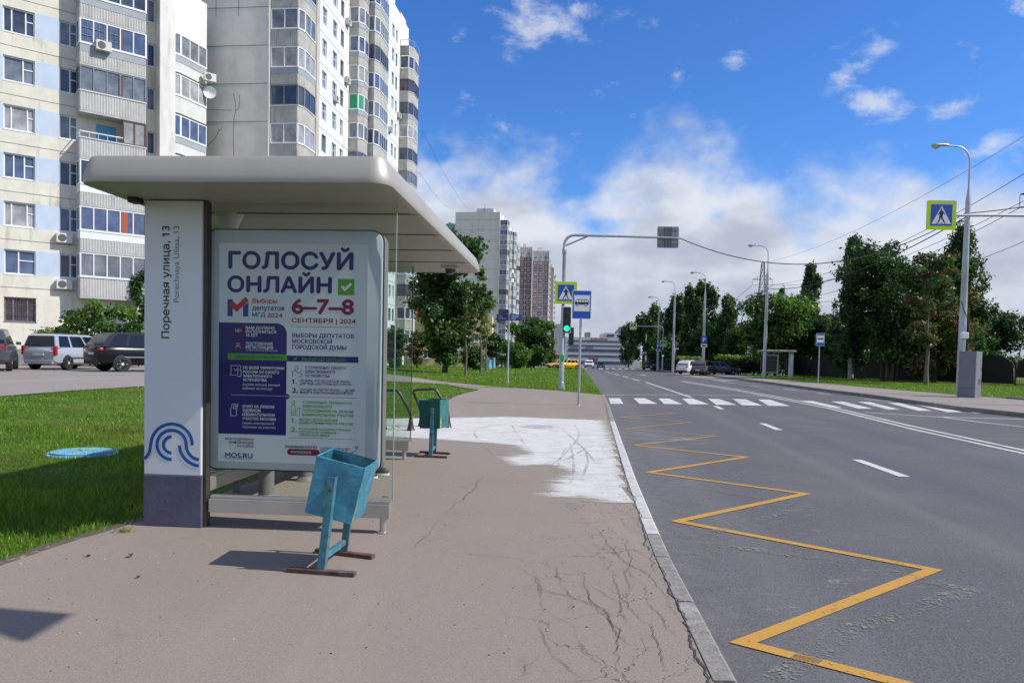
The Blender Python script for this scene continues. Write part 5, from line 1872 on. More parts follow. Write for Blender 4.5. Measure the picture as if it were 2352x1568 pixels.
for i, (z, wd_) in enumerate(((1.75, .7), (1.6, .5), (1.3, .65), (1.1, .6), (.8, .4))):
    mb.bb((-.73 - wd_ / 2, -.034, z), (-.73 + wd_ / 2, -.0305, z + .03), 1)
mb.build('poster', [mat('dark_poster', (0.02, 0.02, 0.028), 0.25), mat('poster_faint_print', (0.10, 0.10, 0.12), 0.4)], cs)
mb = MB()
mb.bb((-1.4, 1.75, .25), (1.2, 1.8, 2.45))
mb.bb((1.16, .32, .25), (1.2, 1.74, 2.45))
mb.build('back_wall', glass('far_shelter_glass', (0.62, 0.66, 0.64), 1.0, .35), t)
mb = MB()
mb.bb((-1.0, 1.2, .42), (1.0, 1.6, .47))
mb.bb((-.8, 1.3, .02), (-.7, 1.5, .42))
mb.bb((.7, 1.3, .02), (.8, 1.5, .42))
mb.build('bench', BLACK, t)

# hoop rack beside it
b = at(1837, 866)
hp = hoop('small black hoop rack on the far pavement beside the bus shelter', b, RAD(20))
b2 = at(1819, 864)
t = thing('litter_bin', 'dark litter bin at the corner of the far bus shelter', 'litter bin', (b2[0], b2[1], G(*b2) + .02))
mb = MB()
ring_loft(mb, [[(x, y, z) for x, y in round_rect(-.22, -.2, .22, .2, .04, o, 3)] for o, z in ((-.04, .12), (0, .9), (-.02, .9), (-.06, .2))])
mb.build('bucket', mat('bin_dark', (0.035, 0.04, 0.04), 0.6, .2), t)
mb = MB()
for sx in (-1, 1):
    mb.bb((sx * .24 - .02, -.03, 0), (sx * .24 + .02, .03, .8))
mb.build('stand', BLACK, t)

# ------------------------------------------------------------------ black arched fence
FA, FB = Vector((39.6, 53.0)), Vector((29.4, 79.5))
t = thing('metal_fence', 'long black metal fence of arched panels behind the far trees', 'fence', (FA.x, FA.y, 0.0), math.atan2(FB.y - FA.y, FB.x - FA.x))
FMAT = mat('fence_black', (0.014, 0.014, 0.016), 0.55, .15, 4)
FINF = mat('fence_infill', (0.016, 0.017, 0.016), 0.85, .3, 3)
L = (FB - FA).length
npan = 8
pw = L / npan
for i in range(-4, npan + 1):
    p = FA + (FB - FA) * (i / npan)
    z = G(p.x, p.y) + .03
    mb = MB()
    mb.bb((i * pw - .055, -.055, z), (i * pw + .055, .055, z + 1.72))
    mb.lathe([(.02, 0), (.07, .04), (.09, .10), (.06, .17), (0, .2)], (i * pw, 0, z + 1.715), 10, 1)
    mb.build('post', [FMAT, mat('post_ball_grey', (0.25, 0.25, 0.25), 0.4)], t)
for i in range(-4, npan):
    p = FA + (FB - FA) * ((i + .5) / npan)
    z = G(p.x, p.y) + .03
    x0, x1 = i * pw + .06, (i + 1) * pw - .06
    cx, hw = (x0 + x1) / 2, (x1 - x0) / 2
    mb = MB()

    def arch(r, n=16):
        return [(cx - hw * r * math.cos(math.pi * k / n), z + .95 + 1.42 * r * math.sin(math.pi * k / n) ** .85) for k in range(n + 1)]
    for r in (1.0, .90, .80):
        mb.tube([(x, 0.0, zz) for x, zz in arch(r)], .022, 5)
    a = arch(.97, 14)
    mb.prism([(x, .05, zz) for x, zz in a][::-1] + [(x0, .05, z + (.62 if i < 1 else .12)), (x1, .05, z + (.62 if i < 1 else .12))], (0, .02, 0), 1)
    for zz in (.12, .62, .95):
        mb.bb((x0, -.015, z + zz), (x1, .015, z + zz + .04))
    nb = int((x1 - x0) / .13)
    for k in range(1, nb):
        x = x0 + (x1 - x0) * k / nb
        mb.bb((x - .011, -.011, z + .04), (x + .011, .011, z + .90), 0)
    mb.build('panel', [FMAT, FINF], t)


# ================================================================== plants
LEAF = {'dark': leafmat('leaf_dark', (0.023, 0.062, 0.019), .3), 'mid': leafmat('leaf_mid', (0.049, 0.123, 0.026), .35), 'light': leafmat('leaf_light', (0.109, 0.217, 0.036), .4),
        'olive': leafmat('leaf_olive', (0.090, 0.119, 0.041), .35), 'brown': leafmat('leaf_dry_brown', (0.167, 0.102, 0.055), .3), 'blue': leafmat('leaf_blue_green', (0.051, 0.116, 0.058), .3),
        'yellow': leafmat('leaf_yellow_green', (0.217, 0.246, 0.043), .4), 'hedge': leafmat('leaf_hedge_top', (0.160, 0.275, 0.043), .35)}
BARK = mat('bark_brown', (0.060, 0.048, 0.038), 0.9, 0.35, 6, bump=.6, bscale=14)
BARKL = mat('bark_grey', (0.14, 0.125, 0.105), 0.9, 0.35, 6, bump=.5, bscale=14)
BIRCHB = mat('bark_birch', (0.30, 0.29, 0.27), 0.85, 0.5, 5, stain=(0.03, 0.03, 0.03), stain_amt=.9, stain_scale=4)


def leaves(name, clumps, n, size, mix, parent, seed, droop=0.0, up=0.35):
    """many leaf-sized faces spread through the clumps; clumps: (x, y, z, rx, ry, rz)"""
    r = np.random.default_rng(seed)
    C = np.array(clumps, float)
    wgt = (C[:, 3] * C[:, 4] * C[:, 5]) ** 0.75
    idx = r.choice(len(C), n, p=wgt / wgt.sum())
    d = r.normal(size=(n, 3))
    d /= np.linalg.norm(d, axis=1, keepdims=True)
    rad = r.random(n) ** 0.42
    pos = C[idx, :3] + d * rad[:, None] * C[idx, 3:6] * (1 + 0.18 * r.normal(size=(n, 1)))
    nn = d * 0.75 + r.normal(size=(n, 3)) * 0.6
    nn[:, 2] += up
    nn /= np.linalg.norm(nn, axis=1, keepdims=True)
    u = np.cross(nn, r.normal(size=(n, 3)))
    u[:, 2] -= droop
    u /= np.linalg.norm(u, axis=1, keepdims=True) + 1e-9
    v = np.cross(nn, u)
    s = size * (0.55 + 0.9 * r.random(n))[:, None]
    a, b, c, e = pos - u * s * .62, pos + v * s * .36 - u * s * .05, pos + u * s * .62, pos - v * s * .36 - u * s * .05
    bend = nn * s * .12
    V = np.stack([a, b + bend, c, e + bend], 1).reshape(-1, 3)
    me = bpy.data.meshes.new(name)
    me.vertices.add(4 * n)
    me.vertices.foreach_set('co', V.astype(np.float32).ravel())
    me.loops.add(4 * n)
    me.loops.foreach_set('vertex_index', np.arange(4 * n, dtype=np.int32))
    me.polygons.add(n)
    me.polygons.foreach_set('loop_start', np.arange(0, 4 * n, 4, dtype=np.int32))
    keys = list(mix)
    # whole clumps lean to one shade, single leaves stray from it
    shade = r.choice(len(keys), len(C), p=np.array([mix[k] for k in keys]) / sum(mix.values()))
    mi = shade[idx]
    stray = r.random(n) < .35
    mi[stray] = r.choice(len(keys), stray.sum(), p=np.array([mix[k] for k in keys]) / sum(mix.values()))
    for k in keys:
        me.materials.append(LEAF[k])
    me.polygons.foreach_set('material_index', mi.astype(np.int32))
    me.update(calc_edges=True)
    return link(name, me, parent)


def tree(name, label, base, H, R, kind='round', mix=None, n=5000, size=.30, seed=1, bole=.25, bark=None, group=None, cat='tree', lean=(0, 0), ntrunk=1, trunk_r=None, squash=1.0):
    rng = random.Random(seed)
    t = thing(name, label, cat, (base[0], base[1], G(*base) + (0.0 if base[0] < 10 else .03)), 0, group)
    mix = mix or {'dark': 3, 'mid': 3, 'light': 1}
    bark = bark or BARK
    tr = trunk_r or max(.07, H * .016)
    mb = MB()
    clumps = []
    top = H * {'round': .8, 'birch': .95, 'column': .93, 'sparse': .93, 'pine': .95}.get(kind, .85)
    for k in range(ntrunk):
        ox, oy = (rng.uniform(-.25, .25), rng.uniform(-.2, .2)) if ntrunk > 1 else (0, 0)
        sx, sy = lean[0] + rng.uniform(-.04, .04) * H * (ntrunk > 1) * 2, lean[1] + rng.uniform(-.03, .03) * H
        spine = []
        for i in range(9):
            u = i / 8
            spine.append((ox + sx * u * u + rng.uniform(-.012, .012) * H * (0 < i < 8), oy + sy * u * u + rng.uniform(-.012, .012) * H * (0 < i < 8), top * u))
        mb.tube(spine, [tr * (1.35 if i == 0 else 1) * (1 - .86 * i / 8) for i in range(9)], 8)
        nl = {'round': 27, 'birch': 34, 'column': 18, 'sparse': 16}.get(kind, 14) // ntrunk + 2
        for i in range(nl):
            u = bole + (1 - bole) * (i + rng.random()) / nl
            j = min(int(u * 8), 7)
            f = u * 8 - j
            p0 = Vector(spine[j]).lerp(Vector(spine[j + 1]), f)
            h = (u * top - bole * H) / (H * (1 - bole))
            if kind == 'round':
                pr = math.sqrt(max(.05, 1 - (2 * h * .92 - .85) ** 2))
            elif kind == 'birch':
                pr = (1 - h) ** .7 * .95 + .10 if h > .25 else .55 + 1.4 * h
            elif kind == 'column':
                pr = .55 + .45 * math.sin(math.pi * min(1, h * 1.05 + .12))
            else:
                pr = math.sin(math.pi * min(.97, max(.1, h * .9 + .12))) ** .8
            a = rng.uniform(0, 6.283)
            ln = R * pr * rng.uniform(.72, 1.08)
            rise = {'round': .45, 'birch': .25, 'column': 1.0, 'sparse': .8}.get(kind, .4) * ln * rng.uniform(.6, 1.2)
            e = p0 + Vector((math.cos(a) * ln, math.sin(a) * ln * squash, rise))
            m_ = p0.lerp(e, .5) + Vector((0, 0, .10 * ln))
            e.z = min(e.z, H * .97)
            br = tr * (1 - .8 * u) * .42
            mb.tube([p0, m_, e], [br, br * .6, br * .22], 5)
            for q in range(3):
                w_ = .45 + .27 * q
                c = p0.lerp(e, w_) + Vector((rng.gauss(0, .10), rng.gauss(0, .10), rng.gauss(0, .08))) * R
                cr = R * rng.uniform(.24, .40) * (.80 if kind == 'birch' else .72 if kind == 'sparse' else 1)
                if kind == 'birch':
                    clumps.append((c.x, c.y, c.z - cr * .7, cr * .8, cr * .8, cr * 1.55))
                elif kind == 'column':
                    clumps.append((c.x, c.y, c.z + cr * .4, cr * .75, cr * .75, cr * 1.5))
                else:
                    clumps.append((c.x, c.y, c.z, cr * 1.1, cr * 1.1, cr * .72))
                if rng.random() < .5:
                    tw = c + Vector((rng.gauss(0, .16), rng.gauss(0, .16), rng.gauss(0.03, .12))) * R
                    mb.tube([p0.lerp(e, w_), tw], [br * .4, br * .12], 4)
    clumps.append((lean[0] * .8, lean[1] * .8, H * .93, R * .22, R * .22, H * .07))
    mb.build('trunk', bark, t, smooth=True)
    leaves('crown', clumps, int(n * (1.3 if kind == 'sparse' else 2.3)), size * .78, mix, t, seed + 50, droop=.7 if kind == 'birch' else .15)
    return t


def tree_px(name, label, px, pyb, pyt, hw, Y=None, **kw):
    """base pixel (or a depth), crown top and half width in the photograph"""
    if Y is None:
        X, Y = at(px, pyb)
    else:
        X = atY(px, pyb, Y)[0]
    z = atY(px, pyt, Y)[1] - G(X, Y)
    return tree(name, label, (X, Y), z, hw * Y / FPX, **kw)


GR = 'trees behind the far pavement'
tree_px('maple_tree', 'broad dark green maple with leaning trunk, left of the dry tree', 2040, 876, 548, 100, kind='round', mix={'dark': 5, 'mid': 4, 'light': 1.2}, n=9500, size=.30, seed=11, bole=.2, group=GR, ntrunk=2)
tree_px('birch_tree', 'dark pointed birch rising behind the broad maple', 1988, 0, 535, 48, Y=66, kind='birch', mix={'dark': 4, 'mid': 3, 'blue': 2}, n=6000, size=.28, seed=12, bole=.12, bark=BIRCHB, group=GR)
tree_px('maple_tree', 'light green maple crown behind the dry brown tree', 2062, 0, 556, 58, Y=64, kind='round', mix={'light': 3, 'mid': 4, 'dark': 2}, n=5500, size=.30, seed=13, bole=.2, group=GR)
tree_px('dry_tree', 'half bare tree with brown withered leaves in front of the fence', 2127, 884, 575, 72, kind='sparse', mix={'brown': 1.6, 'olive': 4, 'dark': 2, 'mid': 1}, n=3600, size=.26, seed=14, bole=.28, bark=BARKL, group=GR)
tree_px('birch_tree', 'tall weeping birch behind the nearest street lamp', 2232, 0, 508, 66, Y=62, kind='birch', mix={'dark': 3, 'mid': 4, 'olive': 1}, n=7500, size=.26, seed=15, bole=.12, bark=BIRCHB, group=GR)
tree_px('bush_tree', 'olive bushy tree low behind the grey cabinet', 2185, 0, 690, 70, Y=60, kind='round', mix={'olive': 3, 'brown': 1.5, 'mid': 2}, n=4500, size=.28, seed=16, bole=.08, group=GR)
tree_px('birch_tree', 'slender birch standing alone right of the far shelter', 1890, 0, 602, 36, Y=84, kind='birch', mix={'dark': 3, 'mid': 3, 'blue': 2}, n=5500, size=.34, seed=17, bole=.12, bark=BIRCHB, group=GR)
tree_px('linden_tree', 'round light green linden above the far bus shelter', 1780, 850, 672, 78, Y=80, kind='round', mix={'light': 4, 'mid': 3, 'dark': 2}, n=8500, size=.36, seed=18, bole=.12, group=GR)
tree_px('birch_tree', 'thin pale tree top poking above the round linden', 1822, 0, 655, 22, Y=92, kind='birch', mix={'mid': 3, 'blue': 2}, n=1800, size=.32, seed=19, bole=.3, bark=BIRCHB, group=GR)
tree_px('birch_tree', 'pale birch between the poplars and the power pylon', 1695, 0, 676, 32, Y=108, kind='birch', mix={'mid': 3, 'blue': 3, 'light': 1}, n=4500, size=.42, seed=20, bole=.1, bark=BIRCHB, group=GR)
tree_px('poplar_tree', 'big rounded poplar, tallest of the far row', 1628, 0, 664, 46, Y=118, kind='column', mix={'mid': 4, 'dark': 3, 'light': 1}, n=7500, size=.50, seed=21, bole=.05, group=GR)
tree_px('poplar_tree', 'poplar left of the tallest one, behind the parking sign', 1578, 0, 692, 36, Y=132, kind='column', mix={'mid': 4, 'dark': 4, 'light': 1}, n=5500, size=.50, seed=22, bole=.05, group=GR)
tree_px('poplar_tree', 'lower poplar behind the far signal arm', 1540, 0, 716, 34, Y=150, kind='column', mix={'mid': 4, 'dark': 4, 'light': 1.4}, n=4500, size=.55, seed=23, bole=.05, group=GR)
tree_px('poplar_tree', 'small distant poplar where the tree row meets the long white building', 1500, 0, 733, 32, Y=185, kind='column', mix={'mid': 4, 'dark': 4}, n=3500, size=.65, seed=24, bole=.05, group=GR)
tree_px('poplar_tree', 'farthest poplar of the row, next to the long white building', 1466, 0, 752, 24, Y=230, kind='column', mix={'mid': 4, 'dark': 3}, n=2200, size=.7, seed=25, bole=.05, group=GR)
tree_px('bush_tree', 'dark green tree behind the small birch and bus stop sign', 1925, 0, 722, 50, Y=78, kind='round', mix={'dark': 4, 'mid': 3}, n=4500, size=.34, seed=26, bole=.05, group=GR)
tree_px('bush_tree', 'dark low tree filling the gap behind the far stop sign', 1845, 0, 745, 46, Y=88, kind='round', mix={'dark': 5, 'mid': 2}, n=3500, size=.36, seed=27, bole=.05, group=GR)
tree_px('bush_tree', 'dark tree behind the fence at the right edge of the picture', 2318, 0, 706, 58, Y=72, kind='round', mix={'dark': 5, 'mid': 3, 'blue': 1}, n=5500, size=.30, seed=28, bole=.05, group=GR)
tree_px('bush_tree', 'green tree behind the fence, between the birch and right edge', 2262, 0, 722, 46, Y=66, kind='round', mix={'mid': 4, 'dark': 3}, n=4500, size=.28, seed=29, bole=.05, group=GR)
tree_px('bush_tree', 'low dark tree under the maple behind the fence', 1985, 0, 750, 62, Y=74, kind='round', mix={'dark': 5, 'mid': 2}, n=4500, size=.32, seed=30, bole=.03, group=GR)
tree_px('bush_tree', 'shady tree behind the round hedge and parked cars', 1662, 0, 745, 50, Y=112, kind='round', mix={'dark': 5, 'mid': 3}, n=4500, size=.45, seed=31, bole=.03, group=GR)
tree_px('bush_tree', 'dark mass of a tree low behind the poplar row', 1560, 0, 775, 44, Y=128, kind='round', mix={'dark': 5, 'mid': 2}, n=3500, size=.5, seed=32, bole=.03, group=GR)

tree_px('bush_tree', 'dark low tree between the pale birch and the round linden', 1728, 0, 748, 36, Y=102, kind='round', mix={'dark': 5, 'mid': 2}, n=3000, size=.4, seed=33, bole=.03, group=GR)
tree_px('bush_tree', 'dark green tree directly left of the broad maple, behind the fence', 1946, 0, 690, 40, Y=86, kind='round', mix={'dark': 5, 'mid': 2, 'blue': 1}, n=4000, size=.34, seed=34, bole=.03, group=GR)
tree_px('bush_tree', 'shady low tree behind the dry tree, over the fence', 2120, 0, 722, 74, Y=70, kind='round', mix={'dark': 5, 'mid': 2, 'olive': 1}, n=5500, size=.30, seed=35, bole=.02, group=GR)

# left side
GL_ = 'young trees on the left lawn'
tree_px('linden_tree', 'large dark leafy linden beyond the shelter roof, in front of the white tower', 1022, 850, 515, 84, Y=60, kind='round', mix={'dark': 4, 'mid': 4, 'light': 1.5}, n=12000, size=.34, seed=41, bole=.10)
tree_px('young_tree', 'thin young tree nearest the path, greyish sparse leaves', 1069, 862.5, 655, 24, kind='sparse', mix={'olive': 4, 'mid': 2}, n=900, size=.20, seed=42, bole=.42, bark=BARKL, group=GL_, trunk_r=.075)
tree_px('young_tree', 'thin young tree with yellowish crown, middle of the three', 1104, 857.5, 605, 26, kind='sparse', mix={'yellow': 3, 'olive': 3, 'light': 2}, n=1100, size=.22, seed=43, bole=.32, bark=BARKL, group=GL_, trunk_r=.08)
tree_px('young_tree', 'thin young tree beside the blue vent cylinders', 1117, 852, 668, 30, kind='sparse', mix={'olive': 3, 'light': 3}, n=1100, size=.22, seed=44, bole=.35, bark=BARKL, group=GL_, trunk_r=.08)
tree_px('small_tree', 'small olive grey tree just right of the far shelter glass', 958, 838, 752, 20, Y=75, kind='round', mix={'olive': 3, 'brown': 1}, n=2200, size=.25, seed=45, bole=.12)
tree_px('bush', 'blue-green bush seen through the shelter glass', 912, 0, 745, 28, Y=68, kind='round', mix={'blue': 3, 'mid': 2}, n=2800, size=.25, seed=46, bole=.02, cat='bush')
tree_px('linden_tree', 'round green linden in front of the brown panel tower', 1226, 832, 728, 48, Y=125, kind='round', mix={'mid': 4, 'light': 2, 'dark': 2}, n=6000, size=.48, seed=47, bole=.1)
tree_px('bush', 'bright green bush between the canopy and the round linden', 1182, 840, 786, 30, Y=105, kind='round', mix={'light': 3, 'mid': 3}, n=2600, size=.34, seed=48, bole=.02, cat='bush')
tree_px('small_tree', 'green tree left of the round linden behind the name post', 1150, 0, 762, 24, Y=115, kind='round', mix={'dark': 3, 'mid': 2}, n=1800, size=.38, seed=49, bole=.05)
tree_px('bush', 'leafy bush at the grey fence by the blue cylinders', 1102, 0, 792, 26, Y=78, kind='round', mix={'mid': 3, 'olive': 2}, n=1800, size=.27, seed=50, bole=.02, cat='bush')
tree_px('small_tree', 'far green tree behind the yellow taxis', 1262, 0, 790, 18, Y=160, kind='round', mix={'mid': 3, 'dark': 2}, n=1500, size=.5, seed=51, bole=.05)
tree_px('bush', 'small far bush beside the signal pole foot', 1282, 0, 806, 12, Y=170, kind='round', mix={'olive': 3, 'mid': 2}, n=900, size=.45, seed=52, bole=.02, cat='bush')


def mound(name, label, cat, clumps, n, size, mix, seed, loc, group=None):
    t = thing(name, label, cat, loc, 0, group)
    mb = MB()
    rng = random.Random(seed)
    for c in clumps[:12]:
        mb.tube([(c[0] * .7, c[1] * .7, 0), (c[0] * .9, c[1] * .9, c[2] * .5), (c[0], c[1], c[2])], [.05, .035, .015], 5)
    mb.build('stems', BARK, t)
    leaves('foliage', clumps, n, size, mix, t, seed)
    return t


def hedge(label, px0, px1, pyt, Y, depth, seed):
    x0, x1 = atY(px0, 840, Y)[0], atY(px1, 840, Y)[0]
    cx = (x0 + x1) / 2
    z = G(cx, Y)
    h = atY((px0 + px1) / 2, pyt, Y)[1] - z
    rng = random.Random(seed)
    low = [(x0 - cx + (x1 - x0) * i / 8 * 1.0, (j - 1) * depth / 3, h * .45, (x1 - x0) / 12, depth / 4, h * .42) for i in range(9) for j in range(3)]
    t = thing('hedge', label, 'hedge', (cx, Y, z), 0, None)
    mb = MB()
    for i in range(9):
        mb.tube([(x0 - cx + (x1 - x0) * i / 8, 0, 0), (x0 - cx + (x1 - x0) * i / 8, 0, h * .7)], [.05, .02], 5)
    mb.build('stems', BARK, t)
    leaves('foliage', low, 3200, .30, {'dark': 4, 'mid': 1}, t, seed)
    topc = [(c[0], c[1], h * .86, c[3] * 1.05, c[4] * 1.1, h * .12) for c in low]
    leaves('top_foliage', topc, 1800, .30, {'hedge': 4, 'light': 1}, t, seed + 1)  # lighter leaf colours along the top of the hedge


hedge('clipped rounded hedge left of the parked white car', 1556, 1601, 818, 108, 5, 61)
hedge('long clipped hedge between parked cars and the far shelter', 1655, 1756, 815, 92, 4, 62)

# ------------------------------------------------------------------ grass blades
def pip(X, Y, poly):
    P = np.array(poly)
    Q = np.roll(P, -1, 0)
    ins = np.zeros(len(X), bool)
    for (ax, ay), (bx, by) in zip(P, Q):
        c1 = (ay > Y) != (by > Y)
        with np.errstate(divide='ignore', invalid='ignore'):
            xi = ax + (Y - ay) * (bx - ax) / ((by - ay) if by != ay else 1e-9)
        ins ^= c1 & (X < xi)
    return ins


GV = np.vectorize(G)
BLADE = [leafmat('blade_mid', (0.115, 0.235, 0.013), .35), leafmat('blade_light', (0.205, 0.350, 0.024), .4), leafmat('blade_dark', (0.055, 0.140, 0.009), .3), leafmat('blade_straw', (0.20, 0.20, 0.05), .3)]


def grass(name, areas, poly, seed, off=-.03):
    r = np.random.default_rng(seed)
    VV, MI = [], []
    for (x0, x1, y0, y1, dens, h, wd) in areas:
        n = int((x1 - x0) * (y1 - y0) * dens)
        X, Y = r.uniform(x0, x1, n), r.uniform(y0, y1, n)
        vis = np.abs(X) < Y * .80 + 2.6
        k = pip(X, Y, poly) & vis
        X, Y = X[k], Y[k]
        n = len(X)
        if n == 0:
            continue
        patch = .75 + .5 * np.sin(X * 1.3 + 2 * np.sin(Y * .7)) * np.sin(Y * 1.1 + X * .4) * .5
        Z = GV(X, Y) + off - .005
        hh = h * (.5 + r.random(n)) * patch
        ang = r.uniform(0, 6.283, n)
        bx, by = np.cos(ang) * wd * .5 * (.6 + .8 * r.random(n)), np.sin(ang) * wd * .5
        lx, ly = r.normal(0, .38, n) * hh, r.normal(0, .38, n) * hh
        a = np.stack([X - bx, Y - by, Z], 1)
        b = np.stack([X + bx, Y + by, Z], 1)
        c = np.stack([X + lx, Y + ly, Z + hh], 1)
        VV.append(np.stack([a, b, c], 1).reshape(-1, 3))
        m_ = r.choice(4, n, p=[.46, .28, .20, .06])
        dry = (np.sin(X * .9 + 1.7 * np.sin(Y * .55)) * np.sin(Y * .8 + X * .3)) > .45
        m_ = np.where(dry & (r.random(n) < .30), 3, m_)
        MI.append(m_)
    V = np.concatenate(VV)
    MI = np.concatenate(MI)
    n = len(MI)
    me = bpy.data.meshes.new(name)
    me.vertices.add(3 * n)
    me.vertices.foreach_set('co', V.astype(np.float32).ravel())
    me.loops.add(3 * n)
    me.loops.foreach_set('vertex_index', np.arange(3 * n, dtype=np.int32))
    me.polygons.add(n)
    me.polygons.foreach_set('loop_start', np.arange(0, 3 * n, 3, dtype=np.int32))
    for m in BLADE:
        me.materials.append(m)
    me.polygons.foreach_set('material_index', MI.astype(np.int32))
    me.update(calc_edges=True)
    o = link(name, me)
    o['kind'] = 'stuff'
    o['label'] = {'grass': 'short green lawn grass beside the pavement'}.get(name, None) or 'short green grass'
    return o


# the lawn edge is ragged: let a little grass run over the pavement rim
lawnA_wide = [(x + .06 * math.sin(y * 9.0) + .03, y) if i < len(PYS) else (x, y) for i, (x, y) in enumerate(lawnA)]
g = grass('grass', [(-9, -2.8, 3.2, 8, 2300, .078, .0078), (-9.5, -2.0, 8, 13, 1250, .072, .010), (-15, -1.8, 13, 22, 330, .07, .016), (-19, -1.2, 22, 42, 75, .085, .03)], lawnA_wide, 71)
g['label'] = 'short green lawn grass beside the near pavement and the shelter'
g = grass('grass', [(-14, 4.2, 28, 45, 95, .09, .03), (-30, 6, 45, 70, 28, .11, .05), (-30, 12, 70, 120, 7, .13, .09)], lawnB, 72)
g['label'] = 'short green lawn grass beyond the path'
lawnR = [(pav_r(y) - 0.02, y) for y in RYS] + [(60, 92), (75, 40), (60, 10)]
g = grass('grass', [(19, 42, 28, 60, 45, .09, .035), (20, 42, 60, 85, 18, .1, .05)], lawnR, 73, .03)
g['label'] = 'short green grass strip before the black fence'

# weeds at the pavement edge by the pylon, litter twigs
rng = random.Random(9)
b = at(285, 1222)
t = thing('weed_tuft', 'small yellowish weed tuft on the pavement beside the pylon', 'weed', (b[0], b[1], 0))
mb = MB()
for i in range(46):
    a, l = rng.uniform(0, 6.28), rng.uniform(.04, .12)
    x, y = rng.gauss(0, .035), rng.gauss(0, .02)
    mb.add([(x - .003, y, 0), (x + .003, y, 0), (x + l * .8 * math.cos(a), y + l * .8 * math.sin(a), l * rng.uniform(.4, 1))], [(0, 1, 2)])
mb.build('blades', mat('weed_straw', (0.22, 0.24, 0.06), .8, .3, 20), t)
for (px, py, lab, sc) in ((300, 1279, 'curled brown dry leaf on the pavement, with a stalk', 1.0), (203, 1279, 'flat dark dry leaf on the pavement left of the curled one', .6), (318, 1327, 'tiny brown leaf scrap on the pavement, nearest to the camera', .6)):
    b = at(px, py)
    t = thing('dry_leaf', lab, 'leaf', (b[0], b[1], 0.0), rng.uniform(0, 6), 'dry leaves on the pavement')
    mb = MB()
    pr = [(-.03, 0), (-.015, .014), (.005, .017), (.022, .008), (.032, 0), (.022, -.008), (.005, -.017), (-.015, -.014)]
    cen = len(pr)
    mb.add([(x * sc, y * sc, .004 + .022 * sc * (abs(y) / .017) ** 2 + .01 * sc * abs(x) / .03) for x, y in pr] + [(0, 0, .003)], [(i, (i + 1) % cen, cen) for i in range(cen)])
    mb.tube([(.032 * sc, 0, .012 * sc), (.05 * sc, .005, .02 * sc)], .0015, 5)
    mb.build('blade', mat('dry_leaf_brown', (0.07, 0.05, 0.035), .85, .4, 40), t)

# blue concrete well cover in the lawn, iron cover in the white patch
X, Y = at(188, 1036)
t = thing('well_cover', 'round concrete well cover with worn light blue paint sunk in the lawn', 'manhole cover', (X, Y, G(X, Y) - .10))
BLC = mat('well_blue_paint', (0.13, 0.36, 0.50), .7, .25, 9, bump=.3, bscale=30, stain=(0.38, 0.36, 0.32), stain_amt=.85, stain_scale=6)
mb = MB()
mb.lathe([(.46, 0), (.46, .07), (.44, .085), (.40, .085)], n=36)
mb.build('ring', BLC, t)
mb = MB()
mb.lathe([(.39, .05), (.385, .105), (.37, .11), (.01, .112)], n=32)
mb.lathe([(.03, .112), (.028, .13), (.01, .13)], n=10)
mb.build('lid', BLC, t)
X, Y = at(1241, 980)
t = thing('manhole_cover', 'whitewashed iron manhole cover with ribbed lid in the painted patch', 'manhole cover', (X, Y, .004), .2)
mb = MB()
IRW = mat('whitewashed_iron', (0.48, 0.47, 0.46), .7, .2, 10, stain=(0.16, 0.15, 0.145), stain_amt=.7, stain_scale=8)
mb.lathe([(.40, 0), (.40, .006), (.36, .006)], n=32)
mb.build('frame', IRW, t)
mb = MB()
mb.lathe([(.335, 0), (.335, .005), (.01, .005)], n=32)
for i in range(-6, 7):
    hw = math.sqrt(max(.01, .30 ** 2 - (i * .045) ** 2))
    mb.bb((i * .045 - .012, -hw, .0055), (i * .045 + .012, hw, .010), 1)
mb.build('lid', [mat('cover_gap', (0.14, 0.135, 0.13), .8), IRW], t)


# ================================================================== buildings
def pane_mat(name, col, rough=.08, spec=.7):
    return mat(name, col, rough, .35, 1.4, spec=spec)


PANES = [pane_mat('pane_dark', (0.050, 0.062, 0.100)), pane_mat('pane_blue', (0.085, 0.120, 0.220)), pane_mat('pane_curtain', (0.34, 0.34, 0.35), .3, .5), pane_mat('pane_grey', (0.17, 0.185, 0.22))]
PW = [4, 4, 2, 3]
CREAM = mat('panel_cream', (0.70, 0.665, 0.565), .85, .09, 1.2, bump=.15, bscale=8, stain=(0.44, 0.385, 0.30), stain_amt=.9, stain_scale=1.3, streak=True)
BLUEW = mat('panel_pale_blue', (0.51, 0.60, 0.72), .85, .06, 1.2, bump=.15, bscale=8, stain=(0.60, 0.64, 0.68), stain_amt=.6, stain_scale=1.1)
WHITEW = mat('panel_white', (0.76, 0.75, 0.71), .85, .05, 1.0, bump=.12, bscale=8, stain=(0.50, 0.47, 0.41), stain_amt=.75, stain_scale=.8, streak=True)
ICEW = mat('panel_ice_white', (0.70, 0.76, 0.84), .85, .04, 1.0, stain=(0.62, 0.68, 0.76), stain_amt=.5, stain_scale=.7)
ENDW = mat('end_wall_grey', (0.74, 0.70, 0.62), .88, .06, .9, bump=.15, bscale=6, stain=(0.52, 0.49, 0.43), stain_amt=.6, stain_scale=.6, streak=True)
JOINT = mat('joint_dark', (0.17, 0.16, 0.145), .9, .3, 3)
CORR = mat('corrugated_sheet', (0.47, 0.465, 0.45), .7, .10, 2, stain=(0.30, 0.29, 0.27), stain_amt=.6, stain_scale=1.5, streak=True)
PARAP = mat('parapet_concrete', (0.44, 0.43, 0.40), .85, .12, 1.5, stain=(0.24, 0.23, 0.21), stain_amt=.7, stain_scale=1.2, streak=True)
BAND = mat('parapet_blue_grey', (0.34, 0.36, 0.40), .6, .08, 2)
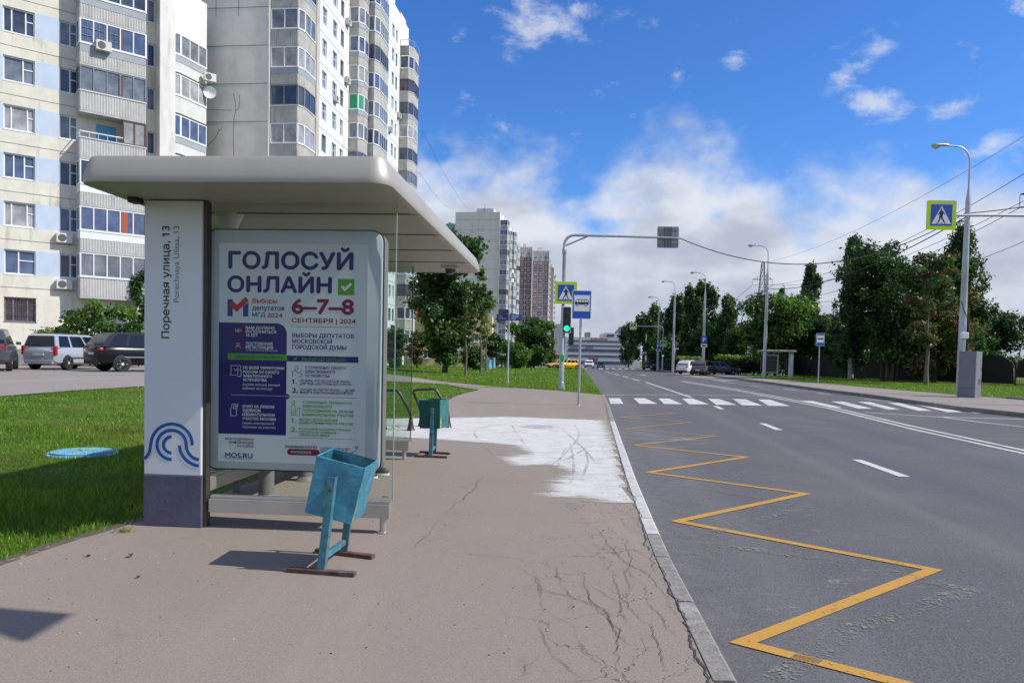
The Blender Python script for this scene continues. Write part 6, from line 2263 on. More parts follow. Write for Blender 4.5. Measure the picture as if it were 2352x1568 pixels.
WOODF = mat('brown_timber_frame', (0.12, 0.045, 0.025), .6, .3, 6)
GREYF = mat('grey_timber_frame', (0.20, 0.21, 0.23), .6, .2, 6)
REDP = mat('red_infill', (0.42, 0.08, 0.04), .6)
GREENC = mat('green_cloth', (0.03, 0.30, 0.17), .8)
ROOFG = mat('flat_roof_felt', (0.10, 0.10, 0.10), .9)
_WM = {}
rngb = random.Random(77)


def win_mesh(w, h, split, fm):
    key = (round(w, 2), round(h, 2), split, fm.name)
    if key in _WM:
        return _WM[key]
    mb = MB()
    f = .07
    mb.bb((0, .05, 0), (w, .12, f))
    mb.bb((0, .05, h - f), (w, .12, h))
    for x in [0] + [w * s for s in split] + [w]:
        a = min(max(x - f / 2, 0), w - f)
        mb.bb((a, .048, f), (a + f, .118, h - f))
    if split:
        x1 = w
        x0 = w * split[-1]
        mb.bb((x0 + f / 2, .055, h * .56), (x1 - f, .11, h * .60))
    mb.bb((-.05, -.08, -.05), (w + .05, .06, -.005))
    o = mb.build('window', fm)
    me = o.data
    bpy.data.objects.remove(o)
    _WM[key] = me
    return me


def pane_me(w, h, m):
    key = ('p', round(w, 2), round(h, 2), m.name)
    if key in _WM:
        return _WM[key]
    me = bpy.data.meshes.new('pane')
    me.from_pydata([(0.03, .09, 0.03), (w - .03, .09, 0.03), (w - .03, .09, h - .03), (0.03, .09, h - .03)], [], [(0, 1, 2, 3)])
    me.materials.append(m)
    _WM[key] = me
    return me


def window(parent, s, z, w, h, split=(), fm=None, pm=None, y=0.06, name='window'):
    o = link(name, win_mesh(w, h, tuple(split), fm or PVC), parent, (s, y, z))
    link('pane', pane_me(w, h, pm or rngb.choices(PANES, PW)[0]), o)
    return o


def wall(mb, s0, s1, z0, z1, holes, mfun, y=0.0, rev=.2, extra_s=(), extra_z=()):
    xs = sorted({s0, s1, *[v for hh in holes for v in hh[:2]], *[v for v in extra_s if s0 < v < s1]})
    zs = sorted({z0, z1, *[v for hh in holes for v in hh[2:]], *[v for v in extra_z if z0 < v < z1]})
    for a, b in zip(xs, xs[1:]):
        for c, d in zip(zs, zs[1:]):
            mx, mz = (a + b) / 2, (c + d) / 2
            if any(hh[0] < mx < hh[1] and hh[2] < mz < hh[3] for hh in holes):
                continue
            mb.quad((a, y, c), (b, y, c), (b, y, d), (a, y, d), mfun(mx, mz))
    for a, b, c, d in holes:
        mi = mfun((a + b) / 2, c - .05)
        mb.quad((a, y, c), (a, y + rev, c), (a, y + rev, d), (a, y, d), mi)
        mb.quad((b, y, c), (b, y, d), (b, y + rev, d), (b, y + rev, c), mi)
        mb.quad((a, y, d), (a, y + rev, d), (b, y + rev, d), (b, y, d), mi)
        mb.quad((a, y, c), (b, y, c), (b, y + rev, c), (a, y + rev, c), mi)


def balcony(parent, plan, z, ph, gh, fm=None, pm=None, corr=True, band=None, pmat=None, openx=None, close=True, mull=.8, roofz=None):
    """plan: outline points (s, y), front on -y. parapet height ph, glazing height gh above it"""
    pmat = pmat or PARAP
    mb = MB()
    pl = plan
    if close:
        mb.prism([(x, y, z - .02) for x, y in pl], (0, 0, .14), 0)
    for (xa, ya), (xb, yb) in zip(pl, pl[1:]):
        L = math.hypot(xb - xa, yb - ya)
        if L < .05:
            continue
        dx_, dy_ = (xb - xa) / L, (yb - ya) / L
        nx, ny = dy_, -dx_
        zt = z + ph * (.62 if band else 1.0)
        if corr:
            k = max(2, int(L / .075))
            pts = [(xa + dx_ * L * i / k + nx * (.018 if i % 2 else -.004), ya + dy_ * L * i / k + ny * (.018 if i % 2 else -.004)) for i in range(k + 1)]
            b0 = len(mb.v)
            mb.add([(x, y, z + .1) for x, y in pts] + [(x, y, zt) for x, y in pts], [(i, i + 1, k + 2 + i, k + 1 + i) for i in range(k)], 0)
        else:
            mb.quad((xa, ya, z + .1), (xb, yb, z + .1), (xb, yb, zt), (xa, ya, zt), 0)
        if band:
            mb.quad((xa + nx * .02, ya + ny * .02, zt), (xb + nx * .02, yb + ny * .02, zt), (xb + nx * .02, yb + ny * .02, z + ph), (xa + nx * .02, ya + ny * .02, z + ph), 1)
        mb.prism([(xa + nx * .05, ya + ny * .05, z + ph - .03), (xb + nx * .05, yb + ny * .05, z + ph - .03), (xb - nx * .08, yb - ny * .08, z + ph - .03), (xa - nx * .08, ya - ny * .08, z + ph - .03)], (0, 0, .05), 2)
    bo = mb.build('balcony', [pmat, band or BAND, PVC], parent)
    fr, pn = MB(), MB()
    fm = fm or PVC
    pm = pm or rngb.choices(PANES, PW)[0]
    z0, z1 = z + ph + .02, z + ph + gh
    for (xa, ya), (xb, yb) in zip(pl, pl[1:]):
        L = math.hypot(xb - xa, yb - ya)
        if L < .25:
            continue
        dx_, dy_ = (xb - xa) / L, (yb - ya) / L
        if openx is not None and openx(xa, ya, xb, yb) == 'skip':
            continue
        lo, hi = 0.0, L
        if openx is not None and isinstance(openx(xa, ya, xb, yb), tuple):
            lo, hi = openx(xa, ya, xb, yb)
        nx, ny = dy_, -dx_
        P = lambda t, zz, o: (xa + dx_ * t + nx * o, ya + dy_ * t + ny * o, zz)
        k = max(1, round((hi - lo) / mull))
        rot = (0, 0, math.atan2(dy_, dx_))
        for zz in (z0 + .035, z1 - .035):
            fr.box(P((lo + hi) / 2, zz, 0), (hi - lo, .07, .07), 0, rot)
        for i in range(k + 1):
            t = min(max(lo + (hi - lo) * i / k, lo + .035), hi - .035)
            fr.box(P(t, (z0 + z1) / 2, .003), (.065, .07, z1 - z0), 0, rot)
        pn.quad(P(lo + .02, z0, -.005), P(hi - .02, z0, -.005), P(hi - .02, z1, -.005), P(lo + .02, z1, -.005))
    if fr.v:
        fo = fr.build('glazing_frame', fm, bo)
        pn.build('pane', pm, bo)
    return bo


def ac_unit(label, parent_thing, s, y, z, group=None, rz=0.0, small=False):
    M = parent_thing.matrix_basis.copy()
    p = M @ Vector((s, y, z))
    t = thing('air_conditioner', label, 'air conditioner', p, parent_thing.rotation_euler.z + rz, group)
    mb = MB()
    mb.bb((-.42, -.30, 0), (.42, 0, .58))
    mb.build('casing', mat('ac_white', (0.62, 0.62, 0.58), .5, .06, 3), t, bevel=.02)
    mb = MB()
    mb.lathe([(.22, 0), (.22, .012), (.2, .014), (.2, .004), (.05, .004), (.04, .012), (0, .013)], n=16)
    mb.xf(Matrix.Translation((-.12, -.302, .29)) @ Matrix.Rotation(RAD(90), 4, 'X'))
    mb.build('fan_grille', mat('ac_grille', (0.10, 0.10, 0.10), .6), t)
    mb = MB()
    for x in (-.3, .3):
        mb.bb((x - .015, -.28, -.04), (x + .015, .12, -.005))
    mb.build('bracket', GALV, t)
    return t


def dish(label, p, rz, r=.42):
    t = thing('satellite_dish', label, 'satellite dish', p, rz)
    mb = MB()
    rings = [[(rr * math.cos(i * .393), -.10 + (1 - (rr / r) ** 2) * .12 - .0, rr * math.sin(i * .393)) for i in range(16)] for rr in (r, r * .8, r * .5, r * .2, .01)]
    ring_loft(mb, rings, 0, False, False)
    mb.build('reflector', WHITE, t, smooth=True)
    mb = MB()
    mb.tube([(0, .35, 0), (0, .02, 0)], .025, 6)
    mb.tube([(0, 0, -r * .9), (0, -.45, -.05)], .012, 5)
    mb.build('arm', GALV, t)
    return t


# ---------------------------------------------------------------- nine-storey block with angled front
AO = Vector((-29.3, 44.0))
Ad = Vector((0.773, 0.634)).normalized()
An = Vector((Ad.y, -Ad.x))
blockA = thing('apartment_block', 'nine storey cream and pale blue panel block at left, with corrugated balconies', 'apartment building', (AO.x, AO.y, 0), math.atan2(Ad.y, Ad.x), 'white panel apartment blocks')


def locA(x, y):
    v = Vector((x, y)) - AO
    return v.dot(Ad), -v.dot(An)


HA = 26.6
sill = [2.86 + 2.8 * k for k in range(9)]
holes = []
wins = []
for k, z in enumerate(sill):
    if z + 1.4 > HA:
        continue
    for (a, b, spl) in ((-4.6, -3.04, (.3, .7)), (-.76, .80, (.30, .74)), (2.05, 3.02, (.58,)), (6.93, 7.42, ())):
        if k == 0 and a > 1.5:
            continue
        holes.append((a, b, z, z + 1.43))
        wins.append((k, a, b, z, spl))
mfA = lambda s, z: 1 if (z > 5.4 and ((z - 2.86) % 2.8) < 1.46 and not (-.80 < s < .84 and False) and s < 2.6) else 0
mb = MB()
wall(mb, -8.5, 7.45, .2, HA, holes, mfA, extra_z=[v for z in sill for v in (z - .02, z + 1.45)], extra_s=(2.6,))
for z in sill[1:]:
    mb.bb((-8.5, -.012, z - .80), (2.9, .01, z - .775), 2)
mb.quad((-8.5, 0, .2), (-8.5, 12, .2), (-8.5, 12, HA), (-8.5, 0, HA), 0)
mb.quad((-8.5, 12, .2), (8.6, 12, .2), (8.6, 12, HA), (-8.5, 12, HA), 0)
mb.bb((-8.5, -.05, -.4), (7.45, .02, 1.25), 3)
mb.poly([(-8.5, 0, HA), (7.9, 0, HA), (8.6, 12, HA), (-8.5, 12, HA)], 4)
mb.build('wall', [CREAM, BLUEW, JOINT, mat('plinth_grey', (0.22, 0.22, 0.23), .85, .15, 2), ROOFG], blockA)
splits = {0: (.28, .74), 1: (.46,), 2: (.24, .74), 3: (.32, .66), 4: (.25, .76), 5: (.63,), 6: (.28, .72)}
for (k, a, b, z, spl) in wins:
    fm = GREYF if (k == 0) else PVC
    pm = {1: PANES[1], 2: PANES[2], 3: PANES[1], 4: PANES[2], 5: PANES[3]}.get(k, PANES[0]) if a == -.76 else None
    wn = window(blockA, a, z, b - a, 1.43, splits.get(k, spl) if b - a > 1.2 else spl, fm, pm)
    if k == 0 and a == -.76:
        mb = MB()
        for i in range(9):
            x = (b - a) * i / 8
            mb.tube([(x, -.06, -.05), (x, -.06, 1.46)], .014, 5)
        for zz in (.0, .5, 1.0, 1.43):
            mb.tube([(-.04, -.062, zz), (b - a + .04, -.062, zz)], .016, 5)
        mb.build('window_bars', mat('rusty_bar', (0.16, 0.07, 0.035), .8, .3, 8), wn)
# balcony stack
b0, b1, bd = 2.96, 6.63, -1.0
PLA = [(b0, 0.0), (b0, bd), (b1, bd), (b1, 0.0)]
for k in range(1, 9):
    z = 4.45 + 2.8 * (k - 1)
    band = {1: None, 2: mat('parapet_bright_white', (0.78, 0.80, 0.84), .5), 3: mat('parapet_bright_white', (0.78, 0.80, 0.84), .5), 5: None, 6: BAND, 7: BAND}.get(k)
    fm = {5: GREYF, 1: PVC}.get(k, PVC)
    op = None
    if k == 4:
        op = lambda xa, ya, xb, yb: (2.35, 3.67) if (ya < -.5 and yb < -.5) else ('skip' if xa < 4 else None)
        fm = WOODF
    bo = balcony(blockA, PLA, z, 1.27, 1.47, fm, {1: PANES[3], 2: PANES[1], 3: PANES[0], 4: PANES[2], 5: PANES[3], 6: PANES[1], 7: PANES[0]}.get(k), True, band, CORR, op, mull=.78)
    mb = MB()
    if k == 2:
        mb.bb((b0 + 2.30, bd - .02, z + 1.30), (b0 + 2.62, bd + .05, z + 2.72), 0)
        mb.build('infill', REDP, bo)
    elif k == 5:
        mb.bb((b0 + 2.10, bd - .02, z + 1.30), (b0 + 2.34, bd + .05, z + 2.72), 0)
        mb.build('infill', WOODF, bo)
    elif k == 4:
        mb.tube([(b0, -.1, z + 1.62), (b0, bd, z + 1.62), (b0 + 2.4, bd, z + 1.62)], .04, 6)
        for i in range(5):
            mb.tube([(b0 + .5 * i, bd, z + 1.25), (b0 + .5 * i, bd, z + 1.62)], .014, 5)
        mb.build('rail', WHITE, bo)
        mb = MB()
        mb.bb((b0 + 1.05, -.03, z + .2), (b0 + 2.15, .0, z + 2.45))
        mb.build('door', mat('sky_blue_door', (0.12, 0.36, 0.58), .6), bo)
    elif k == 6:
        for i in range(7):
            mb.bb((b0 + .08 + i * .31, bd - .03, z + 1.30), (b0 + .11 + i * .31, bd + .02, z + 2.72), 0)
        for zz in (1.75, 2.2):
            mb.bb((b0 + .05, bd - .032, z + zz), (b0 + 2.1, bd + .022, z + zz + .03), 0)
        mb.bb((b0 + 2.12, bd - .02, z + 1.30), (b0 + 2.36, bd + .05, z + 2.72), 1)
        mb.build('small_pane_bars', [GREYF, WOODF], bo)
    elif k == 7:
        mb.bb((b0 + .02, bd - .025, z + 1.30), (b0 + .72, bd - .012, z + 2.72), 0)
        mb.build('timber_shutter', WOODF, bo)
# pillar between the balconies and the loggias
mb = MB()
mb.bb((7.46, -.95, .2), (7.92, .35, HA + .6))
mb.build('pillar', WHITEW, blockA)
BP = [locA(-24.35, 51.5), locA(-23.65, 52.55), locA(-22.86, 55.0)]
bay_in = [(BP[0][0] - .4, BP[0][1] + 1.6)]
PLB = [bay_in[0]] + BP
for k in range(0, 8):
    z = 23.4 - 1.47 - 1.30 - 2.8 * (7 - k)
    if z < 0:
        continue
    fm = WOODF if False else PVC
    balcony(blockA, BP, z, 1.30, 1.47, fm, [PANES[3], PANES[1], PANES[2], PANES[3]][k % 4], False, BAND if k % 2 else None, mat('loggia_panel', (0.62, 0.62, 0.60), .8, .08, 2, stain=(0.42, 0.42, 0.40), stain_amt=.4, streak=True), None, False, mull=.75)
mb = MB()
for (xa, ya), (xb, yb) in zip(BP, BP[1:]):
    mb.quad((xa, ya, 23.42), (xb, yb, 23.42), (xb, yb, HA), (xa, ya, HA), 0)
    mb.quad((xa, ya, .1), (xb, yb, .1), (xb, yb, 23.4 - 2.77 - 2.8 * 6 - .01), (xa, ya, 23.4 - 2.77 - 2.8 * 6 - .01), 0)
mb.bb((7.93, .9, .1), (BP[0][0] + .3, 2.2, HA), 0)
mb.quad((BP[0][0] - .02, BP[0][1] + .0, .1), (BP[0][0] - 1.2, BP[0][1] - .6, .1), (BP[0][0] - 1.2, BP[0][1] - .6, HA), (BP[0][0] - .02, BP[0][1], HA), 0)
mb.build('loggia_wall', [WHITEW], blockA)
for k in range(0, 8):
    pass


# ---------------------------------------------------------------- tall slab blocks with an end wall and projecting bays
def slab_block(label, O, d, floors, z0, wall_len, detail, end_w, seed, roofx=0.6):
    d = Vector(d).normalized()
    rg = random.Random(seed)
    t = thing('apartment_block', label, 'apartment building', (O[0], O[1], 0), math.atan2(d.y, d.x), 'white panel apartment blocks')
    zb = G(O[0], O[1])
    H = z0 + 2.8 * floors + 1.2
    cols = [(10.85, 11.95), (13.45, 14.6), (15.55, 16.45), (30.8, 32.0), (33.3, 34.35), (34.95, 35.75)]
    hol = []
    for k in range(floors):
        z = z0 + 2.8 * k
        for a, b in cols:
            hol.append((a, b, z, z + 1.45))
    mb = MB()
    mf = lambda s, z: 1 if (9.9 < s < 15.1 or 29.5 < s < 34.7) else 0
    wall(mb, 0, wall_len, zb - .4, H, hol, mf, extra_s=(9.9, 15.1, 29.5, 34.7))
    for k in range(floors):
        mb.bb((0.02, -.012, z0 + 2.8 * k - .92), (wall_len, .01, z0 + 2.8 * k - .885), 3)
    # pilaster strips
    for s in (9.2, 28.9):
        mb.bb((s, -.14, zb), (s + .7, .02, H - .3), 2)
    # end wall (faces the camera), back and far end
    ex = end_w
    mb.quad((0, 0, zb - .4), (0, 0, H), (0, ex, H), (0, ex, zb - .4), 4)
    mb.quad((wall_len, 0, zb - .4), (wall_len, ex, zb - .4), (wall_len, ex, H), (wall_len, 0, H), 0)
    mb.quad((0, ex, zb - .4), (wall_len, ex, zb - .4), (wall_len, ex, H), (0, ex, H), 0)
    mb.quad((0, 0, H - .5), (wall_len, 0, H - .5), (wall_len, ex, H - .5), (0, ex, H - .5), 5)
    # panel joints of the end wall
    for k in range(floors + 1):
        mb.bb((-.012, .0, z0 + 2.8 * k - .92), (.01, ex, z0 + 2.8 * k - .88), 3)
    for yy in (ex * .47,):
        mb.bb((-.011, yy - .015, zb), (.01, yy + .015, H), 3)
    mb.bb((-.05, -.06, zb), (.06, .05, H), 0)
    mb.build('wall', [WHITEW, ICEW, mat('pilaster_buff', (0.50, 0.46, 0.40), .85, .1, 1), JOINT, ENDW, ROOFG], t)
    for k in range(floors):
        z = z0 + 2.8 * k
        for a, b in cols:
            window(t, a, z, b - a, 1.45, (.45,), PVC if rg.random() < .75 else GREYF, rg.choices(PANES, [4, 4, 1, 3])[0])
    bays = [[(0.12, -.1), (0.12, -2.2), (.75, -2.48), (2.85, -2.48), (2.85, -.1)],
            [(18.0, -.05), (18.0, -.95), (18.6, -1.38), (19.85, -1.38), (19.85, -.05)],
            [(20.0, -.05), (20.0, -1.95), (20.8, -2.28), (23.8, -2.28), (23.8, -.05)],
            [(wall_len - 4.1, -.05), (wall_len - 4.1, -1.1), (wall_len - 3.4, -1.6), (wall_len - .9, -1.6), (wall_len - .9, -.05)]]
    for bi, pl in enumerate(bays):
        for k in range(floors if bi < 3 else floors - 1):
            z = z0 + 2.8 * k - .95
            fm = rg.choices([PVC, GREYF, WOODF], [7, 2, 1])[0]
            op = None
            if bi in (1, 2) and rg.random() < .18:
                op = lambda xa, ya, xb, yb: 'skip'
            bo = balcony(t, pl, z, 1.25, 1.50, fm, rg.choices(PANES, [4, 3, 2, 4])[0], detail and bi == 0, BAND if rg.random() < .45 else None, PARAP, op, mull=.85)
            if detail and bi == 1 and k == floors - 6:
                mb = MB()
                mb.bb((pl[1][0] - .03, pl[1][1] + .05, z + 1.3), (pl[1][0] - .01, -.1, z + 2.7))
                mb.quad((pl[1][0] - .02, pl[1][1], z + 1.3), (pl[2][0] - .02, pl[2][1] - .02, z + 1.3), (pl[2][0] - .02, pl[2][1] - .02, z + 2.7), (pl[1][0] - .02, pl[1][1], z + 2.7))
                mb.build('cloth_screen', GREENC, bo)
        # floor of the stack's top
    mb = MB()
    pl = bays[3]
    for (xa, ya), (xb, yb) in zip(pl, pl[1:]):
        zz = z0 + 2.8 * (floors - 1) - .95
        mb.prism([(xa, ya, zz), (xb, yb, zz), (xb, yb + .001, zz + 1.2), (xa, ya + .001, zz + 1.2)], (0, .06, 0))
        mb.tube([(xa, ya, zz + 1.9), (xb, yb, zz + 1.9)], .03, 5)
        mb.tube([(xa, ya, zz + 1.2), (xa, ya, zz + 1.9)], .03, 5)
    mb.build('roof_terrace', PARAP, t)
    for s in np.arange(.5, wall_len - 4, 5.2):
        mb = MB()
        mb.bb((s, -.02, H - .02), (s + 2.6, .25, H + .35 + .25 * (int(s) % 2)))
        mb.build('parapet', WHITEW, t)
    for s in (8, 24):
        mb = MB()
        mb.bb((s, 3, H - .5), (s + 6, 8, H + 2.6))
        mb.build('lift_house', WHITEW, t)
    mb = MB()
    mb.tube([(4, 5, H - .5), (4, 5, H + 3)], .06, 5)
    mb.build('antenna', BLACK, t)
    return t


OB = (-18.6, 55.9)
blockB = slab_block('tall white slab block rising behind the shelter roof, grey cracked end wall', OB, (0.107, .9943), 14, 2.65, 41.0, True, 12.0, 5)
# cracks on the end wall of it
mb = MB()
Mb = blockB.matrix_basis.inverted()


def eb(zx, zy):
    px, py = zx / 4.0 + 422.2, zy / 4.0
    a, b, c = ray(px, py)
    R0, R1 = Mb @ Vector((0, 0, CAM_H)), Mb @ Vector((a * 100, b * 100, CAM_H + c * 100))
    u = (0 - R0.x) / (R1.x - R0.x)
    p = R0 + (R1 - R0) * u
    return p.y, p.z


for ln in ([(455, 860), (470, 930), (480, 1000), (462, 1090), (458, 1180), (455, 1300), (460, 1465)], [(515, 870), (510, 940), (510, 990), (480, 1022)], [(355, 1175), (320, 1210), (290, 1270), (240, 1320), (200, 1360)], [(297, -60), (297, 155)], [(505, -60), (505, 150)], [(190, 1010), (440, 1015)], [(320, 1180), (318, 1215)]):
    P = [eb(*p) for p in ln]
    st = len(mb.v)
    mb.strip(P, .038)
    for i in range(st, len(mb.v)):
        y, z, _ = mb.v[i]
        mb.v[i] = (-.015, y, z)
mb.build('wall_crack', JOINT, blockB)
blockC = slab_block('distant white slab block right of the shelter roof, weathered end wall', (-4.4, 211.0), (0.115, .9934), 14, 1.6, 41.0, False, 12.8, 6)
mb = MB()
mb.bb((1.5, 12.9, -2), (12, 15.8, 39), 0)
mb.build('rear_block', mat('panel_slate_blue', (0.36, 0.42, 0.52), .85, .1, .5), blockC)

# air conditioners and dishes
ac_unit('white air conditioner with round fan grille on the corrugated balcony front, near the top left', blockA, 4.2, bd - .06, 18.4 + 1.05)
ac_unit('white air conditioner beside the narrow window, fourth floor, above the lower one', blockA, 2.25, -.05, 2.86 + 5.6 - .72)
ac_unit('white air conditioner lowest on the cream block, beside the narrow window', blockA, 2.25, -.05, 2.86 + 2.8 - .72)
pA = blockA.matrix_basis @ Vector((BP[2][0] + .15, BP[2][1] - .35, 21.1))
ac_unit('white air conditioner at the end of the curved loggias, above the dish', blockA, BP[2][0] + .05, BP[2][1] - .45, 20.9)
dish('white satellite dish at the end of the curved loggias', pA - Vector((0, 0, .9)), RAD(15), .45)
rg = random.Random(3)
for (s, k) in ((14.0, 8), (17.2, 11), (17.1, 9), (31.4, 6), (32.6, 9), (36.3, 10), (31.4, 4), (10.4, 12)):
    ac_unit('small white air conditioner on the sunlit front of the tall slab block', blockB, s, -.05, 2.65 + 2.8 * k - .35, 'small air conditioners on the tall slab block')
dish('small white satellite dish low on the balconies of the tall slab block', blockB.matrix_basis @ Vector((17.9, -.9, 2.65 + 2.8 * 6 + .2)), RAD(60), .42)

# ---------------------------------------------------------------- brown and white panel towers
def panel_tower(label, px0, px1, pyt, Y, ncol, nrow, seed, dep=14, top_blank=2.4, kind='brown'):
    x0, x1 = atY(px0, 800, Y)[0], atY(px1, 800, Y)[0]
    zb = G((x0 + x1) / 2, Y)
    H = atY((px0 + px1) / 2, pyt, Y)[1] - zb
    t = thing('panel_tower', label, 'apartment building', (x0, Y, zb), 0, 'panel towers far behind')
    W = x1 - x0
    cw = W / ncol
    rh = (H - top_blank) / nrow
    mb = MB()
    mb.bb((0, 0, -1), (W, dep, H), 0)
    for i in range(ncol):
        for j in range(nrow):
            if kind == 'brown' and j < nrow - 1:
                mb.bb((i * cw + .24, -.05, j * rh + .24), ((i + 1) * cw - .24, .01, (j + 1) * rh - .24), 1)
    for i in range(ncol * 3):
        mb.bb((i * cw / 3 + .1, -.12, H - top_blank + .1), (i * cw / 3 + .35, .01, H + .05), 0)
    mb.bb((-.5, -.5, -1), (.0, dep, H + .3), 2)
    mb.bb((W, -.5, -1), (W + .3, dep, H + .3), 2)
    for j in range(nrow):
        mb.bb((W + .3, 1.0, j * rh + .3), (W + 1.4, dep - 1, j * rh + 1.2), 0)
    mb.bb((W * .3, 3, H), (W * .55, 8, H + 2.2), 0)
    mb.build('wall', [mat('tower_pale_pink', (0.70, 0.60, 0.57), .85, .06, .4) if kind == 'brown' else mat('tower_grey', (0.36, 0.34, 0.32), .85, .1, .4),
                      mat('tower_brown_panel', (0.24, 0.085, 0.07), .85, .15, .5), mat('tower_rib', (0.78, 0.74, 0.70), .85)], t)
    rg = random.Random(seed)
    for i in range(ncol):
        for j in range(nrow):
            if cw > 2.2:
                window(t, i * cw + cw * .5 - .82, j * rh + rh * .30, 1.64, rh * .5, (.5,), PVC, rg.choices(PANES, [1, 0, 4, 2])[0], y=-.19)
    return t


panel_tower('brown and white panel tower, left half with two window columns', 1188, 1217, 567, 415, 2, 21, 8)
panel_tower('brown and white panel tower, right half with three window columns', 1219.5, 1256, 576, 410, 3, 20, 9)
panel_tower('narrow greyish panel tower at the right of the brown towers', 1259, 1268, 614, 425, 2, 18, 10, kind='grey')

# ---------------------------------------------------------------- long white building at the end of the road
Y = 390.0
x0, x1 = atY(1291, 830, Y)[0], atY(1470, 830, Y)[0]
zb = G(x0, Y)
mall = thing('shopping_centre', 'long white banded shopping centre closing the end of the road', 'building', (x0, Y, zb), 0)
W = x1 - x0
PWH = mat('cladding_white', (0.50, 0.52, 0.56), .6, .05, .3)
PDK = mat('cladding_dark', (0.07, 0.085, 0.12), .4, .2, .3)
mb = MB()
mb.bb((0, 0, -1), (W, 30, 15), 0)
for zz, hh in ((1.0, 1.6), (4.6, 1.1), (7.4, 1.5), (10.3, .7), (12.6, .8)):
    mb.bb((3, -.12, zz), (W - 4, .02, zz + hh), 1)
mb.bb((W * .55, .5, 15), (W - 1, 28, 17.6), 0)
mb.bb((W * .57, .38, 15.4), (W * .66, .52, 16.8), 1)
mb.bb((W * .70, .38, 15.4), (W * .80, .52, 16.8), 1)
mb.prism([(W * .72, 4, 17.6), (W - 1, 4, 17.6), (W - 1, 4, 21.2), (W * .80, 4, 21.2)], (0, 20, 0), 1)
mb.bb((W * .79, 3.7, 21.2), (W - .5, 24, 21.7), 0)
mb.bb((W * .30, 5, 15), (W * .37, 9, 17.8), 2)
mb.bb((-6, 3, -1), (-.05, 30, 15.6), 0)
mb.build('facade', [PWH, PDK, mat('plant_room_brown', (0.22, 0.18, 0.16), .8)], mall)
mb = MB()
put_text(mb, 'EUROSPAR', lambda x, y: (x, -.2, y), W * .36, W * .58, 13.55, 1.2, .05, 0, (0, -1, 0))
mb.build('lettering', mat('sign_red', (0.36, 0.03, 0.035), .5), mall)
mb = MB()
mb.bb((W * .34, -.25, 2.9), (W * .46, -.12, 4.2))
mb.build('sign_board', mat('sign_board_red', (0.34, 0.06, 0.08), .5), mall)
mb = MB()
mb.bb((W * .10, -.22, 9.4), (W * .22, -.12, 10.2))
mb.bb((W * .30, -.22, 9.3), (W * .40, -.12, 10.2))
mb.build('sign_board', mat('sign_board_grey', (0.16, 0.18, 0.22), .5), mall)
# grey box building left of it
Y = 300.0
x0, x1 = atY(1271, 830, Y)[0], atY(1291, 830, Y)[0]
t = thing('building', 'plain pale grey box building left of the shopping centre', 'building', (x0, Y, G(x0, Y)), 0)
hh = atY(1280, 744, Y)[1] - G(x0, Y)
mb = MB()
mb.bb((0, 0, -1), (x1 - x0, 18, hh), 0)
mb.bb((-.8, 1, -1), (-.01, 17, hh - .6), 1)
mb.bb((.5, -.1, 3), (x1 - x0 - .4, .01, 4.4), 1)
mb.build('wall', [mat('box_grey', (0.42, 0.40, 0.38), .8, .05, .3), mat('box_brown', (0.12, 0.08, 0.075), .8)], t)

# ---------------------------------------------------------------- yellow nursery building with red roof
Y = 124.0
x0, x1 = atY(925, 800, Y)[0], atY(1129, 800, Y)[0]
t = thing('nursery_building', 'yellow plastered building with a red metal roof behind the trees', 'building', (x0, Y, G(x0, Y)), 0)
W = x1 - x0
YEL = mat('yellow_plaster', (0.62, 0.47, 0.25), .85, .05, .8)
REDR = mat('red_roof_metal', (0.42, 0.055, 0.06), .5, .08, 1)
mb = MB()
HE = atY(1000, 722, Y)[1] - G(x0, Y)
HR = atY(1000, 692, Y)[1] - G(x0, Y)
mb.bb((0, 0, -.3), (W, 10, HE), 0)
mb.build('wall', YEL, t)
for i in range(5):
    for j in range(2):
        window(t, .9 + i * (W - 1.8) / 5, 1.2 + 2.9 * j, 1.3, 1.5, (.5,), PVC, None, y=-.14)
mb = MB()
mb.prism([(-.5, -.6, HE + .01), (-.5, 5, HR), (-.5, 10.6, HE + .01)], (W * .62, 0, 0))
mb.build('roof', REDR, t)
Y = 118.0
x0, x1 = atY(1114, 800, Y)[0], atY(1160, 800, Y)[0]
t = thing('gate_canopy', 'small red gabled gate canopy on posts beside the grey fence', 'canopy', (x0, Y, G(x0, Y)), 0)
W = x1 - x0
zc = atY(1140, 800, Y)[1] - G(x0, Y)
zt = atY(1140, 783, Y)[1] - G(x0, Y)
mb = MB()
mb.prism([(-.0, -.2, zc), (.35, 1, zt), (0, 2.2, zc)], (W, 0, 0), 0)
mb.prism([(W + .01, -.25, zc - .05), (W - .25, 1, zt + .05), (W + .01, 2.25, zc - .05)], (.06, 0, 0), 1)
mb.build('roof', [REDR, WHITE], t)
for x in (.2, W - .3):
    mb = MB()
    mb.bb((x, .9, 0), (x + .12, 1.1, zc))
    mb.build('post', WHITE, t)
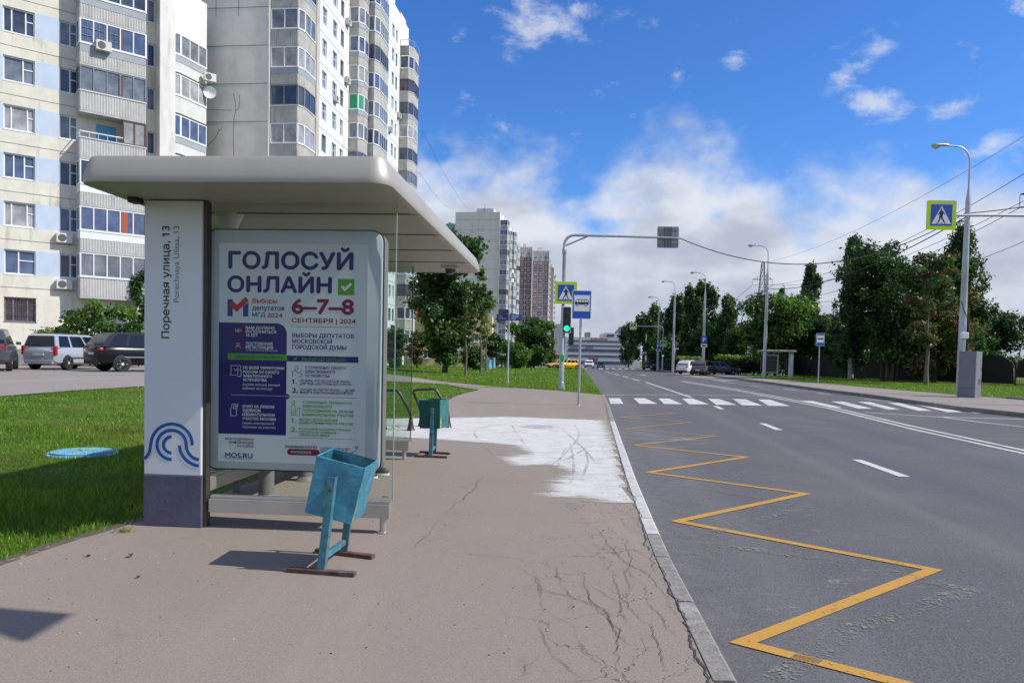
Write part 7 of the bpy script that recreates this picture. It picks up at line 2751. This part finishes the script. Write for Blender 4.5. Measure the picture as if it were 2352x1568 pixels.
# fences on the left
Y = 121.0
x0, x1 = atY(1150, 820, Y)[0], atY(1206, 820, Y)[0]
t = thing('sheet_fence', 'grey corrugated sheet fence beside the red gate canopy', 'fence', (x0, Y, G(x0, Y)), 0)
mb = MB()
k = 40
pts = [((x1 - x0) * i / k, .03 * (i % 2)) for i in range(k + 1)]
mb.add([(x, y, -.1) for x, y in pts] + [(x, y, 1.95) for x, y in pts], [(i, i + 1, k + 2 + i, k + 1 + i) for i in range(k)])
mb.bb((0, -.03, 1.70), (x1 - x0, .07, 1.78))
mb.build('sheet', mat('fence_grey_sheet', (0.13, 0.125, 0.13), .6, .1, 1), t)
mb = MB()
for i in range(5):
    x = (x1 - x0) * i / 4
    mb.bb((x - .03, .05, -.1), (x + .03, .12, 1.72))
mb.build('posts', GALV, t)
Y = 112.0
x0, x1 = atY(1072, 820, Y)[0], atY(1148, 820, Y)[0]
t = thing('bar_fence', 'thin iron bar fence in front of the yellow building', 'fence', (x0, Y, G(x0, Y)), 0)
mb = MB()
for i in range(28):
    x = (x1 - x0) * i / 27
    mb.tube([(x, 0, -.05), (x, 0, 1.9)], .016, 4)
for zz in (.3, 1.7):
    mb.bb((0, -.015, zz), (x1 - x0, .015, zz + .04))
mb.build('bars', BLACK, t)
# blue vent cylinders
for (px, pyb, pyt, hw, lab) in ((1123.5, 847, 825.5, 5.2, 'pale blue vent cylinder on the lawn, left and thicker one'), (1133.5, 845.5, 821, 4.0, 'pale blue vent cylinder on the lawn, right and slimmer one')):
    X, Y = at(px, pyb)
    m_ = Y / FPX
    t = thing('vent_cylinder', lab, 'vent', (X, Y, G(X, Y)), 0, 'pale blue vent cylinders')
    h, r = (pyb - pyt) * m_, hw * m_
    VB = mat('vent_blue', (0.12, 0.33, 0.45), .6, .15, 2)
    mb = MB()
    mb.lathe([(r * 1.1, 0), (r * 1.1, h * .30), (r, h * .33), (r * .92, h * .9)], n=18)
    mb.build('shaft', VB, t, smooth=True)
    mb = MB()
    mb.lathe([(r * .92, h * .905), (r * 1.06, h * .93), (r * 1.0, h * .98), (0.01, h)], n=18)
    mb.build('cap', VB, t, smooth=True)

# greenery at the foot of the cream block
def toA(s, y, z=0):
    p = blockA.matrix_basis @ Vector((s, y, 0))
    return (p.x, p.y)


p = (-23.4, 41.6)
rng = random.Random(31)
cl = []
for i in range(60):
    a = rng.random()
    hh = 3.7 * (math.sin(math.pi * min(.90, max(.04, a * .78 + .06)))) ** .75
    cl.append((-2.9 + 6.0 * a, rng.gauss(0, .8), rng.uniform(.12, .88) * hh, .62, .62, .42))
mound('bush', 'large rounded bright green bush in front of the cream block, behind the cars', 'bush', cl, 12000, .17, {'mid': 3, 'light': 4, 'dark': 1}, 90, (p[0], p[1], G(*p)))
p = toA(6.3, -1.2)
cl = [(rng.uniform(-.3, .3) + .8 * (math.sin(i * .5)) * .4, rng.uniform(-.2, .1), .4 + i * .21, .45, .3, .4) for i in range(26)] + [(-1.1 + .2 * i, -.1, 5.3 - .05 * i, .3, .2, .25) for i in range(6)]
mound('ivy', 'green climbing vine reaching the lowest balcony of the cream block', 'climbing plant', cl, 3600, .15, {'mid': 4, 'light': 2, 'dark': 3}, 91, (p[0], p[1], G(*p)))

# ================================================================== vehicles
def lerp(a, b, t):
    return a + (b - a) * t


CARGLASS = mat('car_glass', (0.010, 0.013, 0.019), .06, spec=.4)
CHROME = mat('chrome_trim', (0.55, 0.55, 0.56), .25, metal=.9)
ALLOY = mat('alloy_rim', (0.55, 0.56, 0.57), .35)
TAIL = mat('tail_light_red', (0.40, 0.012, 0.012), .15)
HEADL = mat('head_light', (0.55, 0.58, 0.60), .1)
PLATEM = mat('number_plate', (0.62, 0.62, 0.60), .5)
BUMPER = mat('black_plastic', (0.025, 0.025, 0.027), .6)

SHAPES = {   # length, width, height, belt height, clearance, roof line as (x fraction from the rear, height fraction of cabin), hood height
    'van': (4.2, 1.69, 1.60, .98, .2, [(.015, 0), (.05, .86), (.11, 1), (.60, 1), (.70, .86), (.84, 0)], .86),
    'suv': (4.72, 1.88, 1.72, 1.08, .26, [(.015, 0), (.09, .78), (.15, .96), (.24, 1), (.56, .98), (.63, .84), (.76, 0)], .98),
    'sedan': (4.6, 1.77, 1.46, .92, .2, [(.10, 0), (.25, .84), (.33, .98), (.42, 1), (.54, .97), (.60, .86), (.74, 0)], .80),
    'hatch': (4.2, 1.76, 1.52, .95, .2, [(.02, 0), (.09, .78), (.15, .96), (.26, 1), (.54, .98), (.61, .86), (.76, 0)], .84),
}


def car(name, label, loc, heading, shape, paint, group, cat='car', trim=None, taxi=False, rails=False):
    """local x runs to the front"""
    L, W, H, BZ, CL, roof, hood = SHAPES[shape]
    t = thing(name, label, cat, (loc[0], loc[1], G(*loc) + (loc[2] if len(loc) > 2 else 0)), heading, group)
    hw = W / 2
    # lower body
    xs = [0, .02, .06, .13, .2, .3, .42, .55, .66, .76, .86, .93, .975, 1.0]
    x_tail = roof[0][0]
    x_cowl = roof[-1][0]
    rings = []
    for f in xs:
        x = (f - .5) * L
        if f <= x_tail:
            zt = lerp(BZ - .10, BZ, min(1, f / max(x_tail, .01)))
            if shape == 'sedan':
                zt = BZ - .02 - .06 * (1 - f / .10)
        elif f < x_cowl:
            zt = BZ
        else:
            q = (f - x_cowl) / (1 - x_cowl)
            zt = lerp(BZ, hood - .02, min(1, q * 1.3)) - .16 * max(0, q - .72) / .28
        e = abs(2 * f - 1)
        wf = hw * (1 - .16 * e ** 6)
        zb = CL + .02 + (.10 * max(0, e - .88) / .12)
        zm = lerp(zb, zt, .52)
        half = [(0, zb), (wf * .80, zb), (wf * .97, zb + .10), (wf, zm), (wf * .985, zt - .10), (wf * .90, zt - .005), (0, zt + .02)]
        rings.append([(x, y, z) for y, z in half] + [(x, -y, z) for y, z in half[-2:0:-1]])
    mb = MB()
    ring_loft(mb, rings)
    body = mb.build('body', paint, t, smooth=True)
    # cabin
    P = [((f - .5) * L, BZ - .01 + (H - BZ) * h) for f, h in roof]
    wb, wr = hw * .90, hw * .70
    wz = lambda z: lerp(wb, wr, min(1, max(0, (z - BZ) / (H - BZ))) ** 1.15)
    mb = MB()
    n = len(P)
    vs = [(x, wz(z), z) for x, z in P] + [(x, -wz(z), z) for x, z in P]
    fs = [tuple(range(n)), tuple(range(2 * n - 1, n - 1, -1))] + [(i, n + i, n + i + 1, i + 1) for i in range(n - 1)]
    mb.add(vs, fs)
    mb.build('cabin', paint, t, smooth=True)
    # side windows, front and rear screens
    zlo, zhi = BZ + .035, BZ + (H - BZ) * .84

    def xat(z, front):
        ps = P if not front else P[::-1]
        for (xa, za), (xb, zb2) in zip(ps, ps[1:]):
            if min(za, zb2) <= z <= max(za, zb2):
                return xa + (xb - xa) * (z - za) / (zb2 - za) if zb2 != za else xa
        return ps[0][0]
    r0, r1, f0, f1 = xat(zlo, False), xat(zhi, False), xat(zlo, True), xat(zhi, True)
    cuts = [0.0, .30, .64, 1.0]
    for sd in (1, -1):
        for a, b in zip(cuts, cuts[1:]):
            mb = MB()
            a2, b2 = a + .02 + (.03 if a == 0 else 0), b - .02
            q = [(lerp(r0 + .08, f0 - .10, a2), zlo), (lerp(r0 + .08, f0 - .10, b2), zlo), (lerp(r1 + .10, f1 - .04, b2), zhi), (lerp(r1 + .10, f1 - .04, a2), zhi)]
            mb.poly([(x, sd * (wz(z) + .006), z) for x, z in q][::sd])
            mb.build('side_window', CARGLASS, t)
    for front in (False, True):
        xa, xb = (f0, f1) if front else (r0, r1)
        o = .012 if front else -.012
        mb = MB()
        mb.poly([(xa + o, wz(zlo) * .93, zlo + .02), (xa + o, -wz(zlo) * .93, zlo + .02), (xb + o, -wz(zhi) * .93, zhi), (xb + o, wz(zhi) * .93, zhi)][::1 if front else -1])
        mb.build('windscreen' if front else 'rear_window', CARGLASS, t)
    wr_ = .335 if shape in ('suv',) else .305
    for fx in (.19, .81):
        for sd in (1, -1):
            x = (fx - .5) * L
            mb = MB()
            mb.lathe([(wr_ + .04, -.14), (wr_ + .04, .035), (wr_ + .004, .04), (wr_ + .004, -.14)], n=20)
            mb.xf(Matrix.Translation((x, sd * (hw - .045), wr_ + .03)) @ Matrix.Rotation(RAD(-90 * sd), 4, 'X'))
            mb.build('wheel_arch', BUMPER, t)
            mb = MB()
            mb.lathe([(wr_ * .62, 0), (wr_ * .96, 0), (wr_, .03), (wr_, .17), (wr_ * .95, .2), (wr_ * .66, .2), (wr_ * .64, .16)], n=22)
            mb.xf(Matrix.Translation((x, sd * (hw - .185), wr_)) @ Matrix.Rotation(RAD(-90 * sd), 4, 'X'))
            wh = mb.build('wheel', RUBBER, t, smooth=True)
            mb = MB()
            mb.lathe([(wr_ * .66, .14), (wr_ * .66, .185), (wr_ * .58, .17), (.01, .10)], n=20, mi=1)
            for s5 in range(6):
                a = s5 * math.pi / 3
                mb.box((wr_ * .36 * math.cos(a), wr_ * .36 * math.sin(a), .190), (wr_ * .6, .06, .02), 0, (0, 0, a))
            mb.lathe([(.06, .16), (.06, .205), (0, .206)], n=10)
            mb.xf(Matrix.Translation((x, sd * (hw - .185), wr_)) @ Matrix.Rotation(RAD(-90 * sd), 4, 'X'))
            mb.build('rim', [ALLOY, BUMPER], wh)
    for sd in (1, -1):
        mb = MB()
        hz = BZ - .16
        if shape in ('van',):
            mb.bb((-L / 2 - .003, sd * (hw * .80), hz - .16), (-L / 2 + .16, sd * (hw * .94), hz + .24))
        else:
            mb.bb((-L / 2 - .002, sd * (hw * .60), hz - .02), (-L / 2 + .16, sd * (hw * .885), hz + .10))
        mb.build('tail_light', TAIL, t, bevel=.02)
        mb = MB()
        mb.bb((L / 2 - .24, sd * (hw * .52), hood - .26), (L / 2 + .0, sd * (hw * .86), hood - .12))
        mb.build('headlight', HEADL, t, bevel=.02)
        mb = MB()
        mx = (x_cowl - .5) * L - .32
        mb.box((mx, sd * (hw + .08), BZ + .06), (.10, .19, .14))
        mb.build('mirror', paint, t, bevel=.03)
        mb = MB()
        mb.bb((-L * .30, sd * (hw - .008), BZ - .47), (L * .28, sd * (hw + .012), BZ - .42))
        mb.build('side_strip', trim or BUMPER, t)
        for hx_ in (-.04, .14):
            mb = MB()
            mb.bb((hx_ * L - .09, sd * (hw * .985 - .01), BZ - .16), (hx_ * L + .09, sd * (hw * .985 + .03), BZ - .125))
            mb.build('door_handle', paint, t)
    for e in (-1, 1):
        mb = MB()
        mb.bb((e * (L / 2 - .10), -hw * .78, CL + .06), (e * (L / 2 + .015), hw * .78, CL + .24))
        mb.build('bumper', BUMPER if shape != 'van' else paint, t, bevel=.03)
        mb = MB()
        zp = BZ - .30 if (e < 0 and shape in ('van', 'suv')) else CL + .30
        mb.bb((e * (L / 2 + .004), -.26, zp - .055), (e * (L / 2 + .022), .26, zp + .055))
        mb.build('number_plate', PLATEM, t)
    mb = MB()
    mb.bb((L / 2 - .02, -hw * .45, hood - .30), (L / 2 + .012, hw * .45, hood - .16))
    mb.build('radiator_grille', BUMPER, t)
    if rails:
        mb = MB()
        for sd in (1, -1):
            mb.tube([((roof[2][0] - .5) * L + .1, sd * wr * .93, H - .01), ((roof[2][0] - .5) * L + .25, sd * wr * .93, H + .05), ((roof[-3][0] - .5) * L - .2, sd * wr * .93, H + .05), ((roof[-3][0] - .5) * L, sd * wr * .93, H - .01)], .018, 6)
        mb.build('roof_rails', BUMPER, t)
    if taxi:
        mb = MB()
        mb.bb((-.12, -.3, H + .0), (.12, .3, H + .13))
        mb.build('roof_sign', mat('taxi_sign', (0.7, 0.62, 0.3), .4), t, bevel=.03)
    return t


def paint_(name, col, metal=.35):
    return mat(name, col, .28, .03, 2, metal=metal, spec=.5, coat=.25)


SILV = paint_('car_silver', (0.46, 0.48, 0.51), .3)
BLK = mat('car_black', (0.006, 0.006, 0.010), .22, spec=.30)
GRY = paint_('car_dark_grey', (0.10, 0.105, 0.125), .4)
MGR = paint_('car_mid_grey', (0.14, 0.145, 0.15), .4)
WHT = paint_('car_white', (0.72, 0.72, 0.72), .0)
NAV = paint_('car_navy', (0.02, 0.026, 0.07), .3)
TAXI = paint_('taxi_yellow', (0.75, 0.42, 0.02), .0)
PGR = 'cars parked in the lot at left'
car('parked_car', 'silver tall compact van parked with its rear towards the lawn', (-20.7, 34.6), RAD(86), 'van', SILV, PGR, rails=True)
car('parked_car', 'black large off-road car parked in front of the green bush', (-16.75, 33.8), RAD(52), 'suv', BLK, PGR, trim=CHROME)
car('parked_car', 'dark grey car cut off by the left edge of the picture', (-22.0, 31.0), RAD(120), 'suv', GRY, PGR)
RG_ = 'cars parked in the bay across the road'


def carpx(label, px, py, heading, shape, paint, group, name='parked_car', **kw):
    car(name, label, at(px, py), heading, shape, paint, group, **kw)


carpx('white estate car parked in the bay, nearest to the clipped hedge', 1594, 859.5, RAD(38), 'hatch', WHT, RG_, rails=True)
carpx('dark grey car half hidden by the lamp with the parking sign', 1616, 860, RAD(58), 'hatch', MGR, RG_)
carpx('grey saloon parked side-on, right end of the bay', 1648, 860, RAD(5), 'sedan', MGR, RG_)
carpx('dark off-road car parked beyond the signal, left one', 1497, 849.5, RAD(55), 'suv', GRY, RG_)
carpx('black saloon parked beside the far signal pole', 1526, 851, RAD(8), 'sedan', BLK, RG_)
DG = 'cars driving on the road'
carpx('white off-road car driving towards the camera in the near lane', 1353, 845, RAD(-98), 'suv', WHT, DG, 'driving_car')
carpx('dark saloon driving towards the camera beside the white car', 1380, 845, RAD(-98), 'sedan', BLK, DG, 'driving_car')
carpx('white car behind the dark saloon on the road', 1376, 841.5, RAD(-98), 'hatch', WHT, DG, 'driving_car')
carpx('small white car far along the middle of the road', 1395, 838.5, RAD(82), 'sedan', WHT, DG, 'driving_car')
carpx('pale yellow car far away turning across the road', 1408, 838, RAD(10), 'sedan', paint_('car_pale_yellow', (0.62, 0.58, 0.32), 0), DG, 'driving_car')
carpx('white delivery van far off at the left kerb', 1337, 837, RAD(-98), 'van', WHT, DG, 'driving_car')
LG = 'cars parked along the left side street'
carpx('dark blue saloon parked on the side street behind the lawn', 1200, 843, RAD(-8), 'sedan', NAV, LG)
carpx('dark old off-road car in the shade under the big linden', 1074, 838, RAD(-6), 'suv', paint_('car_dark_green', (0.015, 0.022, 0.018), .2), LG)
carpx('black car behind the taxis', 1267, 836, RAD(190), 'sedan', BLK, LG)
carpx('yellow taxi saloon, left one behind the signal pole', 1283, 845, RAD(205), 'sedan', TAXI, LG, taxi=True)
carpx('yellow taxi with white markings, right one nearer the road', 1303, 846.5, RAD(215), 'hatch', TAXI, LG, taxi=True)

# ================================================================== power line
def pylon_tower(label, X, Y, sc, rz):
    t = thing('power_pylon', label, 'power pylon', (X, Y, G(X, Y)), rz, 'lattice power pylons')
    H = 37.5
    PM_ = mat('pylon_steel', (0.12, 0.125, 0.13), .6, .1, 1, metal=.3)
    hwid = lambda z: 2.7 * (1 - z / H) ** 1.15 + .45
    mb = MB()
    lev = [0, 5.5, 10.5, 15, 19, 22.5, 26, 29, 31.7, 34, 36, 37.5]
    for a in range(4):
        sx, sy = ((1, 1), (1, -1), (-1, -1), (-1, 1))[a]
        mb.tube([(sx * hwid(z), sy * hwid(z), z) for z in lev], .09, 4)
        tx, ty = ((1, -1), (-1, -1), (-1, 1), (1, 1))[a]
        for z0, z1 in zip(lev, lev[1:]):
            mb.tube([(sx * hwid(z0), sy * hwid(z0), z0), (tx * hwid(z1), ty * hwid(z1), z1)], .05, 4)
            mb.tube([(tx * hwid(z0), ty * hwid(z0), z0), (sx * hwid(z1), sy * hwid(z1), z1)], .05, 4)
            mb.tube([(sx * hwid(z1), sy * hwid(z1), z1), (tx * hwid(z1), ty * hwid(z1), z1)], .05, 4)
    mb.build('mast', PM_, t)
    tips = []
    for z, l in ((31.7, 3.4), (26.0, 5.2)):
        for s in (-1, 1):
            mb = MB()
            w = hwid(z)
            for sy in (-1, 1):
                mb.tube([(s * w, sy * w, z), (s * l, 0, z)], .07, 4)
                mb.tube([(s * w, sy * w, z + 1.3), (s * l, 0, z)], .05, 4)
                for k in (.35, .65):
                    mb.tube([(s * lerp(w, l, k), sy * w * (1 - k), z), (s * lerp(w, l, k), sy * w * (1 - k), z + 1.3 * (1 - k))], .035, 4)
            am = mb.build('cross_arm', PM_, t)
            mb = MB()
            for i in range(9):
                mb.lathe([(.03, 0), (.12, -.03), (.03, -.07)], (s * l, 0, z - .25 - i * .17), 8)
            mb.tube([(s * l, 0, z), (s * l, 0, z - 1.9)], .025, 5)
            mb.build('insulator', BLACK, am)
            tips.append(Vector((s * l, 0, z - 1.9)))
    t.scale = (sc, sc, sc)
    M = Matrix.Translation((X, Y, G(X, Y))) @ Matrix.Rotation(rz, 4, 'Z') @ Matrix.Scale(sc, 4)
    return t, [M @ p for p in tips], M @ Vector((0, 0, H))


Y1 = 260.0
T1 = pylon_tower('lattice power pylon rising above the round linden, middle of the line', atY(1746, 800, Y1)[0], Y1, 1.0, RAD(-8))
T2 = pylon_tower('most distant power pylon, only its tip above the poplars', atY(1510, 800, 530)[0], 530, 1.0, RAD(-8))
T0 = pylon_tower('nearest power pylon, one cross arm showing at the right edge', 80.2, 110, 1.05, RAD(-8))


def cable(mb, a, b, sag, r, n=22):
    a, b = Vector(a), Vector(b)
    mb.tube([a.lerp(b, i / n) - Vector((0, 0, sag * 4 * (i / n) * (1 - i / n))) for i in range(n + 1)], r, 5, 0, False)


WIRE = mat('wire_dark', (0.03, 0.03, 0.034), .6)
labs = ['upper left', 'upper right', 'lower left', 'lower right']
for i in range(4):
    for (A_, B_, sg, nm) in ((T0, T1, 5.0, 'near'), (T1, T2, 9.0, 'far')):
        mb = MB()
        cable(mb, A_[1][i], B_[1][i], sg, .05 if nm == 'near' else .07)
        tag(mb.build('power_line', WIRE), 'thin power wire strung between two lattice pylons', 'power line', 'wires strung between the lattice pylons')
    mb = MB()
    cable(mb, T0[1][i], T0[1][i] + Vector((26, -150, 2)), 5.0, .04)
    tag(mb.build('power_line', WIRE), 'thin power wire leaving the nearest pylon towards the upper right', 'power line', 'wires leaving the nearest pylon at the upper right')
mb = MB()
cable(mb, T0[2], T1[2], 3.5, .035)
tag(mb.build('earth_wire', WIRE), 'topmost thin wire between the pylon tips', 'power line')
# street cables
L1 = Vector((at(2204, 909)[0], at(2204, 909)[1], 0))
L2 = Vector((*at(1755, 868), 0))
sx_, sy_ = at(1289, 893)
mb = MB()
cable(mb, (sx_ + 5.15, sy_ - .05, 6.95), (L1.x - .1, L1.y, 8.65), 1.75, .022, 30)
tag(mb.build('street_cable', WIRE), 'black cable sagging from the near signal arm to the tall lamp', 'cable')
mb = MB()
cable(mb, (L1.x + .1, L1.y, 8.65), (27.0, 31.0, 9.6), .25, .022, 12)
tag(mb.build('street_cable', WIRE), 'black cable running from the tall lamp out of the picture at right', 'cable')
mb = MB()
cable(mb, (L1.x, L1.y, 8.5), (L2.x, L2.y, 7.9), 1.0, .028, 24)
tag(mb.build('street_cable', WIRE), 'black cable from the tall lamp down to the lamp by the far shelter', 'cable')
LP_ = [Vector((*at(*p), 0)) for p in ((1755, 868), (1614, 858), (1545, 854.6), (1510, 851), (1482, 847), (1462, 843.5))]
for i, (a, b) in enumerate(zip(LP_, LP_[1:])):
    mb = MB()
    cable(mb, (a.x, a.y, G(a.x, a.y) + 8.0), (b.x, b.y, G(b.x, b.y) + 8.0), .9, .025, 14)
    tag(mb.build('street_cable', WIRE), 'thin cable slung between two street lamps across the road', 'cable', 'cables slung between the far lamps')
for i, (x, z, sg) in enumerate(((-12.6, 25.0, 1.2), (-12.4, 30.5, 1.0))):
    mb = MB()
    cable(mb, (x, 97, z), (-17.5 + 4 * i, 211, 42.6), sg, .018, 20)
    tag(mb.build('roof_cable', WIRE), ('lower' if i == 0 else 'upper') + ' thin cable hanging between the two white slab blocks', 'cable')


# mast and board added out of view, only to throw the lower-left pavement shadow
t = thing('shadow_mast', 'unseen grey mast added so that its board throws the dark shadow at the lower left', 'sign', (.10, -1.70, G(.10, -1.70)))
mb = MB()
mb.tube([(0, 0, 0), (0, 0, 4.9), (.3, .7, 5.2), (2.1, 4.95, 5.25)], [.09, .07, .055, .045], 10)
mb.build('pole', GALV, t, smooth=True)
mb = MB()
mb.prism([(2.02, 4.58, 4.58), (2.02, 4.98, 4.58), (2.02, 4.98, 5.18), (2.02, 4.80, 5.18)], (.03, 0, 0))
mb.build('board', SGREY, t)
